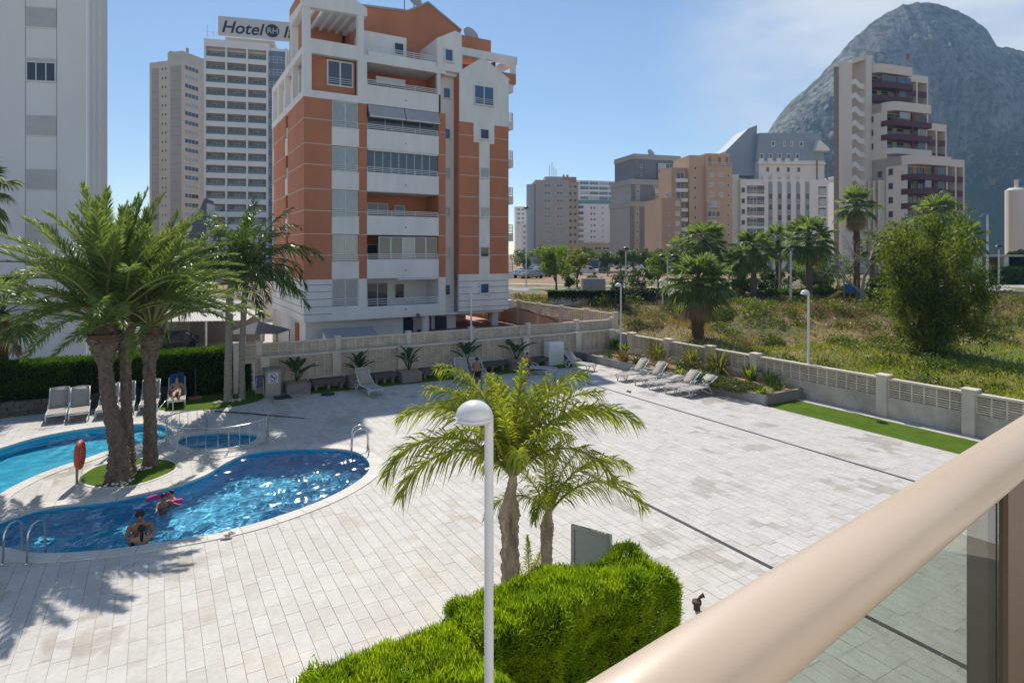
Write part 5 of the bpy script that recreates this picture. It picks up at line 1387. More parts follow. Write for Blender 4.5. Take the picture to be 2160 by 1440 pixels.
# ------------------------------------------------------------------ leafy trees
T_BRI = leaf('bright_tree_green', (0.19, 0.26, 0.03), (0.075, 0.13, 0.018), 0.45, 0.5)
T_MID = leaf('street_tree_green', (0.11, 0.165, 0.035), (0.05, 0.085, 0.02), 0.4, 0.4)
T_YEL = leaf('yellow_green_leaf', (0.26, 0.26, 0.03), (0.10, 0.15, 0.02), 0.4, 0.5)
T_WEP = leaf('feathery_green', (0.17, 0.21, 0.026), (0.04, 0.075, 0.013), 0.45, 1.1)
T_DRK = leaf('dark_shrub_green', (0.045, 0.085, 0.015), (0.018, 0.04, 0.008), 0.3, 0.7)
T_GRY = leaf('grey_green_leaf', (0.13, 0.145, 0.075), (0.06, 0.07, 0.035), 0.3, 0.6)
TWIG = mat('grey_branch', (0.16, 0.13, 0.10), 0.9, 0.3, 8, 0.5, 30)
def crown_pts(n, w, h, z0, clumps, seed, rr=(0.16, 0.34), hollow=0.35):
    rg = np.random.default_rng(seed)
    C = []; i = 0
    while len(C) < clumps:
        u = rg.uniform(-1, 1, 3); r = np.linalg.norm(u)
        if r > 1 or r < hollow: continue
        C.append([u[0]*w/2*0.78, u[1]*w/2*0.78, z0+h/2+u[2]*h/2*0.8])
    C = np.array(C); rad = rg.uniform(rr[0], rr[1], clumps)*min(w, h)*0.9
    k = rg.integers(0, clumps, n); d = rg.normal(0, 1, (n, 3)); d = unit(d)*(rg.uniform(0.25, 1, n)**0.5)[:, None]
    return C[k] + d*rad[k][:, None]*np.array([1, 1, 0.75]), C
def tree(name, label, base, w, h, trunk_h, n, ls, m, seed, group=None, cat='tree', clumps=16, aspect=0.55, hang=0.0, tr=0.12, bark=None, rr=(0.16, 0.34)):
    root = thing(name, label, cat, base, 0, group)
    P, C = crown_pts(n, w, h-trunk_h, trunk_h, clumps, seed, rr)
    mb = MB(); mb.tube([(0,0,-0.3), (0.03,0,trunk_h*0.6), (0,0.02,trunk_h+(h-trunk_h)*0.35)], [tr*1.3, tr, tr*0.6], 8)
    for c in C[:9]: mb.tube([(0, 0.01, trunk_h*0.8), (c[0]*0.5, c[1]*0.5, trunk_h*0.8+(c[2]-trunk_h*0.8)*0.65), tuple(c)], [tr*0.5, tr*0.3, tr*0.1], 5)
    add('trunk', mb, bark or TWIG, root)
    add('crown', np_mesh('crown', leaves(P, ls, aspect, hang), m), None, root)
    return root
SR = 'street trees beyond the dry field'
for px, yb, D, w, h, th, m, n, lab in (
    (1173, 606, 73, 3.9, 5.6, 1.0, T_BRI, 4200, 'full bright green tree beside the road right of the terracotta block'),
    (1217, 592, 80, 2.9, 5.4, 1.2, T_YEL, 2600, 'yellow-tipped young tree beside the white van'),
    (1388, 594, 78, 4.6, 4.9, 1.1, T_BRI, 3800, 'round bright green tree behind the twin-globe lamp')):
    b_ = on_land(px, D); tree('leafy_tree', lab, b_, w, h, th, n, 0.26, m, int(px))
for px, D, w, h, lab in ((1110, 118, 5.5, 5.6, 'street tree nearest the side balconies'), (1146, 150, 6, 6.6, 'street tree before the glass turret'), (1190, 150, 6, 6.6, 'street tree before the balcony ribbon'), (1240, 150, 5.5, 6.4, 'street tree above the blue container'), (1282, 120, 4.2, 5.4, 'first tree of the clipped row at the field edge'), (1309, 120, 4.0, 5.2, 'second tree of the clipped row at the field edge'), (1336, 120, 4.4, 6.0, 'third tree of the clipped row at the field edge'), (1362, 120, 4.2, 5.8, 'fourth tree of the clipped row at the field edge'), (1392, 125, 4.6, 6.0, 'fifth tree of the clipped row at the field edge'), (1425, 110, 5, 5.6, 'street tree behind the left park palms'), (1538, 105, 5.5, 5.6, 'street tree under the sand-coloured tower')):
    tree('street_tree', lab, on_land(px, D), w, h, 1.6, 1300, 0.42, T_MID, int(px)+3, SR)
# big feathery tree on the bank
b_ = on_land(1958, 34.5); 
ft = thing('feathery_tree', 'tall feathery light green tree on the bank at right', 'tree', b_)
rg_ = np.random.default_rng(77); prt = []; mb = MB()
for k in range(11):
    a = k*2.39996; rr_ = 0.3+2.4*math.sqrt((k+0.5)/11); hh = 8.9-1.5*rr_*rg_.uniform(0.6, 1.3); top_ = Vector((math.cos(a)*rr_, math.sin(a)*rr_, hh))
    mb.tube([(0, 0, -0.4), (top_.x*0.35, top_.y*0.35, hh*0.35), (top_.x*0.8, top_.y*0.8, hh*0.75), tuple(top_)], [0.13, 0.09, 0.05, 0.015], 6)
    for q in range(26):
        t = rg_.uniform(0.05, 1.0)**0.8; c_ = np.array([top_.x*(0.25+0.75*t), top_.y*(0.25+0.75*t), hh*t]) + rg_.normal(0, 0.42*(1.25-0.7*t), 3)
        n_ = int(rg_.uniform(70, 170)); prt.append(c_ + rg_.normal(0, 1, (n_, 3))*np.array([0.26, 0.26, 0.42])*rg_.uniform(0.6, 1.3))
add('trunk', mb, TWIG, ft); add('crown', np_mesh('crown', leaves(np.concatenate(prt), 0.26, 0.24, 0.9), T_WEP), None, ft)
tree('round_tree', 'dark round tree at the right picture edge', on_land(2150, 92), 7.5, 5.0, 1.9, 5000, 0.4, T_DRK, 79, clumps=14)
# bare tree
def bare_tree(label, base, h, seed):
    root = thing('bare_tree', label, 'tree', base); rg = random.Random(seed); mb = MB(); tw = MB()
    def grow(p, d, l, r, lev):
        q = p + d*l; mid = p + d*l*0.5 + Vector((rg.uniform(-1, 1), rg.uniform(-1, 1), 0))*l*0.06
        (mb if lev < 2 else tw).tube([tuple(p), tuple(mid), tuple(q)], [r, r*0.85, r*0.6], 6 if lev < 2 else 3, caps=False)
        if lev >= 5: return
        for k in range(3 if lev < 4 else 4):
            nd = (d + Vector((rg.uniform(-1, 1), rg.uniform(-1, 1), rg.uniform(-0.6, 0.7)))*0.85).normalized()
            grow(q if k else mid, nd, l*rg.uniform(0.6, 0.8), max(0.012, r*0.58), lev+1)
    grow(Vector((0, 0, -0.3)), Vector((0.03, 0, 1)), h*0.32, 0.20, 0)
    pale = mat('bleached_wood', (0.40, 0.35, 0.31), 0.9, 0.3, 6)
    add('trunk', mb, pale, root); add('branches', tw, pale, root, kind='stuff')
bare_tree('leafless grey tree by the playground', on_land(1822, 51), 8.6, 8)
# shrubs of the park and field
SG = 'shrubs around the park'
for px, D, w, h, m, lab in ((1346, 70, 5.0, 3.0, T_DRK, 'dark rounded bush behind the vine wall'), (1250, 74, 3.4, 2.2, T_MID, 'low bush beside the grey tank'), (1200, 76, 2.6, 2.4, T_MID, 'bush under the yellow-tipped tree'), (1600, 62, 7, 2.6, T_DRK, 'dark shrub mass under the two-trunk palm'), (1655, 66, 8, 3.4, T_DRK, 'dark spreading shrub behind the park lamps'), (1740, 63, 6, 2.2, T_MID, 'leafy shrub left of the slide'), (1690, 72, 9, 3.6, T_DRK, 'deep green thicket behind the broad palm'), (1770, 74, 8, 4.4, T_MID, 'green thicket above the slide'), (1540, 60, 4.4, 2.0, T_BRI, 'light green shrub beside the lot palm'), (1862, 52, 3.4, 3.2, T_DRK, 'dark spiky shrub at the foot of the bare tree'), (1885, 47, 3.0, 1.7, T_BRI, 'light shrub at the foot of the feathery tree'), (2010, 80, 9, 4.0, T_MID, 'shrubs behind the feathery tree'), (1510, 50, 2.2, 1.4, T_DRK, 'dark tuft on the bank behind the lot palm')):
    tree('shrub', lab, on_land(px, D), w, h, 0.1, int(900+w*240), 0.24, m, int(px)+9, SG, 'shrub', 14, tr=0.04)
hedge('clipped_hedge', 'dark clipped hedge along the plaza at right', 0, 0, 26, 1.6, 0, 2.3, 16000, 0.32, 0.05, HEDGE_D, lvl(2052, 600)+(PLAT,), R(2)-HEAD, 0.12)
hedge('clipped_hedge', 'low dark hedge along the park path', 0, 0, 16, 1.0, 0, 0.9, 7000, 0.25, 0.04, HEDGE_D, tuple(far(1590, 600, 58.5))[:2]+(2.0,), R(-3)-HEAD, 0.10)
# ------------------------------------------------------------------ rough growth on the lot
W_GRN = leaf('weed_green', (0.27, 0.30, 0.04), (0.13, 0.175, 0.026), 0.35, 0.4)
W_DRY = leaf('dry_weed', (0.36, 0.26, 0.12), (0.20, 0.13, 0.07), 0.3, 0.4)
W_BRU = leaf('brushwood', (0.24, 0.185, 0.12), (0.12, 0.10, 0.06), 0.3, 0.5)
def lot_scatter(n, test, jit=0.12):
    out = []
    while len(out) < n:
        x, y = random.uniform(25.6, 105), random.uniform(2, 72)
        D = x*_s+y*_c
        if not 18 < D < 64: continue
        X = x*_c-y*_s
        if not -0.1 < X/D < 0.9: continue
        if random.random() > (30/D)**0.6: continue
        if test(x, y, D): out.append((x, y, land(x, y)+random.uniform(-0.03, jit)))
    return np.array(out)
bank = lambda x, y, D: smst(38, 46, D - 3.5*math.sin(x*0.11) + 5.5*smst(52, 62, x))
nz = lambda x, y: mnoise.noise(Vector((x*0.16, y*0.16, 8.3)))
up_ = lambda P: np.tile([0, 0, 1.0], (len(P), 1))
P = lot_scatter(26000, lambda x, y, D: random.random() < (1-0.86*bank(x, y, D))*(0.55+0.9*max(0, nz(x, y)+0.2)))
tag(add('weeds', np_mesh('weeds', sprigs(P, up_(P), 0.20, 0.035, 0.6, 0.55), W_GRN), None), 'green weeds covering the flat of the vacant lot', None, kind='stuff')
P = lot_scatter(26000, lambda x, y, D: random.random() < bank(x, y, D)*(0.4 + 1.3*max(0, 0.15-nz(x, y))))
tag(add('dry_grass', np_mesh('dry_grass', sprigs(P, up_(P), 0.34, 0.03, 0.7, 0.5), W_DRY), None), 'straw-coloured dry grass on the bank', None, kind='stuff')
def mounds(n, seed, test, r0, r1, per, ls, asp):
    rg = random.Random(seed); C = []
    while len(C) < n:
        x, y = rg.uniform(26, 100), rg.uniform(4, 70); D = x*_s+y*_c; X = x*_c-y*_s
        if 22 < D < 60 and 0.0 < X/D < 0.88 and rg.random() < test(x, y, D): C.append((x, y, rg.uniform(r0, r1)))
    out = []
    for x, y, r in C:
        k = int(per*(r/r0)); d = unit(nprng.normal(0, 1, (k, 3)))*(nprng.uniform(0.4, 1, k))[:, None]
        d[:, 2] = np.abs(d[:, 2])*0.75
        out.append(d*r + np.array([x, y, land(x, y)-0.05]))
    return leaves(np.concatenate(out), ls, asp)
tag(add('brushwood', np_mesh('brushwood', mounds(230, 5, lambda x, y, D: bank(x, y, D)*(0.9 if nz(x, y) < 0.05 else 0.25), 0.4, 1.15, 120, 0.17, 0.35), W_BRU), None), 'brown brushwood heaped along the bank', None, kind='stuff')
tag(add('undergrowth', np_mesh('undergrowth', mounds(230, 6, lambda x, y, D: (0.25+0.75*bank(x, y, D))*(0.9 if nz(x, y) > -0.05 else 0.1), 0.4, 1.25, 130, 0.18, 0.45), leaf('undergrowth_green', (0.14, 0.18, 0.035), (0.055, 0.08, 0.018), 0.35, 0.6)), None), 'green undergrowth scrambling over the bank', None, kind='stuff')
# ------------------------------------------------------------------ planter beds
def tuft(name, label, base, n, ln, w, m, up=0.8, jit=0.5, spread=0.08, group=None, cat='plant', arch=0.35):
    root = thing(name, label, cat, base, random.uniform(0, 6), group); mb = MB(); rg = random.Random(int(base[0]*977+base[1]*131))
    for k in range(n):
        a = rg.uniform(0, 6.283); tl = rg.uniform(0.1, 1.0)*jit*1.6
        d = Vector((math.cos(a)*math.sin(tl), math.sin(a)*math.sin(tl), math.cos(tl))); l = ln*rg.uniform(0.6, 1.15)
        p0 = Vector((math.cos(a), math.sin(a), 0))*spread*rg.random(); s_ = Vector((-math.sin(a), math.cos(a), 0))*w
        p1 = p0 + d*l*0.55; p2 = p0 + d*l - Vector((0, 0, 1))*l*arch*math.sin(tl) + Vector((math.cos(a), math.sin(a), 0))*l*0.15
        mb.add([tuple(p0-s_*0.6), tuple(p0+s_*0.6), tuple(p1+s_), tuple(p1-s_), tuple(p2)], [(0,1,2,3), (3,2,4)])
    add('leaf_blades', mb, m, root, kind='stuff')
    return root
G_VAR = leaf('variegated_grass', (0.26, 0.25, 0.09), (0.10, 0.12, 0.035), 0.35, 5)
G_LIM = leaf('lime_tuft', (0.22, 0.27, 0.03), (0.10, 0.16, 0.02), 0.4, 4)
G_DRK = leaf('dark_tuft', (0.06, 0.115, 0.02), (0.03, 0.06, 0.012), 0.3, 4)
G_RED = leaf('reddish_grass', (0.17, 0.125, 0.045), (0.10, 0.075, 0.03), 0.3, 4)
STRE = leaf('strelitzia_leaf', (0.06, 0.115, 0.03), (0.03, 0.06, 0.02), 0.25, 2, 0.3)
# ================================================================== garden furniture and beds
SOILR = mat('ochre_gravel', (0.52, 0.32, 0.18), 0.95, 0.3, 6, 0.6, 60, world_tex=True)
GREYP = mat('grey_planter_concrete', (0.36, 0.355, 0.35), 0.85, 0.12, 0.9, 0.1, 60, world_tex=True)
BROWNP = mat('brown_grey_block', (0.27, 0.24, 0.215), 0.85, 0.2, 3, 0.2, 40, world_tex=True)
pl = thing('raised_bed', 'long grey-walled raised bed beside the row of sun beds', 'planter', (22.25, 17.0, 0))
add('wall', MB().box(0, 0, 0, 0.16, 12.9, 0.42), GREYP, pl); add('wall', MB().box(0.16, 0, 0, 2.62, 0.16, 0.42), BROWNP, pl)
add('soil', MB().box(0.16, 0.16, 0.0, 2.62, 12.9, 0.35), SOILR, pl)
add('edging', MB().box(0.95, 4.6, 0.35, 1.05, 11.8, 0.44).box(1.05, 4.6, 0.35, 2.2, 4.7, 0.44), GREYP, pl)
BG = 'plants of the long raised bed'
def on_bed(px, py): p = at(px, py, 0.36); return (min(max(p.x, 22.55), 24.7), min(max(p.y, 17.3), 29.7), 0.35)
for px, py, n, ln, w, m, jit, lab in (
    (1362, 722, 46, 0.85, 0.022, G_DRK, 0.75, 'spiky dark yucca in the corner of the raised bed'),
    (1402, 757, 110, 0.85, 0.012, G_VAR, 0.8, 'big variegated grass tuft near the lamp post'),
    (1478, 772, 110, 0.80, 0.012, G_VAR, 0.8, 'variegated grass tuft in the middle of the bed'),
    (1520, 785, 130, 0.85, 0.012, G_VAR, 0.8, 'widest variegated grass tuft by the side wall'),
    (1312, 764, 60, 0.7, 0.010, G_RED, 0.6, 'reddish grass clump near the back corner'),
    (1345, 768, 50, 0.5, 0.012, G_DRK, 0.8, 'low dark clump beside the reddish grass'),
    (1395, 778, 50, 0.6, 0.010, G_RED, 0.6, 'reddish feathery grass below the big tuft'),
    (1268, 758, 40, 0.5, 0.010, G_DRK, 0.7, 'small tuft nearest the back wall'),
    (1382, 784, 36, 0.42, 0.014, G_LIM, 0.5, 'upright lime tuft by the stone edging'),
    (1417, 792, 44, 0.28, 0.018, G_LIM, 0.9, 'little lime green clump in the ochre gravel'),
    (1466, 796, 50, 0.36, 0.018, G_LIM, 0.9, 'bright clump at the end of the stone edging'),
    (1608, 830, 46, 0.30, 0.020, G_LIM, 0.9, 'lime clump at the near end of the bed'),
    (1585, 800, 24, 0.62, 0.03, G_LIM, 0.5, 'leafy lime shoots below the wall pillar'),
    (1622, 812, 40, 0.55, 0.012, G_DRK, 0.6, 'grey-green grass near the end of the bed'),
    (1640, 822, 30, 0.5, 0.014, G_DRK, 0.7, 'dark drooping clump at the bed corner'),
    (1330, 742, 60, 0.5, 0.03, G_LIM, 0.8, 'broad leafy plant below the yucca'),
    (1440, 782, 34, 0.5, 0.014, G_DRK, 0.6, 'flowering clump with pale blue heads')):
    tuft('bedding_plant', lab, on_bed(px, py), int(n*2.2), ln*(1.95 if m is G_VAR else 1.5), w*1.7, m, jit=jit, group=BG, spread=0.26)
# low ground cover
gp = nprng.uniform(0, 1, (9000, 3)); cxy = on_bed(1545, 815)
gp = np.stack([cxy[0]-0.15+(gp[:, 0]-0.5)*1.7, cxy[1]+0.4+(gp[:, 1]-0.5)*3.2, 0.36+gp[:, 2]*0.24], 1)
tag(add('ground_cover', np_mesh('ground_cover', leaves(gp, 0.08, 0.6), leaf('ground_cover_green', (0.10, 0.13, 0.04), (0.05, 0.07, 0.02), 0.3, 3)), None), 'low green ground cover in the raised bed', None, kind='stuff')
fl = MB()
for px, py in ((1437, 765), (1441, 770), (1474, 762), (1478, 768)):
    b = on_bed(px, py+16); fl.ball((b[0], b[1], 0.35+0.52), 0.05, 0.05, 0.05, 7, 5)
tag(add('flower_heads', fl, mat('pale_blue_petals', (0.45, 0.45, 0.62), 0.8)), 'pale blue flower heads above the raised bed', None, kind='stuff')
# square planters and benches along the back wall
WOODB = mat('dark_bench_wood', (0.13, 0.11, 0.10), 0.7, 0.3, 4, 0.3, 20, stretch=(0.3, 6, 6))
PX = [5.62, 8.5, 11.05, 14.3, 17.35]
words = ('beside the no-smoking cabinet', 'right of the lone sun lounger', 'third from the hedge along the back wall', 'behind the seated bather', 'behind the standing child')
for i, x in enumerate(PX):
    p = thing('planter_box', 'square brown block planter ' + words[i], 'planter', (x, 29.35, 0), 0, 'planters along the back wall')
    for k in range(3):
        zz = 0.17*k
        add('block_course', MB().box(-0.52, -0.5, zz, 0.52, 0.5, zz+0.165), BROWNP, p)
    add('soil', MB().box(-0.42, -0.4, 0.5, 0.42, 0.4, 0.515), SOILR, p)
    rt = thing('strelitzia', 'broad-leaved plant in the planter ' + words[i], 'plant', (x, 29.35, 0.5), 0, 'broad-leaved plants along the back wall')
    rg = random.Random(i+3); big = 1.15 if i in (3, 4) else 1.0
    lm = MB(); S = 6
    for q in range(S+1):
        t = q/S; wd = 0.115*math.sin(math.pi*(0.06+0.90*t))**0.8; zc = -0.10*math.sin(math.pi*t)
        lm.v += [(0.42*0+t*0.62, -wd, 0.045-0.25*t*t), (t*0.62, 0, -0.25*t*t), (t*0.62, wd, 0.045-0.25*t*t)]
    for q in range(S):
        a = q*3; lm.f += [(a, a+3, a+4, a+1), (a+1, a+4, a+5, a+2)]
    lme = lm.mesh('leaf'); lme.materials.append(STRE)
    for k in range(13 if i != 3 else 9):
        az = k*2.39996; el = R(rg.uniform(48, 88)); ln = rg.uniform(0.35, 0.75)*big
        d = Vector((math.cos(az)*math.cos(el), math.sin(az)*math.cos(el), math.sin(el)))
        lf = add('leaf', lme, None, rt, d*ln, (0, -el+R(10), az), rg.uniform(0.8, 1.15)*big)
        st_ = MB(); st_.tube([(0, 0, 0), tuple(d*ln*0.6), tuple(d*ln)], 0.012, 5); add('stalk', st_, STRE, rt)
ends = [(6.3, 7.85), (9.2, 10.4), (11.75, 13.6), (15.0, 16.7), (18.1, 19.5), (20.4, 22.1)]
bl = ('between the first two planters', 'between the second and third planters', 'between the third planter and the lamp', 'between the lamp and the child', 'left of the white cabinet', 'at the raised bed end')
for i, (a, b) in enumerate(ends):
    h = thing('bench', 'dark slatted bench ' + bl[i], 'bench', (a, 29.3, 0), 0, 'benches along the back wall')
    for k in range(5): add('slat', MB().box(0, -0.02+k*0.135, 0.40, b-a, 0.105+k*0.135, 0.47), WOODB, h)
    add('front_board', MB().box(0, -0.05, 0.28, b-a, -0.022, 0.465), WOODB, h)
    for x in (0.12, (b-a)/2-0.06, b-a-0.24): add('leg', MB().box(x, 0.04, 0, x+0.12, 0.5, 0.42), BROWNP, h)
# no-smoking cabinet, slab, bin
cb = thing('service_cabinet', 'pale service cabinet with no-smoking sign by the hedge end', 'cabinet', (4.55, 29.35, 0))
add('body', MB().box(-0.32, -0.28, 0, 0.32, 0.3, 1.18), CONC, cb); add('lid', MB().box(-0.36, -0.32, 1.18, 0.36, 0.34, 1.24), BROWNP, cb)
sp = add('sign', MB().box(-0.2, -0.292, 0.62, 0.2, -0.281, 1.06), FRAME, cb)
q = MB()
for k in range(20):
    a, b = k*math.pi/10, (k+1)*math.pi/10
    q.quad((0.13*math.cos(a), 0, 0.13*math.sin(a)), (0.16*math.cos(a), 0, 0.16*math.sin(a)), (0.16*math.cos(b), 0, 0.16*math.sin(b)), (0.13*math.cos(b), 0, 0.13*math.sin(b)))
q.quad((-0.11, 0, 0.075), (-0.075, 0, 0.11), (0.11, 0, -0.075), (0.075, 0, -0.11)); q.quad((-0.09, 0.001, -0.02), (0.09, 0.001, -0.02), (0.09, 0.001, 0.02), (-0.09, 0.001, 0.02))
add('no_smoking_mark', q, mat('sign_blue_ink', (0.05, 0.06, 0.20), 0.6), sp, (0, -0.296, 0.87))
add('sign_line', MB().box(-0.15, -0.296, 0.66, 0.15, -0.293, 0.69), mat('sign_blue_ink', (0.05,)*3), sp)
hs = thing('hatch_slab', 'low stone slab with dark hatch before the cabinet', 'slab', (4.95, 28.35, 0))
add('slab', MB().box(-0.55, -0.45, 0, 0.75, 0.4, 0.09), CONC, hs); add('hatch', MB().box(-0.48, -0.38, 0.09, 0.2, 0.3, 0.115), DRAIN, hs)
bn = thing('waste_bin', 'violet-blue waste bin on a metal stand by the hedge end', 'bin', (4.02, 29.35, 0))
q = MB(); q.lathe([(0.15, 0.45), (0.19, 0.92), (0.17, 0.92), (0.14, 0.48)], 14); add('bucket', q, mat('violet_plastic', (0.10, 0.09, 0.22), 0.5), bn)
q = MB()
for a in (0.6, 2.2, 3.8, 5.4): q.tube([(0.24*math.cos(a), 0.24*math.sin(a), 0), (0.18*math.cos(a), 0.18*math.sin(a), 0.9)], 0.012, 5)
add('stand', q, METAL, bn)
wc = thing('pump_cabinet', 'white cabinet with grille doors at the back wall corner', 'cabinet', (19.95, 29.45, 0))
add('body', MB().box(-0.5, -0.28, 0, 0.5, 0.3, 1.3), WHITE, wc)
for x in (-0.46, 0.02): add('door', MB().box(x, -0.30, 0.12, x+0.44, -0.281, 1.2), FRAME, wc)
pbse = thing('parasol_base', 'round dark parasol base on the shaded paving', 'parasol base', at(692, 832))
q = MB(); q.lathe([(0.29, 0), (0.3, 0.05), (0.26, 0.08), (0.05, 0.1), (0.045, 0.2), (0.0, 0.2)], 24); add('disc', q, mat('dark_plastic', (0.03, 0.035, 0.04), 0.6), pbse)
q = MB(); q.tube([(-0.2, 0, 0.06), (-0.2, 0, 0.11), (0.2, 0, 0.11), (0.2, 0, 0.06)], 0.012, 5); add('handle', q, METAL, pbse)
# low dry-stone wall behind the loungers
STONE = mat('dark_field_stone', (0.13, 0.12, 0.105), 0.95, 0.4, 5, 0.6, 20, world_tex=True)
sw = thing('stone_wall', 'low dark stone wall behind the loungers by the hedge', 'wall', (-9.4, 30.55, 0))
rg = random.Random(4); sm = []
for k in range(5):
    mb = MB(); mb.box(-0.2, -0.14, 0, 0.2, 0.14, 0.2); mb.v = [(v[0]+rg.uniform(-.03, .03), v[1]+rg.uniform(-.03, .03), v[2]+rg.uniform(-.02, .02)) for v in mb.v]
    me = mb.mesh('stone'); me.materials.append(STONE); sm.append(me)
for r_ in range(3):
    for k in range(24): add('stone', sm[rg.randrange(5)], None, sw, (0.2+k*0.42+0.2*(r_ % 2), rg.uniform(-.03, .03)+0.2, r_*0.19), (0, 0, rg.choice((0, math.pi))))
# ------------------------------------------------------------------ sun loungers
SLING = mat('beige_sling', (0.40, 0.355, 0.31), 0.8, 0.08, 5)
PLAST = mat('white_plastic', (0.66, 0.66, 0.66), 0.35, 0.05, 4)
def lounger_meshes():
    fr = MB()
    for y in (-0.31, 0.31):
        fr.tube([(0, y, 0.30), (0.25, y, 0.345), (1.2, y, 0.345), (1.88, y, 0.33)], 0.028, 6)
        fr.tube([(1.0, y*1.06, 0.35), (1.15, y*1.06, 0.5), (1.5, y*1.06, 0.52), (1.72, y*1.06, 0.34)], 0.024, 6)
    fr.tube([(0, -0.31, 0.30), (0, 0.31, 0.30)], 0.028, 6); fr.tube([(1.88, -0.31, 0.33), (1.88, 0.31, 0.33)], 0.028, 6)
    lg = MB(); lg.tube([(0.02, 0, 0.32), (0.16, 0, 0.02)], 0.026, 6); lg.tube([(0.30, 0, 0.33), (0.16, 0, 0.02)], 0.026, 6)
    lr = MB(); lr.tube([(-0.22, 0, 0.34), (0.0, 0, 0.02), (0.16, 0, 0.34)], 0.028, 6)
    st = MB(); S = 8
    for q in range(S+1):
        t = q/S; st.v += [(0.03+t*1.16, -0.285, 0.352+0.012*math.sin(t*9)), (0.03+t*1.16, 0.285, 0.352+0.012*math.sin(t*9)), (0.03+t*1.16, 0.285, 0.335), (0.03+t*1.16, -0.285, 0.335)]
    for q in range(S):
        a = q*4; st.f += [(a, a+4, a+5, a+1), (a+2, a+6, a+7, a+3), (a+1, a+5, a+6, a+2), (a+3, a+7, a+4, a)]
    st.f += [(0, 1, 2, 3), (S*4+3, S*4+2, S*4+1, S*4)]
    bk = MB(); prof = [(0, 0.0), (0.2, 0.02), (0.45, 0.015), (0.7, 0.03), (0.8, 0.015)]
    for t, z in prof: bk.v += [(t, -0.29, z+0.012), (t, 0.29, z+0.012), (t, 0.29, z-0.012), (t, -0.29, z-0.012)]
    for q in range(4):
        a = q*4; bk.f += [(a, a+4, a+5, a+1), (a+2, a+6, a+7, a+3), (a+1, a+5, a+6, a+2), (a+3, a+7, a+4, a)]
    bk.f += [(0, 1, 2, 3), (19, 18, 17, 16)]
    bf = MB()
    for y in (-0.31, 0.31): bf.tube([(0, y, 0), (0.4, y, 0.02), (0.82, y, 0.02)], 0.024, 6)
    bf.tube([(0.82, -0.31, 0.02), (0.84, 0, 0.03), (0.82, 0.31, 0.02)], 0.024, 6)
    return [m.mesh(n, True) if n != 'seat_sling' else m.mesh(n) for m, n in ((fr, 'frame'), (lg, 'front_leg'), (lr, 'rear_leg'), (st, 'seat_sling'), (bk, 'back_sling'), (bf, 'back_frame'))]
LGM = lounger_meshes()
def lounger(label, p, az, back=48, group=None, name='sun_lounger'):
    r = thing(name, label, 'sun lounger', p, az, group)
    add('frame', LGM[0], PLAST, r)
    for y in (-0.31, 0.31): add('front_leg', LGM[1], PLAST, r, (0, y, 0)); add('rear_leg', LGM[2], PLAST, r, (1.55, y, 0))
    add('seat_sling', LGM[3], SLING, r)
    bk = add('back_sling', LGM[4], SLING, r, (1.19, 0, 0.36), (0, -R(back), 0)); add('back_frame', LGM[5], PLAST, bk)
    return r
LG = 'sun loungers in a row by the hedge'
ll = ('first lounger from the left in the hedge row', 'second lounger from the left in the hedge row', 'lounger half hidden by the stout palm trunks', 'lounger just right of the palm trunks and pole', 'lounger half hidden by the slim date palm', 'lounger with a person lying on it by the hedge')
for i, (px, py) in enumerate(((117, 893), (166, 890), (221, 884), (262, 877), (312, 872), (372, 862))):
    p = at(px, py); v = from_cam(-1 + 0.0, 0, 0)
    lounger(ll[i], (p.x, p.y, 0.001), math.atan2(p.y, p.x)-R(5)+R((0, 3, -2, 2, 0, 4)[i]), (56, 55, 57, 56, 58, 50)[i], LG)
BKG = 'sun loungers along the back wall'
def toward(px0, py0, px1, py1):
    a, b = at(px0, py0), at(px1, py1); return math.atan2(b.y-a.y, b.x-a.x)
for px0, py0, px1, py1, bkk, lab in ((795, 836, 762, 822, 52, 'lone sun lounger beside the parasol base'), (985, 812, 968, 796, 55, 'lounger left of the seated bather'), (1034, 808, 1005, 797, 50, 'lounger on which the bather sits'), (1172, 790, 1128, 788, 14, 'reclined lounger right of the standing child'), (1252, 783, 1206, 776, 40, 'lounger at the start of the raised bed')):
    p = at(px0, py0); lounger(lab, (p.x, p.y, 0.001), toward(px0, py0, px1, py1), bkk, BKG)
RG_ = 'sun loungers along the raised bed'
for i, (px0, py0, bkk) in enumerate(((1306, 804, 44), (1344, 813, 46), (1373, 822, 5), (1409, 831, 38), (1441, 837, 28))):
    p = at(px0, py0)
    lounger('sun lounger beside the raised bed, ' + ('farthest of the five', 'second farthest of the five', 'the one laid flat', 'second nearest of the five', 'nearest of the five')[i], (p.x, p.y, 0.001), R(1), bkk, RG_)
lounger('white sun bed on the neighbouring terracotta terrace', tuple(at(1112, 682, 0.71)), R(-5), 35)
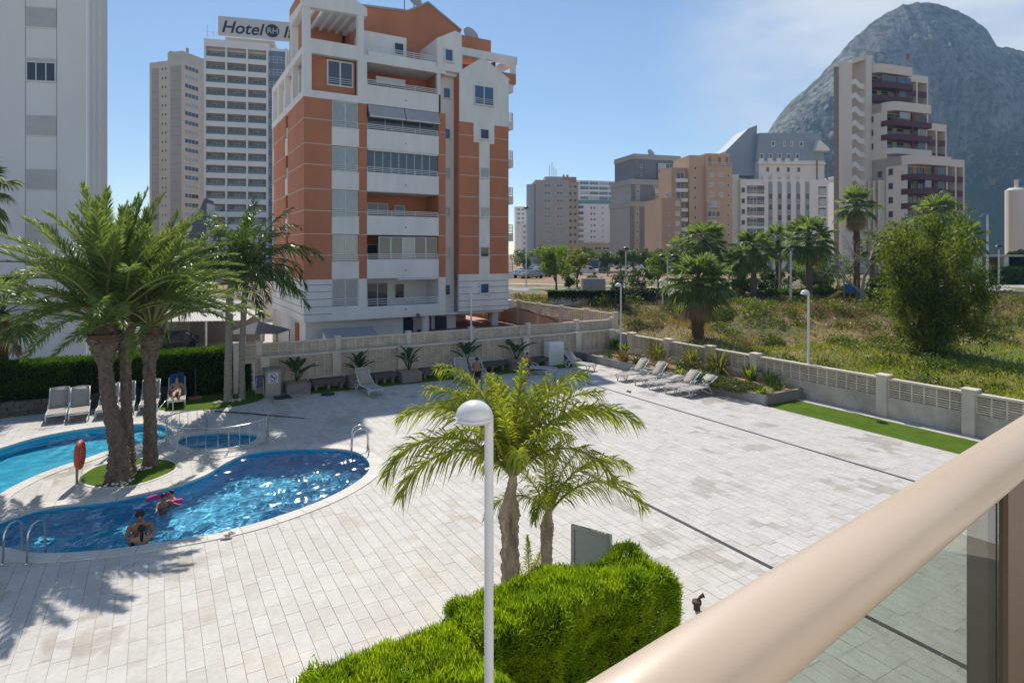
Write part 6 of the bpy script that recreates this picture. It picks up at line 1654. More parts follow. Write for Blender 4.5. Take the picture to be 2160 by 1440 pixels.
# ------------------------------------------------------------------ white dome lamps
LAMPW = mat('lamp_white', (0.70, 0.71, 0.73), 0.3, 0.06, 6)
LPOST = mat('post_white', (0.66, 0.66, 0.67), 0.35, 0.10, 3, stretch=(1, 1, 0.3))
def dome_lamp(label, base, h, az, post_m=LPOST, s=1.0, group='white dome lamps of the pool terrace'):
    r = thing('lamp_post', label, 'street lamp', base, az, group)
    q = MB(); q.lathe([(0.075*s, 0), (0.075*s, 0.06), (0.05*s, 0.08), (0.046*s, h-0.24*s), (0.046*s, h-0.14*s)], 14); add('post', q, post_m, r, smooth=True)
    q = MB(); R_ = 0.19*s
    q.lathe([(0.0, -0.012), (R_*0.93, -0.012), (R_*1.02, 0.0), (R_*1.02, 0.018)] + [(R_*math.cos(a*math.pi/18), 0.018+R_*0.88*math.sin(a*math.pi/18)) for a in range(0, 10)], 24)
    hd = add('dome', q, LAMPW, r, (-0.15*s, 0, h-0.17*s), smooth=True)
    q = MB(); q.lathe([(R_*0.9, -0.03), (R_*0.92, -0.013)], 20); add('diffuser', q, mat('opal_glass', (0.5, 0.5, 0.48), 0.3), hd)
    q = MB(); q.tube([(-0.02*s, 0, h-0.2*s), (0, 0, h-0.135*s), (0.02*s, 0, h-0.14*s)], [0.05*s, 0.055*s, 0.03*s], 8); add('bracket', q, LAMPW, r)
    return r
fl_ = Vector((2.93, 5.5, 0)); dome_lamp('tall white lamp post with dome head standing at the near hedge', fl_, 4.9, CA+R(8), s=1.0)
p = at(1709, 838); cl_ = dome_lamp('white dome lamp at the near corner of the raised bed', (p.x-0.12, p.y, 0), 4.78, CA); add('base_block', MB().box(-0.2, -0.2, 0, 0.2, 0.2, 0.22), CONC, cl_)
p = at(1404, 720, 0.36); dome_lamp('white dome lamp inside the raised bed', (23.9, 28.2, 0.35), 4.3, CA)
p = at(994, 782); dome_lamp('white dome lamp among the planters at the back wall', (p.x, p.y, 0), 4.75, CA+math.pi)
# park lamps
DKL = mat('dark_lamp_cap', (0.02, 0.022, 0.025), 0.4)
def globe_lamp(label, base, h, twin=False, grp='park lamps'):
    r = thing('park_lamp', label, 'street lamp', base, CA, grp)
    q = MB(); q.lathe([(0.11, 0), (0.09, 0.5), (0.06, h-0.5), (0.06, h-0.45)], 10); add('post', q, LPOST, r)
    xs_ = (-0.55, 0.55) if twin else (0,)
    if twin:
        q = MB(); q.tube([(-0.55, 0, h-0.3), (-0.3, 0, h-0.5), (0, 0, h-0.5), (0.3, 0, h-0.5), (0.55, 0, h-0.3)], 0.035, 6); add('arm', q, LPOST, r)
    for x in xs_:
        q = MB(); q.lathe([(0.05, h-0.45), (0.2, h-0.32), (0.22, h-0.2)], 12); gl = add('globe', q, mat('clear_globe', (0.35, 0.33, 0.28), 0.15), r, (x, 0, 0))
        q = MB(); q.lathe([(0.36, h-0.2), (0.36, h-0.16), (0.26, h-0.02), (0.1, h+0.06), (0.0, h+0.07)], 14); add('cap', q, DKL, gl)
for px, ytop, D, tw, lab in ((1668, 518, 52, False, 'tall park lamp left of the broad fan palm'), (1644, 536, 60, False, 'thinner park lamp behind the tall one'), (1320, 522, 62, False, 'lamp behind the vine wall'), (1408, 538, 58, True, 'twin-globe lamp by the round tree'), (2107, 517, 62, False, 'lamp at the edge of the plaza'), (1110, 436, 80, False, 'slim lamp on the pavement by the road')):
    b_ = on_land(px, D); h = EYE-(ytop-HYP)/FPX*D-b_.z
    globe_lamp(lab, b_, h, tw)
b_ = on_land(1398, 48); dome_lamp('small white dome lamp on the far path', b_, EYE-(590-HYP)/FPX*48-b_.z, CA, group=None)
# tall street mast with blue heads
b_ = on_land(2083, 84); r = thing('street_mast', 'tall pale street mast with blue twin heads at right', 'street lamp', b_, CA)
h = EYE-(452-HYP)/FPX*84-b_.z
q = MB(); q.lathe([(0.16, 0), (0.12, h*0.5), (0.10, h)], 10); add('post', q, LPOST, r); add('head', MB().box(-0.75, -0.15, h-0.1, -0.05, 0.15, h+0.12).box(0.05, -0.15, h+0.05, 0.6, 0.15, h+0.25), mat('blue_lamp_head', (0.10, 0.2, 0.36), 0.4), r)
# ------------------------------------------------------------------ notice board, hydrant-like bollard
A_, B_ = at(1206, 1105, 1.75), at(1290, 1128, 1.75)
d_ = B_-A_; nb = thing('notice_board', 'grey framed notice board standing behind the hedge', 'sign', (A_.x, A_.y, 0), math.atan2(d_.y, d_.x))
w = d_.length; ALU = mat('grey_aluminium', (0.30, 0.31, 0.30), 0.35, metal=0.6)
for x in (0.0, w-0.06): add('post', MB().box(x, -0.03, 0, x+0.06, 0.03, 1.75), ALU, nb)
add('top_rail', MB().box(0.06, -0.03, 1.69, w-0.06, 0.03, 1.75), ALU, nb); add('bottom_rail', MB().box(0.06, -0.03, 0.7, w-0.06, 0.03, 0.76), ALU, nb)
add('panel', MB().box(0.06, -0.012, 0.76, w-0.06, 0.012, 1.69), mat('pale_green_panel', (0.40, 0.43, 0.38), 0.45), nb)
fx = at(1470, 1285); vb = thing('garden_tap', 'small rusty brown tap fitting beside the hedge end', 'tap', (fx.x, fx.y, 0), CA)
RUST = mat('rusty_brown', (0.06, 0.035, 0.03), 0.7)
q = MB(); q.lathe([(0.06, 0), (0.06, 0.10), (0.085, 0.11), (0.085, 0.16), (0.03, 0.18)], 12); add('body', q, RUST, vb)
q = MB(); q.tube([(0, 0, 0.16), (0.08, 0, 0.24), (0.13, 0, 0.26)], [0.02, 0.03, 0.045], 8); add('spout', q, RUST, vb)
# ------------------------------------------------------------------ pool fittings
def ladder(label, p, az):
    r = thing('pool_ladder', label, 'pool ladder', p, az)
    for y in (-0.24, 0.24):
        q = MB(); pts = [(-0.42, y, 0.0)]
        for k in range(9):
            a = math.pi*k/8; pts.append((-0.15-0.24*math.cos(a), y, 0.55+0.22*math.sin(a)))
        pts += [(0.12, y, 0.0), (0.12, y, -0.6)]
        q.tube(pts, 0.021, 8); add('rail', q, METAL, r, smooth=True)
        q = MB(); q.lathe([(0.05, 0), (0.045, 0.02), (0.02, 0.025)], 12); add('flange', q, METAL, r, (-0.42, y, 0.018))
    for z in (-0.2, -0.42): add('rung', MB().box(0.09, -0.22, z, 0.16, 0.22, z+0.03), METAL, r)
    return r
p0, p1 = at(10, 1190), at(52, 1190); m_ = (p0+p1)/2; ladder('steel pool ladder at the near edge by the picture edge', (m_.x+0.2, m_.y+0.36, 0), R(62))
p0, p1 = at(733, 947), at(770, 952); m_ = (p0+p1)/2; ladder('steel pool ladder at the far tip of the blue pool', (m_.x-0.05, m_.y-0.05, 0), R(168))
# curved railing round the paddling pool
kr = thing('curved_railing', 'curved steel railing around the paddling pool', 'railing', (0, 0, 0))
ring = offset(pool_k, 0.32)
cx_, cy_ = (sum(p[0] for p in pool_k)/len(pool_k), sum(p[1] for p in pool_k)/len(pool_k)); kr.location = (cx_, cy_, 0)
path = [Vector((p[0]-cx_, p[1]-cy_)) for p in ring]
gapc = at(545, 905); gd = (Vector((gapc.x-cx_, gapc.y-cy_))).normalized()
i0 = max(range(len(path)), key=lambda i: path[i].normalized().dot(gd)); path = path[i0:]+path[:i0]
tot = [0]
for i in range(1, len(path)): tot.append(tot[-1]+(path[i]-path[i-1]).length)
a0, a1 = tot[-1]*0.16, tot[-1]*0.90
keep = [p for p, t in zip(path, tot) if a0 <= t <= a1]
HT_ = 0.78
q = MB(); q.tube([(keep[0].x, keep[0].y, 0.0), (keep[0].x, keep[0].y, HT_-0.08)] + [(p.x, p.y, HT_) for p in keep[1:-1]] + [(keep[-1].x, keep[-1].y, HT_-0.08), (keep[-1].x, keep[-1].y, 0.0)], 0.024, 8); add('top_rail', q, METAL, kr, smooth=True)
q = MB(); q.tube([(p.x, p.y, 0.12) for p in keep], 0.016, 6); add('bottom_rail', q, METAL, kr, smooth=True)
acc = 0; nbar = 0
bm_ = MB(); bm_.tube([(0, 0, 0.12), (0, 0, HT_)], 0.010, 6); bme = bm_.mesh('bar'); bme.materials.append(METAL)
bm2 = MB(); bm2.tube([(0, 0, 0.0), (0, 0, HT_)], 0.018, 6); bme2 = bm2.mesh('post'); bme2.materials.append(METAL)
last = keep[0]
for i in range(1, len(keep)):
    acc += (keep[i]-keep[i-1]).length
    if acc > 0.27:
        acc = 0; nbar += 1
        add('post' if nbar % 5 == 0 else 'bar', bme2 if nbar % 5 == 0 else bme, None, kr, (keep[i].x, keep[i].y, 0))
# entry handrail of the turquoise pool
hr = thing('pool_handrail', 'curved steel handrail into the turquoise pool steps', 'handrail', at(365, 868))
e1 = at(300, 905)-at(365, 868)
q = MB(); q.tube([(0, 0, 0), (0, 0, 0.55), (e1.x*0.04, e1.y*0.04, 0.66), (e1.x*0.12, e1.y*0.12, 0.68), (e1.x*0.75, e1.y*0.75, 0.25), (e1.x*0.8, e1.y*0.8, 0.1), (e1.x*0.8, e1.y*0.8, -0.5)], 0.021, 8); add('rail', q, METAL, hr, smooth=True)
# shower pole between the palms
sp_ = thing('shower_pole', 'thin pale pole standing between the palm trunks', 'pole', at(265, 935))
q = MB(); q.tube([(0, 0, 0), (0, 0, 2.35)], 0.045, 10); add('pole', q, LPOST, sp_); add('head', MB().box(-0.12, -0.03, 2.35, 0.12, 0.03, 2.39), METAL, sp_)
# rescue ring on its post
lb = thing('lifebuoy', 'red lifebuoy on a post at the tip of the palm island', 'lifebuoy', at(162, 1020), R(80))
q = MB(); q.tube([(0, 0, 0), (0, 0, 0.95)], 0.03, 8); add('post', q, mat('wood_post', (0.22, 0.15, 0.10), 0.8), lb)
q = MB(); n = 28
q.tube([(0.33*math.cos(2*math.pi*k/n)*0.85, -0.07, 0.80+0.33*math.sin(2*math.pi*k/n)) for k in range(n+1)], 0.075, 10, caps=False); add('ring', q, mat('red_orange_ring', (0.52, 0.10, 0.055), 0.5, 0.2, 4), lb, smooth=True)
q = MB()
for k in range(4): q.tube([(0.1*(k-1.5), -0.08, 0.5), (0.13*(k-1.5), -0.1, 0.22), (0.05*(k-1.5), -0.08, 0.06)], 0.006, 4)
add('rope', q, PLAST, lb)
# pebbles
PEB = mat('white_pebble', (0.62, 0.60, 0.57), 0.8)
def pebbles(label, px, py, n, rx, seed, ry=None):
    c = at(px, py); rg = random.Random(seed); mb = MB(); ry = ry or rx
    for k in range(n):
        a, r_ = rg.uniform(0, 6.28), rg.random()**0.5; s = rg.uniform(0.03, 0.055)
        mb.ball((c.x+r_*rx*math.cos(a), c.y+r_*ry*math.sin(a), 0.03+rg.uniform(0, 0.03)), s, s*rg.uniform(.7, 1), s*0.7, 6, 4)
    tag(add('pebbles', mb, PEB, smooth=True), label, None, kind='stuff')
pebbles('white pebbles between the island palm trunks', 288, 990, 120, 0.42, 2, 0.30); pebbles('white pebbles at the foot of the slim grey palm', 457, 851, 30, 0.22, 3); pebbles('white pebbles between the two hedge palms', 495, 846, 40, 0.25, 4); pebbles('white pebbles round the stout palm', 247, 1019, 26, 0.42, 5)
# flip-flops
ff = mat('flipflop_sole', (0.45, 0.42, 0.36), 0.7); fb = mat('flipflop_strap', (0.03, 0.03, 0.06), 0.6)
for k, (px, py, az, lab) in enumerate(((477, 1136, 20, 'sandal nearer the paving, of the pair left by the pool'), (484, 1128, 35, 'sandal nearer the water, of the pair left by the pool'))):
    r = thing('sandal', lab, 'sandal', tuple(at(px, py))[:2]+(0.019,), CA+R(az), 'pair of sandals')
    q = MB(); q.prism([(0.13*math.cos(a)*(1 if math.cos(a) > 0 else 0.95), (0.048+0.008*math.cos(a))*math.sin(a)) for a in [i*math.pi/10 for i in range(20)]], 0, 0.02); add('sole', q, ff, r)
    q = MB(); q.tube([(0.08, 0, 0.02), (0.03, 0.03, 0.045), (-0.02, 0.045, 0.02)], 0.007, 5); q.tube([(0.08, 0, 0.02), (0.03, -0.03, 0.045), (-0.02, -0.045, 0.02)], 0.007, 5); add('strap', q, fb, r)
for k, (px, py, lab) in enumerate(((1324, 826, 'dark shoes left on the paving before the loungers'),)):
    for j in (0, 1):
        r = thing('sandal', ('left shoe of the dark pair before the raised bed loungers', 'right shoe of the dark pair before the raised bed loungers')[j], 'sandal', tuple(at(px+j*5, py+j))[:2]+(0.0,), R(40), 'dark pair of shoes')
        q = MB(); q.prism([(0.13*math.cos(a), 0.05*math.sin(a)) for a in [i*math.pi/8 for i in range(16)]], 0, 0.025); add('sole', q, fb, r)
        q = MB(); q.ball((0.05, 0, 0.03), 0.07, 0.045, 0.035, 8, 6); add('strap', q, fb, r)
# rope line across the shaded paving + broom
rp = thing('rope', 'thin dark rope lying across the shaded paving', 'rope', at(452, 868))
e1 = at(642, 882)-at(452, 868)
q = MB(); q.tube([(e1.x*t, e1.y*t, 0.02+0.02*math.sin(t*5)) for t in (0, .2, .4, .6, .8, 1)], 0.022, 6); add('line', q, mat('dark_rope', (0.03, 0.03, 0.03), 0.9), rp)
br = thing('broom', 'broom with reddish head leaning by the dark hedge', 'broom', at(412, 842))
q = MB(); q.tube([(0, 0, 0.12), (0.03, 0.5, 1.3)], 0.014, 6); add('handle', q, mat('wood_post', (0.22, 0.15, 0.1)), br); add('head', MB().box(-0.26, -0.05, 0, 0.26, 0.05, 0.13), mat('reddish_brush', (0.34, 0.15, 0.09), 0.8), br)
# ------------------------------------------------------------------ carport, car, parasol of the neighbouring yard
cpz = -1.05
cp = thing('carport', 'open carport with pale corrugated roof behind the hedge', 'carport', tuple(far(255, 690, 46))[:2]+(cpz,), R(8)-HEAD)
rm_ = mat('corrugated_sheet', (0.52, 0.50, 0.47), 0.6, 0.1, 2)
q = MB()
for k in range(30):
    x = k*0.30; q.box(x, 0, 2.3, x+0.16, 5.2, 2.36); q.box(x+0.16, 0, 2.3, x+0.30, 5.2, 2.33)
q.xf(Matrix.Rotation(R(5), 4, 'X')); add('roof', q, rm_, cp)
for x in (0.1, 3.0, 6.0, 8.8): add('post', MB().box(x-0.05, 0.15, 0, x+0.05, 0.25, 2.3), RAILM, cp); add('post', MB().box(x-0.05, 4.9, 0, x+0.05, 5.0, 2.72), RAILM, cp)
add('side_panel', MB().box(0.4, 0.05, 0.6, 2.3, 0.1, 2.1), WHITE, cp)
add('back_wall', MB().box(0, 5.2, 0, 9, 5.4, 2.7), CONC, cp)
cg = thing('carport', 'grey pitched carport roof beside the slim palms', 'carport', tuple(far(330, 690, 50))[:2]+(cpz,), R(-16)-HEAD)
add('roof', MB().prism_x([(-0.4, 2.1), (4.2, 3.3), (4.2, 3.38), (-0.4, 2.2)], 0, 5.0), mat('grey_sheet', (0.36,)*3), cg); add('back_wall', MB().box(0, 4.0, 0, 5, 4.15, 3.2), CONC, cg)
for x in (0.1, 4.8): add('post', MB().box(x, 0, 0, x+0.1, 0.1, 2.15), RAILM, cg)
pz = thing('canopy', 'grey four-sided canopy in the yard behind the slim palms', 'canopy', tuple(far(545, 722, 44))[:2]+(cpz,), CA)
add('cover', MB().add([(-1.9, -1.3, 1.85), (1.9, -1.3, 1.85), (1.9, 1.3, 1.85), (-1.9, 1.3, 1.85), (0, 0, 2.6)], [(0,1,4), (1,2,4), (2,3,4), (3,0,4), (3,2,1,0)]), mat('grey_canvas', (0.14, 0.15, 0.165), 0.8), pz)
for x, y in ((-1.8, -1.2), (1.8, -1.2), (1.8, 1.2), (-1.8, 1.2)): add('pole', MB().box(x-0.03, y-0.03, 0, x+0.03, y+0.03, 1.85), DKL, pz)
yl = MB(); yl.box(-30, 31.5, -1.09, 17.0, 74.0, -1.05); tag(add('yard', yl, PAV), 'pale paved yard of the neighbouring blocks', None, kind='structure')
rw = thing('retaining_wall', 'long beige retaining wall with slatted top behind the carport', 'wall', (-30, 73.6, -1.05)); add('wall', MB().box(0, 0, 0, 46, 0.35, 3.2), PILLM, rw)
for k in range(40): add('lattice_block', blk4, None, rw, (0.1+k*1.14, 0.17, 3.2), scale=(2.7, 1, 2.2))
# ------------------------------------------------------------------ cars
TYRE = mat('tyre_black', (0.015, 0.015, 0.016), 0.9); RIM = mat('wheel_rim', (0.4, 0.4, 0.42), 0.3, metal=0.8)
TAIL = mat('tail_lamp_red', (0.3, 0.01, 0.01), 0.3); HEADL = mat('head_lamp', (0.6, 0.6, 0.6), 0.15); CHROME = mat('number_plate', (0.6, 0.6, 0.58), 0.5)
def car_meshes(van=False):
    L_, W_, H_ = (4.4, 1.78, 1.5) if not van else (4.5, 1.8, 1.85)
    if not van: prof = [(-2.2, 0.35), (-2.2, 0.7), (-2.1, 0.88), (-1.2, 0.98), (-0.55, 1.44), (0.2, 1.5), (1.2, 1.42), (1.85, 1.02), (2.15, 0.95), (2.2, 0.6), (2.18, 0.35)]
    else: prof = [(-2.25, 0.35), (-2.25, 0.75), (-2.1, 0.95), (-1.45, 1.05), (-0.85, 1.75), (-0.4, 1.85), (2.1, 1.85), (2.22, 1.7), (2.25, 0.5), (2.2, 0.35)]
    b = MB(); ys_ = [-W_/2, -W_/2+0.10, W_/2-0.10, W_/2]
    n = len(prof); cx = 0.1
    for yi, y in enumerate(ys_):
        for x, z in prof:
            s_ = 1.0 if yi in (1, 2) else (0.97 if z < 1.0 else 0.93)
            yy = y if z < 1.0 else y*0.86
            b.v.append((x*s_, yy, z if yi in (1, 2) else (z-0.05 if z > 0.9 else z)))
    for yi in range(3):
        for k in range(n):
            k2 = (k+1) % n
            b.f.append((yi*n+k, yi*n+k2, (yi+1)*n+k2, (yi+1)*n+k))
    b.f.append(tuple(range(n-1, -1, -1))); b.f.append(tuple(3*n+k for k in range(n)))
    gl = MB()
    for s_ in (-1, 1):
        y = s_*(W_/2*0.86+0.012)*(1.0 if not van else 1.0)
        pts = [(-1.05, 1.03), (-0.5, 1.36), (0.2, 1.41), (1.1, 1.34), (1.5, 1.06)] if not van else [(-1.25, 1.12), (-0.78, 1.66), (-0.2, 1.7), (-0.2, 1.12)]
        gl.add([(x, y+(0.0), z) for x, z in pts], [tuple(range(len(pts)))])
    wsx = ((-1.19, 1.0), (-0.6, 1.42)) if not van else ((-1.44, 1.08), (-0.9, 1.71))
    gl.quad((wsx[0][0]-0.02, -0.68, wsx[0][1]+0.02), (wsx[0][0]-0.02, 0.68, wsx[0][1]+0.02), (wsx[1][0]-0.03, 0.6, wsx[1][1]), (wsx[1][0]-0.03, -0.6, wsx[1][1]))
    if not van: gl.quad((1.83, -0.66, 1.06), (1.83, 0.66, 1.06), (1.24, 0.6, 1.42), (1.24, -0.6, 1.42))
    ty = MB(); ty.lathe([(0.2, -0.1), (0.31, -0.1), (0.32, -0.06), (0.32, 0.06), (0.31, 0.1), (0.2, 0.1)], 16); ty.xf(Matrix.Rotation(math.pi/2, 4, 'X'))
    rm = MB(); rm.lathe([(0.0, -0.08), (0.2, -0.105), (0.21, 0.1), (0.0, 0.08)], 12); rm.xf(Matrix.Rotation(math.pi/2, 4, 'X'))
    return b.mesh('body'), gl.mesh('car_glass'), ty.mesh('wheel'), rm.mesh('rim')
CM = car_meshes(); VM = car_meshes(True)
def car(label, p, az, colr, van=False, name='parked_car', group='cars parked beyond the dry field', cat='car'):
    r = thing(name, label, cat, p, az, group); M_ = VM if van else CM
    m = mat('paint_%d_%d_%d' % tuple(int(c*99) for c in colr), colr, 0.25, coat=0.6)
    def inst(nm, me, mm, par, loc=(0,0,0)):
        o = bpy.data.objects.new(nm, me); COL.objects.link(o)
        if not me.materials: me.materials.append(mm)
        o.material_slots[0].link = 'OBJECT'; o.material_slots[0].material = mm; o.parent = par; o.location = loc; return o
    inst('body', M_[0], m, r); inst('car_glass', M_[1], GLASSD, r)
    for x in (-1.38, 1.35):
        for y in (-0.82, 0.82): w = inst('wheel', M_[2], TYRE, r, (x, y, 0.32)); inst('rim', M_[3], RIM, w)
    for y in (-0.62, 0.62):
        add('headlight', MB().box(-2.22, y-0.2, 0.62, -2.1, y+0.2, 0.76), HEADL, r); add('tail_lamp', MB().box(2.1, y-0.16, 0.74, 2.22, y+0.16, 0.92), TAIL, r)
    add('number_plate', MB().box(2.18, -0.26, 0.5, 2.225, 0.26, 0.62), CHROME, r)
    return r
cz = lvl(100, 700)
c_ = far(356, 720, 47); car('dark estate car under the grey carport behind the hedge', (c_.x, c_.y, -1.05), R(75)-HEAD, (0.012, 0.018, 0.03), group=None)
c_ = far(304, 720, 48); car('dark blue car half hidden in the pale carport', (c_.x, c_.y, -1.05), R(80)-HEAD, (0.01, 0.012, 0.05), group=None)
for i, (px, py, az, colr, lab) in enumerate(((1122, 587, 25, (0.30, 0.31, 0.32), 'silver car nearest the side balconies'), (1142, 584, 22, (0.10, 0.13, 0.17), 'dark blue-grey car beside the silver car'), (1132, 577, 20, (0.62, 0.62, 0.62), 'white car in the second parked row'), (1112, 573, 20, (0.45, 0.46, 0.47), 'light grey car behind the white one'), (1160, 577, 20, (0.60, 0.6, 0.6), 'white car beside the full bright tree'), (1106, 580, 22, (0.25, 0.26, 0.28), 'grey car at the left end of the parked rows'), (1192, 576, 15, (0.2, 0.22, 0.25), 'blue-grey car between the two young trees'), (1312, 568, 5, (0.42, 0.43, 0.45), 'silver car right of the site machines'), (1350, 570, 8, (0.6, 0.6, 0.6), 'white car before the clipped tree row'), (1098, 586, 24, (0.55, 0.56, 0.58), 'pale car peeping out beside the side balconies'), (1152, 571, 18, (0.12, 0.12, 0.13), 'black car in the rear parked row'), (1126, 569, 18, (0.5, 0.5, 0.52), 'pale grey car in the rear parked row'), (1176, 570, 14, (0.58, 0.58, 0.58), 'white car half behind the full bright tree'), (1290, 566, 6, (0.16, 0.2, 0.26), 'blue-grey car behind the green digger'), (1372, 567, 4, (0.35, 0.05, 0.04), 'dark red car under the clipped tree row'))):
    p = at(px, py, PLAT); car(lab, (p.x, p.y, PLAT), R(az)-HEAD, colr)
p = at(1240, 580, PLAT); car('small white van beside the yellow-tipped tree', (p.x, p.y, PLAT), R(172)-HEAD, (0.62, 0.62, 0.62), True, 'parked_van', None, 'van')
# container, digger, tank, vine wall
p = at(1236, 566, PLAT); ct = thing('container', 'blue steel container at the far side of the field', 'container', (p.x, p.y, PLAT), CA)
q = MB()
for k in range(24): q.box(k*0.25, 0, 0, k*0.25+0.14, 2.4, 2.5); q.box(k*0.25+0.14, 0.04, 0, k*0.25+0.25, 2.36, 2.47)
add('body', q, mat('container_blue', (0.05, 0.10, 0.17), 0.6, 0.15, 1), ct); add('door', MB().box(0.2, -0.03, 0.1, 2.3, -0.005, 2.3), mat('container_blue', (0,)*3), ct)
p = at(1272, 576, PLAT); dg = thing('digger', 'green site digger standing on rubble at the field edge', 'excavator', (p.x, p.y, PLAT), CA)
GRN = mat('machine_green', (0.05, 0.19, 0.14), 0.5)
add('track', MB().prism_y([(-1.3, 0.1), (1.3, 0.1), (1.5, 0.4), (1.3, 0.7), (-1.3, 0.7), (-1.5, 0.4)], -0.9, -0.4), TYRE, dg); add('track', MB().prism_y([(-1.3, 0.1), (1.3, 0.1), (1.5, 0.4), (1.3, 0.7), (-1.3, 0.7), (-1.5, 0.4)], 0.4, 0.9), TYRE, dg)
add('body', MB().box(-0.2, -0.85, 0.75, 1.5, 0.85, 1.5), GRN, dg); add('cab', MB().box(-1.0, -0.8, 0.75, -0.2, 0.3, 2.4), GRN, dg); add('cab_glass', MB().box(-0.95, -0.83, 1.4, -0.25, -0.801, 2.3), GLASSD, dg)
q = MB(); q.tube([(-0.6, 0.5, 1.2), (-1.8, 0.5, 2.9), (-3.2, 0.5, 2.2)], 0.15, 6); q.tube([(-3.2, 0.5, 2.2), (-3.0, 0.5, 0.9)], 0.11, 6); add('boom', q, GRN, dg); add('bucket', MB().prism_y([(-3.3, 0.9), (-2.8, 0.9), (-2.7, 0.4), (-3.2, 0.3)], 0.2, 0.8), DKL, dg)
rb = MB(); rg = random.Random(6)
for k in range(160): rb.box(*(lambda x, y, z, s: (x, y, z, x+s, y+s*0.8, z+s*0.6))(p.x+rg.gauss(1.5, 3.0)+0.0, p.y+rg.gauss(-2, 1.2), PLAT+rg.uniform(-0.1, 0.35), rg.uniform(0.15, 0.6)))
tag(add('rubble', rb, mat('rubble_grey', (0.36, 0.32, 0.27), 0.95, 0.3, 0.8, world_tex=True)), 'heap of pale building rubble around the digger', None, kind='stuff')
p = at(1255, 622, PLAT); tk = thing('storage_tank', 'grey covered tank behind the vine wall', 'tank', (p.x, p.y, PLAT), CA)
add('body', MB().prism_x([(-0.8, 0), (0.8, 0), (0.8, 1.4), (0.6, 1.75), (-0.6, 1.75), (-0.8, 1.4)], -1.4, 1.0), mat('tank_grey', (0.30, 0.30, 0.30), 0.7, 0.1, 1), tk)
vw = thing('vine_wall', 'grey wall overgrown with vines at the road corner', 'wall', tuple(far(1158, 640, 48.5))[:2]+(1.95,), R(-1)-HEAD)
add('wall', MB().box(0, 0, -2, 5.6, 0.25, 1.5), WALLD, vw); add('pillar', MB().box(5.2, -0.2, -2, 5.7, 0.3, 2.6), WALLD, vw)
P = np.stack([nprng.uniform(-0.1, 5.8, 5200), nprng.normal(-0.06, 0.1, 5200), 1.55-np.abs(nprng.normal(0, 0.32, 5200))], 1); P2 = np.stack([nprng.normal(5.45, 0.3, 1500), nprng.normal(-0.1, 0.22, 1500), nprng.uniform(0.3, 2.8, 1500)], 1)
add('ivy', np_mesh('ivy', leaves(np.concatenate([P, P2]), 0.15, 0.7), T_DRK), None, vw)
vw2 = thing('vine_fence', 'fence smothered in vines right of the vine wall pillar', 'fence', tuple(far(1288, 625, 50))[:2]+(2.4,), R(-2)-HEAD)
add('rail', MB().box(0, 0, -0.6, 4.6, 0.06, 0.9), WALLD, vw2); P = np.stack([nprng.uniform(0, 4.6, 3200), nprng.normal(0, 0.14, 3200), nprng.uniform(0.1, 1.2, 3200)], 1); add('ivy', np_mesh('ivy', leaves(P, 0.16, 0.7), T_DRK), None, vw2)
# playground
pgp = on_land(1795, 53); pgd = thing('playground_slide', 'colourful playground tower with yellow slide in the park', 'playground', pgp, CA)
add('tower', MB().box(-0.9, -0.5, 0, -0.82, -0.42, 2.2).box(0.2, -0.5, 0, 0.28, -0.42, 2.2).box(-0.9, 0.5, 0, -0.82, 0.58, 2.2).box(0.2, 0.5, 0, 0.28, 0.58, 2.2), mat('play_yellow', (0.5, 0.32, 0.03), 0.5), pgd)
add('deck', MB().box(-0.9, -0.5, 1.0, 0.28, 0.58, 1.08), mat('play_blue', (0.02, 0.16, 0.36), 0.5), pgd); add('panel', MB().box(-0.82, -0.48, 1.08, 0.2, -0.44, 1.8), mat('play_blue', (0,)*3), pgd); add('green_panel', MB().box(0.3, -0.4, 0.5, 0.9, -0.36, 1.3), mat('play_green', (0.03, 0.3, 0.08), 0.5), pgd)
add('slide', MB().prism_y([(-0.9, 1.05), (-2.3, 0.25), (-2.6, 0.2), (-2.6, 0.28), (-2.3, 0.35), (-0.9, 1.2)], -0.3, 0.3), mat('play_yellow', (0,)*3), pgd)
# park fence + pergola at the right
pf = thing('park_fence', 'low dark railing along the park path', 'fence', tuple(far(1470, 630, 55))[:2]+(2.05,), R(-1)-HEAD)
for k in range(13): add('post', MB().box(k*1.2, 0, -0.3, k*1.2+0.06, 0.06, 0.8), DKL, pf)
add('rail', MB().box(0, 0.01, 0.72, 14.4, 0.05, 0.78), DKL, pf); add('rail', MB().box(0, 0.01, 0.35, 14.4, 0.05, 0.40), DKL, pf)
pp = thing('concrete_pergola', 'long flat concrete pergola on square columns at right', 'pergola', tuple(far(2060, 575, 88))[:2]+(PLAT,), R(3)-HEAD)
add('roof', MB().box(0, 0, 3.9, 22, 5, 4.2), CONC, pp)
for k in range(6): add('column', MB().box(0.4+k*4, 0.3, 0, 1.1+k*4, 1.0, 3.9), CREAM, pp)
add('back_wall', MB().box(0, 4.6, 0, 22, 4.8, 3.8), TERRA, pp)
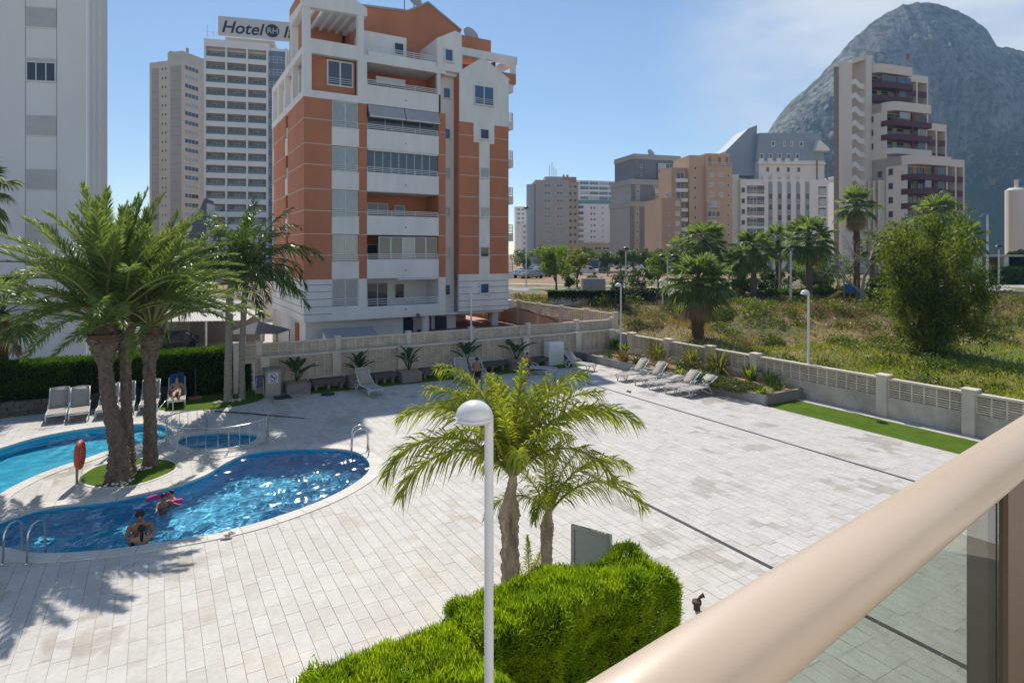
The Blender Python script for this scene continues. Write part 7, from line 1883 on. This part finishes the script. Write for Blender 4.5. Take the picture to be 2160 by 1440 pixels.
# ================================================================== people
SKIN = mat('tanned_skin', (0.34, 0.17, 0.10), 0.55, 0.1, 6); SKINL = mat('light_skin', (0.46, 0.26, 0.18), 0.55, 0.1, 6)
HAIR = mat('dark_hair', (0.018, 0.013, 0.01), 0.5)
STAND = {'pelvis': (0, 0, .92, .13), 'waist': (0, 0, 1.08, .115), 'chest': (0, 0, 1.26, .135), 'neck': (0, .01, 1.45, .055), 'head': (0, -.01, 1.56, .085), 'crown': (0, 0, 1.65, .075), 'nose': (0, -.105, 1.555, .014),
    'shoulder': (.185, 0, 1.38, .062), 'elbow': (.24, .02, 1.10, .043), 'wrist': (.27, -.03, .86, .030), 'palm': (.275, -.04, .79, .030),
    'hip': (.095, 0, .88, .09), 'knee': (.10, -.01, .49, .058), 'ankle': (.10, .02, .09, .038), 'toe': (.11, -.13, .035, .034)}
FING = ((-.032, -.02), (-.016, -.004), (0, 0), (.016, -.004), (.034, -.03))
def person(label, loc, rotz, pose=None, sc=1.0, skin=None, hair='short', clothes=(), group=None, tilt=(0, 0)):
    J = {}
    for k, v in STAND.items():
        if k in ('pelvis', 'waist', 'chest', 'neck', 'head', 'crown', 'nose'): J[k] = v
        else:
            J['l_'+k] = v; J['r_'+k] = (-v[0],) + v[1:]
    for k, v in (pose or {}).items(): J[k] = tuple(v) if len(v) == 4 else tuple(v) + (J[k][3],)
    bones = [('pelvis', 'waist'), ('waist', 'chest'), ('chest', 'neck'), ('neck', 'head'), ('head', 'crown'), ('head', 'nose')]
    for s_ in ('l_', 'r_'):
        bones += [('chest', s_+'shoulder'), (s_+'shoulder', s_+'elbow'), (s_+'elbow', s_+'wrist'), (s_+'wrist', s_+'palm'), ('pelvis', s_+'hip'), (s_+'hip', s_+'knee'), (s_+'knee', s_+'ankle'), (s_+'ankle', s_+'toe')]
        w = Vector(J[s_+'wrist'][:3]); p = Vector(J[s_+'palm'][:3]); d = (p-w).normalized() if (p-w).length > 1e-4 else Vector((0, 0, -1))
        side = d.orthogonal().normalized(); side2 = d.cross(side)
        for q, (o, sh) in enumerate(FING):
            a = p + side*o + d*(0.03+sh); b = a + d*(0.035 if q < 4 else 0.02) + side2*0.012
            J[f'{s_}f{q}a'] = (*a, .0095); J[f'{s_}f{q}b'] = (*b, .008); bones += [(s_+'palm', f'{s_}f{q}a'), (f'{s_}f{q}a', f'{s_}f{q}b')]
    def skinned(nm, names, grow=0.0):
        ns = list(names); idx = {k: i for i, k in enumerate(ns)}
        me = bpy.data.meshes.new(nm); me.from_pydata([J[k][:3] for k in ns], [(idx[a], idx[b]) for a, b in bones if a in idx and b in idx], [])
        o = bpy.data.objects.new(nm, me); COL.objects.link(o)
        o.modifiers.new('skin', 'SKIN'); sv = me.skin_vertices[0].data
        for k, i in idx.items():
            r = J[k][3] + grow; sv[i].radius = (r*(1.25 if k in ('chest', 'pelvis', 'waist') else 1), r*(0.85 if k in ('chest', 'waist') else 1))
            sv[i].use_root = (k == ns[0])
        sb = o.modifiers.new('sub', 'SUBSURF'); sb.levels = sb.render_levels = 2
        out = bpy.data.meshes.new_from_object(o.evaluated_get(bpy.context.evaluated_depsgraph_get()))
        bpy.data.objects.remove(o); bpy.data.meshes.remove(me)
        out.polygons.foreach_set('use_smooth', [True]*len(out.polygons))
        return out
    root = add('person', skinned('person', J.keys()), skin or SKIN, None, loc, (tilt[0], tilt[1], rotz), sc)
    tag(root, label, 'person', group)
    for nm, names, m, grow in clothes: add(nm, skinned(nm, names, grow), m, root)
    h = Vector(J['head'][:3]); c = Vector(J['crown'][:3]); ax = (c-h).normalized()
    fw = (Vector(J['nose'][:3])-h).normalized()
    if hair:
        q = MB(); cc = h.lerp(c, 0.55) - fw*0.018; q.ball(tuple(cc), 0.094, 0.100, 0.092, 12, 8)
        if hair == 'pony': q.tube([tuple(cc-fw*0.09), tuple(cc-fw*0.13-ax*0.08), tuple(cc-fw*0.10-ax*0.26), tuple(cc-fw*0.09-ax*0.38)], [0.035, 0.042, 0.032, 0.012], 8)
        if hair == 'cap': q.tube([tuple(cc+fw*0.06+ax*0.02), tuple(cc+fw*0.17)], [0.07, 0.06], 8)
        hr_ = add('hair' if hair != 'cap' else 'cap', q, HAIR if hair != 'cap' else mat('navy_cap', (0.02, 0.03, 0.07), 0.8), root, smooth=True)
    side = fw.cross(ax).normalized()
    for s_ in (-1, 1):
        e = MB(); e.ball(tuple(h + fw*0.083 + side*0.032*s_ + ax*0.012), 0.011, 0.011, 0.009, 6, 4); add('eye', e, HAIR, root)
    return root
LEGS = ('pelvis', 'l_hip', 'r_hip')
SHORT = ('pelvis', 'l_hip', 'r_hip')
BLK = mat('black_swimwear', (0.012, 0.012, 0.014), 0.7); PNK = mat('pink_swimwear', (0.45, 0.06, 0.10), 0.7); BLU = mat('blue_towel', (0.02, 0.07, 0.24), 0.9, 0.3, 8)
WETG = 'bathers in the blue pool'
kneel = {'l_knee': (.12, -.25, .62), 'r_knee': (-.12, -.25, .62), 'l_ankle': (.11, .12, .48), 'r_ankle': (-.11, .12, .48), 'l_toe': (.11, .25, .45), 'r_toe': (-.11, .25, .45)}
def to_cam(p): return math.atan2(-p.x, p.y)                # figure's -y turned to the camera
w = at(299, 1146, WATER_Z); man = at(295, 1131, WATER_Z)
person('dark-haired man standing chest-deep in the pool, embracing the woman', (man.x, man.y, -1.28), to_cam(man), dict(kneel, l_elbow=(.25, -.10, 1.18), r_elbow=(-.25, -.10, 1.18), l_wrist=(.20, -.34, 1.25), r_wrist=(-.20, -.34, 1.25), l_palm=(.13, -.40, 1.24), r_palm=(-.13, -.40, 1.24), head=(0, -.03, 1.56), crown=(0, -.05, 1.65), nose=(0, -.12, 1.54)), 1.06, SKIN, 'short', (('swim_shorts', SHORT, BLK, .02),), WETG)
person('woman with dark ponytail in the pool, back turned, held by the man', (w.x, w.y, -1.26), to_cam(w)+math.pi, dict(kneel, l_elbow=(.26, -.14, 1.20), r_elbow=(-.26, -.14, 1.20), l_wrist=(.20, -.34, 1.30), r_wrist=(-.20, -.34, 1.30), l_palm=(.16, -.40, 1.32), r_palm=(-.16, -.40, 1.32)), 0.94, SKINL, 'pony', (('bikini', SHORT, PNK, .015),), WETG)
k1 = at(345, 1068, WATER_Z)
person('child floating on a pink pool noodle in the pool', (k1.x, k1.y, -0.98), to_cam(k1)+0.4, dict(kneel, l_elbow=(.30, -.14, 1.27), r_elbow=(-.30, -.14, 1.27), l_wrist=(.36, -.30, 1.24), r_wrist=(-.36, -.30, 1.24), l_palm=(.40, -.34, 1.24), r_palm=(-.40, -.34, 1.24)), 0.72, SKIN, 'short', (('swim_vest', ('waist', 'chest'), PNK, .02),), WETG)
k2 = at(362, 1052, WATER_Z)
person('second child holding the far pink noodle in the pool', (k2.x, k2.y, -0.98), to_cam(k2)-0.9, dict(kneel, l_elbow=(.28, -.16, 1.25), r_elbow=(-.28, -.16, 1.25), l_wrist=(.30, -.32, 1.24), r_wrist=(-.30, -.32, 1.24), l_palm=(.32, -.38, 1.24), r_palm=(-.32, -.38, 1.24)), 0.66, SKINL, 'short', (('swim_vest', ('waist', 'chest'), PNK, .02),), WETG)
HOT = mat('hot_pink_foam', (0.72, 0.02, 0.22), 0.5)
for (a, b, cc, lab) in (((312, 1055), (358, 1046), 0.02, 'far pink pool noodle floating beside the children'), ((334, 1072), (382, 1058), 0.02, 'near pink pool noodle under the floating child')):
    A, B = at(*a, WATER_Z), at(*b, WATER_Z); m_ = (A+B)/2; d = B-A
    r = thing('pool_noodle', lab, 'pool noodle', (m_.x, m_.y, WATER_Z), 0, 'pink pool noodles')
    nn = Vector((-d.y, d.x, 0)).normalized(); q = MB(); pts = [tuple(d*(t-0.5)+nn*0.10*math.sin(math.pi*t)+Vector((0, 0, 0.03))) for t in [i/10 for i in range(11)]]
    q.tube(pts, 0.06, 10); add('foam_tube', q, HOT, r, smooth=True)
    for t in (0, 10): q = MB(); q.ball(pts[t], 0.06, 0.06, 0.06, 10, 6); add('end_cap', q, HOT, r, smooth=True)
# person lying on the last hedge-row lounger
p = at(372, 862); az = math.atan2(p.y, p.x)-R(1); ux = Vector((math.cos(az), math.sin(az), 0))
lay = {'pelvis': (0, -.95, .47), 'waist': (0, -1.12, .53), 'chest': (0, -1.28, .68), 'neck': (0, -1.42, .86), 'head': (0, -1.48, .97), 'crown': (0, -1.53, 1.06), 'nose': (0, -1.40, 1.0)}
lay = {k: (v[0], -v[1], v[2]) for k, v in lay.items()}
for s_, sg_ in (('l_', 1), ('r_', -1)):
    lay.update({s_+'shoulder': (.18*sg_, 1.36, .78), s_+'elbow': (.27*sg_, 1.18, .56), s_+'wrist': (.16*sg_, 0.98, .58), s_+'palm': (.10*sg_, .94, .60), s_+'hip': (.09*sg_, .90, .47), s_+'knee': (.12*sg_, .50, .62 if sg_ > 0 else .47), s_+'ankle': (.10*sg_, .12, .43), s_+'toe': (.11*sg_, .04, .55)})
person('sunbather lying on the lounger in dark swimwear with blue cloth', (p.x, p.y, 0), az-math.pi/2, lay, 1.0, SKINL, 'short', (('swimsuit', ('pelvis', 'waist', 'chest', 'l_hip', 'r_hip'), BLK, .012),))
tw = thing('towel', 'blue beach cloth spread over the sunbather lounger back', 'towel', (p.x, p.y, 0), az)
q = MB(); S = 7
for i in range(S+1):
    for j in range(S+1):
        u, v = i/S, j/S; q.v.append((1.34+0.42*u, -0.27+0.54*v, 0.66+0.50*u+0.03*math.sin(7*u+5*v)+0.02))
for i in range(S):
    for j in range(S): q.f.append((i*(S+1)+j, (i+1)*(S+1)+j, (i+1)*(S+1)+j+1, i*(S+1)+j+1))
tc_ = add('cloth', q, BLU, tw, smooth=True); tc_.modifiers.new('thick', 'SOLIDIFY').thickness = 0.012
# seated bather
p = at(1006, 806); pb2 = Vector((p.x, p.y, 0))
sit = {'pelvis': (0, 0, .46), 'waist': (0, -.02, .62), 'chest': (0, -.06, .82), 'neck': (0, -.09, 1.0), 'head': (0, -.12, 1.10), 'crown': (0, -.12, 1.19), 'nose': (0, -.215, 1.09)}
for s_, sg_ in (('l_', 1), ('r_', -1)):
    sit.update({s_+'shoulder': (.185*sg_, -.06, .93), s_+'elbow': (.22*sg_, -.22, .70), s_+'wrist': (.14*sg_, -.42, .62), s_+'palm': (.10*sg_, -.48, .60), s_+'hip': (.095*sg_, -.02, .44), s_+'knee': (.14*sg_, -.42, .47), s_+'ankle': (.13*sg_, -.46, .09), s_+'toe': (.14*sg_, -.60, .035)})
person('bare-backed bather in a cap sitting on the lounger edge', tuple(pb2), to_cam(pb2)+math.pi, sit, 1.0, SKIN, 'cap', (('swim_shorts', SHORT, BLK, .02),))
# standing child
p = at(1112, 797)
person('child standing in dark trunks holding a white cloth near the benches', (p.x, p.y, 0), to_cam(p)+0.3, {'r_elbow': (-.25, -.06, 1.12), 'r_wrist': (-.22, -.26, 1.04), 'r_palm': (-.20, -.32, 1.03), 'l_elbow': (.24, .03, 1.10)}, 0.78, SKIN, 'short', (('trunks', ('pelvis', 'l_hip', 'r_hip'), BLK, .022),))
cl = thing('cloth', 'white cloth in the hand of the standing child', 'cloth', (p.x, p.y, 0), to_cam(p)+0.3)
q = MB()
for i in range(6):
    for j in range(4): q.v.append((-0.20+0.03*j+0.008*math.sin(3*i), -0.27-0.02*math.sin(2*j+i), 0.80-0.045*i))
for i in range(5):
    for j in range(3): q.f.append((i*4+j, (i+1)*4+j, (i+1)*4+j+1, i*4+j+1))
co = add('fabric', q, mat('white_cloth', (0.7, 0.7, 0.7), 0.9), cl); co.modifiers.new('thick', 'SOLIDIFY').thickness = 0.01
# ================================================================== the balcony we stand on
BEIGER = mat('beige_painted_rail', (0.52, 0.42, 0.33), 0.38, 0.03, 3, spec=0.5)
o_ = from_cam(0.415, 0.99, EYE); ra = R(38.3)-HEAD
bal = thing('balcony_railing', 'beige rounded handrail over a glass balustrade close to the camera', 'railing', o_, ra)
prof = [(0.0, -0.530), (0.002, -0.512), (0.010, -0.502), (0.026, -0.494), (0.050, -0.490), (0.074, -0.493), (0.094, -0.502), (0.108, -0.516), (0.116, -0.534), (0.117, -0.552), (0.110, -0.566), (0.098, -0.574), (0.090, -0.570), (0.082, -0.576), (0.030, -0.576), (0.006, -0.560)]
q = MB(); n = len(prof)
for x in (-3.0, 3.2):
    for a, z in prof: q.v.append((x, -a, z))
for k in range(n): q.f.append((k, n+k, n+(k+1) % n, (k+1) % n))
q.f.append(tuple(range(n))); q.f.append(tuple(range(2*n-1, n-1, -1)))
add('handrail', q, BEIGER, bal, smooth=True)
add('under_rail_strip', MB().box(-3.0, -0.074, -0.590, 1.035, -0.040, -0.578), mat('under_rail_brown', (0.30, 0.235, 0.18), 0.5), bal)  # darker brown strip along the underside of the rail
GLS = glass_mat('green_tinted_glass', (0.74, 0.80, 0.75), 0.05)
add('glass_panel', MB().box(-3.0, -0.060, -1.52, 0.995, -0.052, -0.580), GLS, bal); add('glass_panel', MB().box(1.003, -0.060, -1.52, 1.055, -0.052, -0.580), GLS, bal)
add('seal', MB().box(0.9952, -0.0615, -1.52, 1.0028, -0.0505, -0.580), DKL, bal)
add('end_post', MB().box(1.06, -0.07, -1.6, 3.2, 0.02, -0.578), mat('dark_brown_panel', (0.15, 0.10, 0.07), 0.6), bal)
add('floor_slab', MB().box(-3.0, -1.9, -1.75, 3.2, 0.06, -1.58), CONC, bal)
add('house_wall', MB().box(-9, -2.2, -7.4, 9, -1.92, 9), WHITE, bal)
# ================================================================== the rock behind the towers
crest = [(1380, 530), (1480, 470), (1540, 390), (1585, 325), (1608, 300), (1622, 275), (1640, 245), (1665, 214), (1700, 188), (1735, 152), (1770, 114), (1800, 80), (1830, 54), (1870, 26), (1905, 9), (1930, 4), (1975, 6), (2010, 17), (2050, 38), (2080, 58), (2093, 84), (2100, 97), (2130, 103), (2160, 108), (2240, 140), (2350, 240), (2480, 360), (2650, 450), (2850, 520)]
def crest_y(px):
    for (a, ya), (b, yb) in zip(crest[:-1], crest[1:]):
        if a <= px <= b: return ya+(yb-ya)*(px-a)/(b-a)
    return 530
rk = MB(); NC, NR = 380, 120
def fbm(x, y, z, o=5):
    s_ = 0; a = 1.0
    for k in range(o): s_ += a*mnoise.noise(Vector((x, y, z))); x *= 2.03; y *= 2.03; z *= 2.03; a *= 0.52
    return s_
DC = 830.0
for i in range(NC+1):
    px = 1380+(2850-1380)*i/NC
    yc = crest_y(px) ; Xc = (px-CXP)/FPX*DC; zc = EYE+(HYP-yc)/FPX*DC
    zc += (fbm(Xc*0.03, 3.3, 0.7)*2.0 + fbm(Xc*0.16, 1.3, 0.7)*1.6)*min(1, zc/80)
    tal = min(zc*0.42, 118 - 0.10*max(0, px-1700)) if zc > 20 else zc*0.5
    for j in range(NR+1):
        t = j/NR
        if t < 0.30: s_ = t/0.30; D = 610+110*s_; z = 1.0+(tal-1)*s_**1.35
        elif t < 0.82:
            s_ = (t-0.30)/0.52; D = 720+(DC-720)*(0.30*s_+0.70*s_**2.6); z = tal+(zc-tal)*(s_**0.92)
        else: s_ = (t-0.82)/0.18; D = DC+190*s_; z = zc*(1-s_**1.5)
        env = math.sin(math.pi*min(1, t/0.82))*max(0.0, min(1.0, (0.82-t)/0.22))
        dn = fbm(Xc*0.012+z*0.004, z*0.007, 5.0+Xc*0.003)*46*env + abs(fbm(Xc*0.035, z*0.012, 9.1))*30*env + fbm(Xc*0.11, z*0.07, 4.1)*12*env + abs(fbm(Xc*0.21, z*0.09, 7.7))*9*env
        if t < 0.30: dn *= 0.4
        zn = fbm(Xc*0.02, D*0.03, 2.2)*7*env if 0.02 < t < 0.30 else 0
        sc_ = D/DC
        rk.v.append(tuple(from_cam(Xc*(1-(1-sc_)*0.55), D-abs(dn)*0.6-dn*0.4, z+zn)))
for i in range(NC):
    for j in range(NR): a = i*(NR+1)+j; rk.f.append((a, a+NR+1, a+NR+2, a+1))
def rock_mat():
    m = bpy.data.materials.new('limestone_rock'); m.use_nodes = True
    t = m.node_tree; b = t.nodes['Principled BSDF']; b.inputs['Roughness'].default_value = 0.95; b.inputs['Specular IOR Level'].default_value = 0.1
    g = N(t, 'ShaderNodeNewGeometry')
    mp_ = N(t, 'ShaderNodeMapping'); mp_.inputs['Scale'].default_value = (1, 1, 0.45); t.links.new(g.outputs['Position'], mp_.inputs[0])
    n1 = N(t, 'ShaderNodeTexNoise'); n1.inputs['Scale'].default_value = 0.035; n1.inputs['Detail'].default_value = 9; n1.inputs['Roughness'].default_value = 0.68
    n2 = N(t, 'ShaderNodeTexNoise'); n2.inputs['Scale'].default_value = 0.09; n2.inputs['Detail'].default_value = 6; n2.inputs['Roughness'].default_value = 0.6
    t.links.new(mp_.outputs[0], n1.inputs[0]); t.links.new(g.outputs['Position'], n2.inputs[0])
    r1 = N(t, 'ShaderNodeMapRange'); r1.inputs[1].default_value = 0.33; r1.inputs[2].default_value = 0.66; t.links.new(n1.outputs[0], r1.inputs[0])
    x = N(t, 'ShaderNodeMix', data_type='RGBA'); x.inputs['A'].default_value = (0.15, 0.14, 0.13, 1); x.inputs['B'].default_value = (0.32, 0.30, 0.28, 1)
    t.links.new(r1.outputs[0], x.inputs['Factor'])
    n4 = N(t, 'ShaderNodeTexNoise'); n4.inputs['Scale'].default_value = 0.16; n4.inputs['Detail'].default_value = 8; n4.inputs['Roughness'].default_value = 0.7
    t.links.new(mp_.outputs[0], n4.inputs[0]); r4 = N(t, 'ShaderNodeMapRange'); r4.inputs[1].default_value = 0.36; r4.inputs[2].default_value = 0.56; r4.inputs[3].default_value = 0.38; r4.inputs[4].default_value = 1.15; t.links.new(n4.outputs[0], r4.inputs[0])  # random dark mottles, also lending contrast that the crag shading lacks
    xx = N(t, 'ShaderNodeVectorMath', operation='SCALE'); t.links.new(x.outputs['Result'], xx.inputs[0]); t.links.new(r4.outputs[0], xx.inputs['Scale'])
    # scrub on ledges and on the scree
    sp = N(t, 'ShaderNodeSeparateXYZ'); t.links.new(g.outputs['Position'], sp.inputs[0])
    lo = N(t, 'ShaderNodeMapRange'); lo.inputs[1].default_value = 150; lo.inputs[2].default_value = 70; lo.inputs[3].default_value = 0.0; lo.inputs[4].default_value = 0.24; t.links.new(sp.outputs[2], lo.inputs[0])
    nz_ = N(t, 'ShaderNodeSeparateXYZ'); t.links.new(g.outputs['Normal'], nz_.inputs[0])
    sl_ = N(t, 'ShaderNodeMath', operation='MULTIPLY_ADD'); sl_.inputs[1].default_value = 0.14; t.links.new(nz_.outputs[2], sl_.inputs[0]); t.links.new(lo.outputs[0], sl_.inputs[2])
    ad = N(t, 'ShaderNodeMath', operation='ADD'); t.links.new(n2.outputs[0], ad.inputs[0]); t.links.new(sl_.outputs[0], ad.inputs[1])
    r2 = N(t, 'ShaderNodeMapRange', interpolation_type='SMOOTHSTEP'); r2.inputs[1].default_value = 0.60; r2.inputs[2].default_value = 0.70; t.links.new(ad.outputs[0], r2.inputs[0])
    y = N(t, 'ShaderNodeMix', data_type='RGBA'); y.inputs['B'].default_value = (0.07, 0.085, 0.04, 1); t.links.new(r2.outputs[0], y.inputs['Factor']); t.links.new(xx.outputs[0], y.inputs['A'])
    t.links.new(y.outputs['Result'], b.inputs['Base Color'])
    bp = N(t, 'ShaderNodeBump'); bp.inputs['Strength'].default_value = 1.0; bp.inputs['Distance'].default_value = 9.0
    t.links.new(n1.outputs[0], bp.inputs['Height']); t.links.new(bp.outputs[0], b.inputs['Normal'])
    return m
tag(add('mountain', rk, rock_mat(), smooth=False), 'huge pale limestone rock rising behind the towers', None, kind='structure')
# ------------------------------------------------------------------ thin sea haze
hz = MB(); c = [from_cam(x, d, 0) for x, d in ((-900, -60), (1800, -60), (1800, 1150), (-900, 1150))]
hz.prism([(p.x, p.y) for p in c][::1], -1.0-1.2, 352)
hm = bpy.data.materials.new('sea_haze'); hm.use_nodes = True; t = hm.node_tree; t.nodes.remove(t.nodes['Principled BSDF'])
pv = N(t, 'ShaderNodeVolumePrincipled'); pv.inputs['Color'].default_value = (0.40, 0.68, 1.0, 1); pv.inputs['Density'].default_value = 0.00027; pv.inputs['Anisotropy'].default_value = 0.2
t.links.new(pv.outputs[0], t.nodes['Material Output'].inputs['Volume'])
hm.volume_intersection_method = 'FAST' if hasattr(hm, 'volume_intersection_method') else hm.volume_intersection_method
ho = add('haze', hz, hm); tag(ho, 'thin bluish sea haze over the quarter', None, kind='stuff')
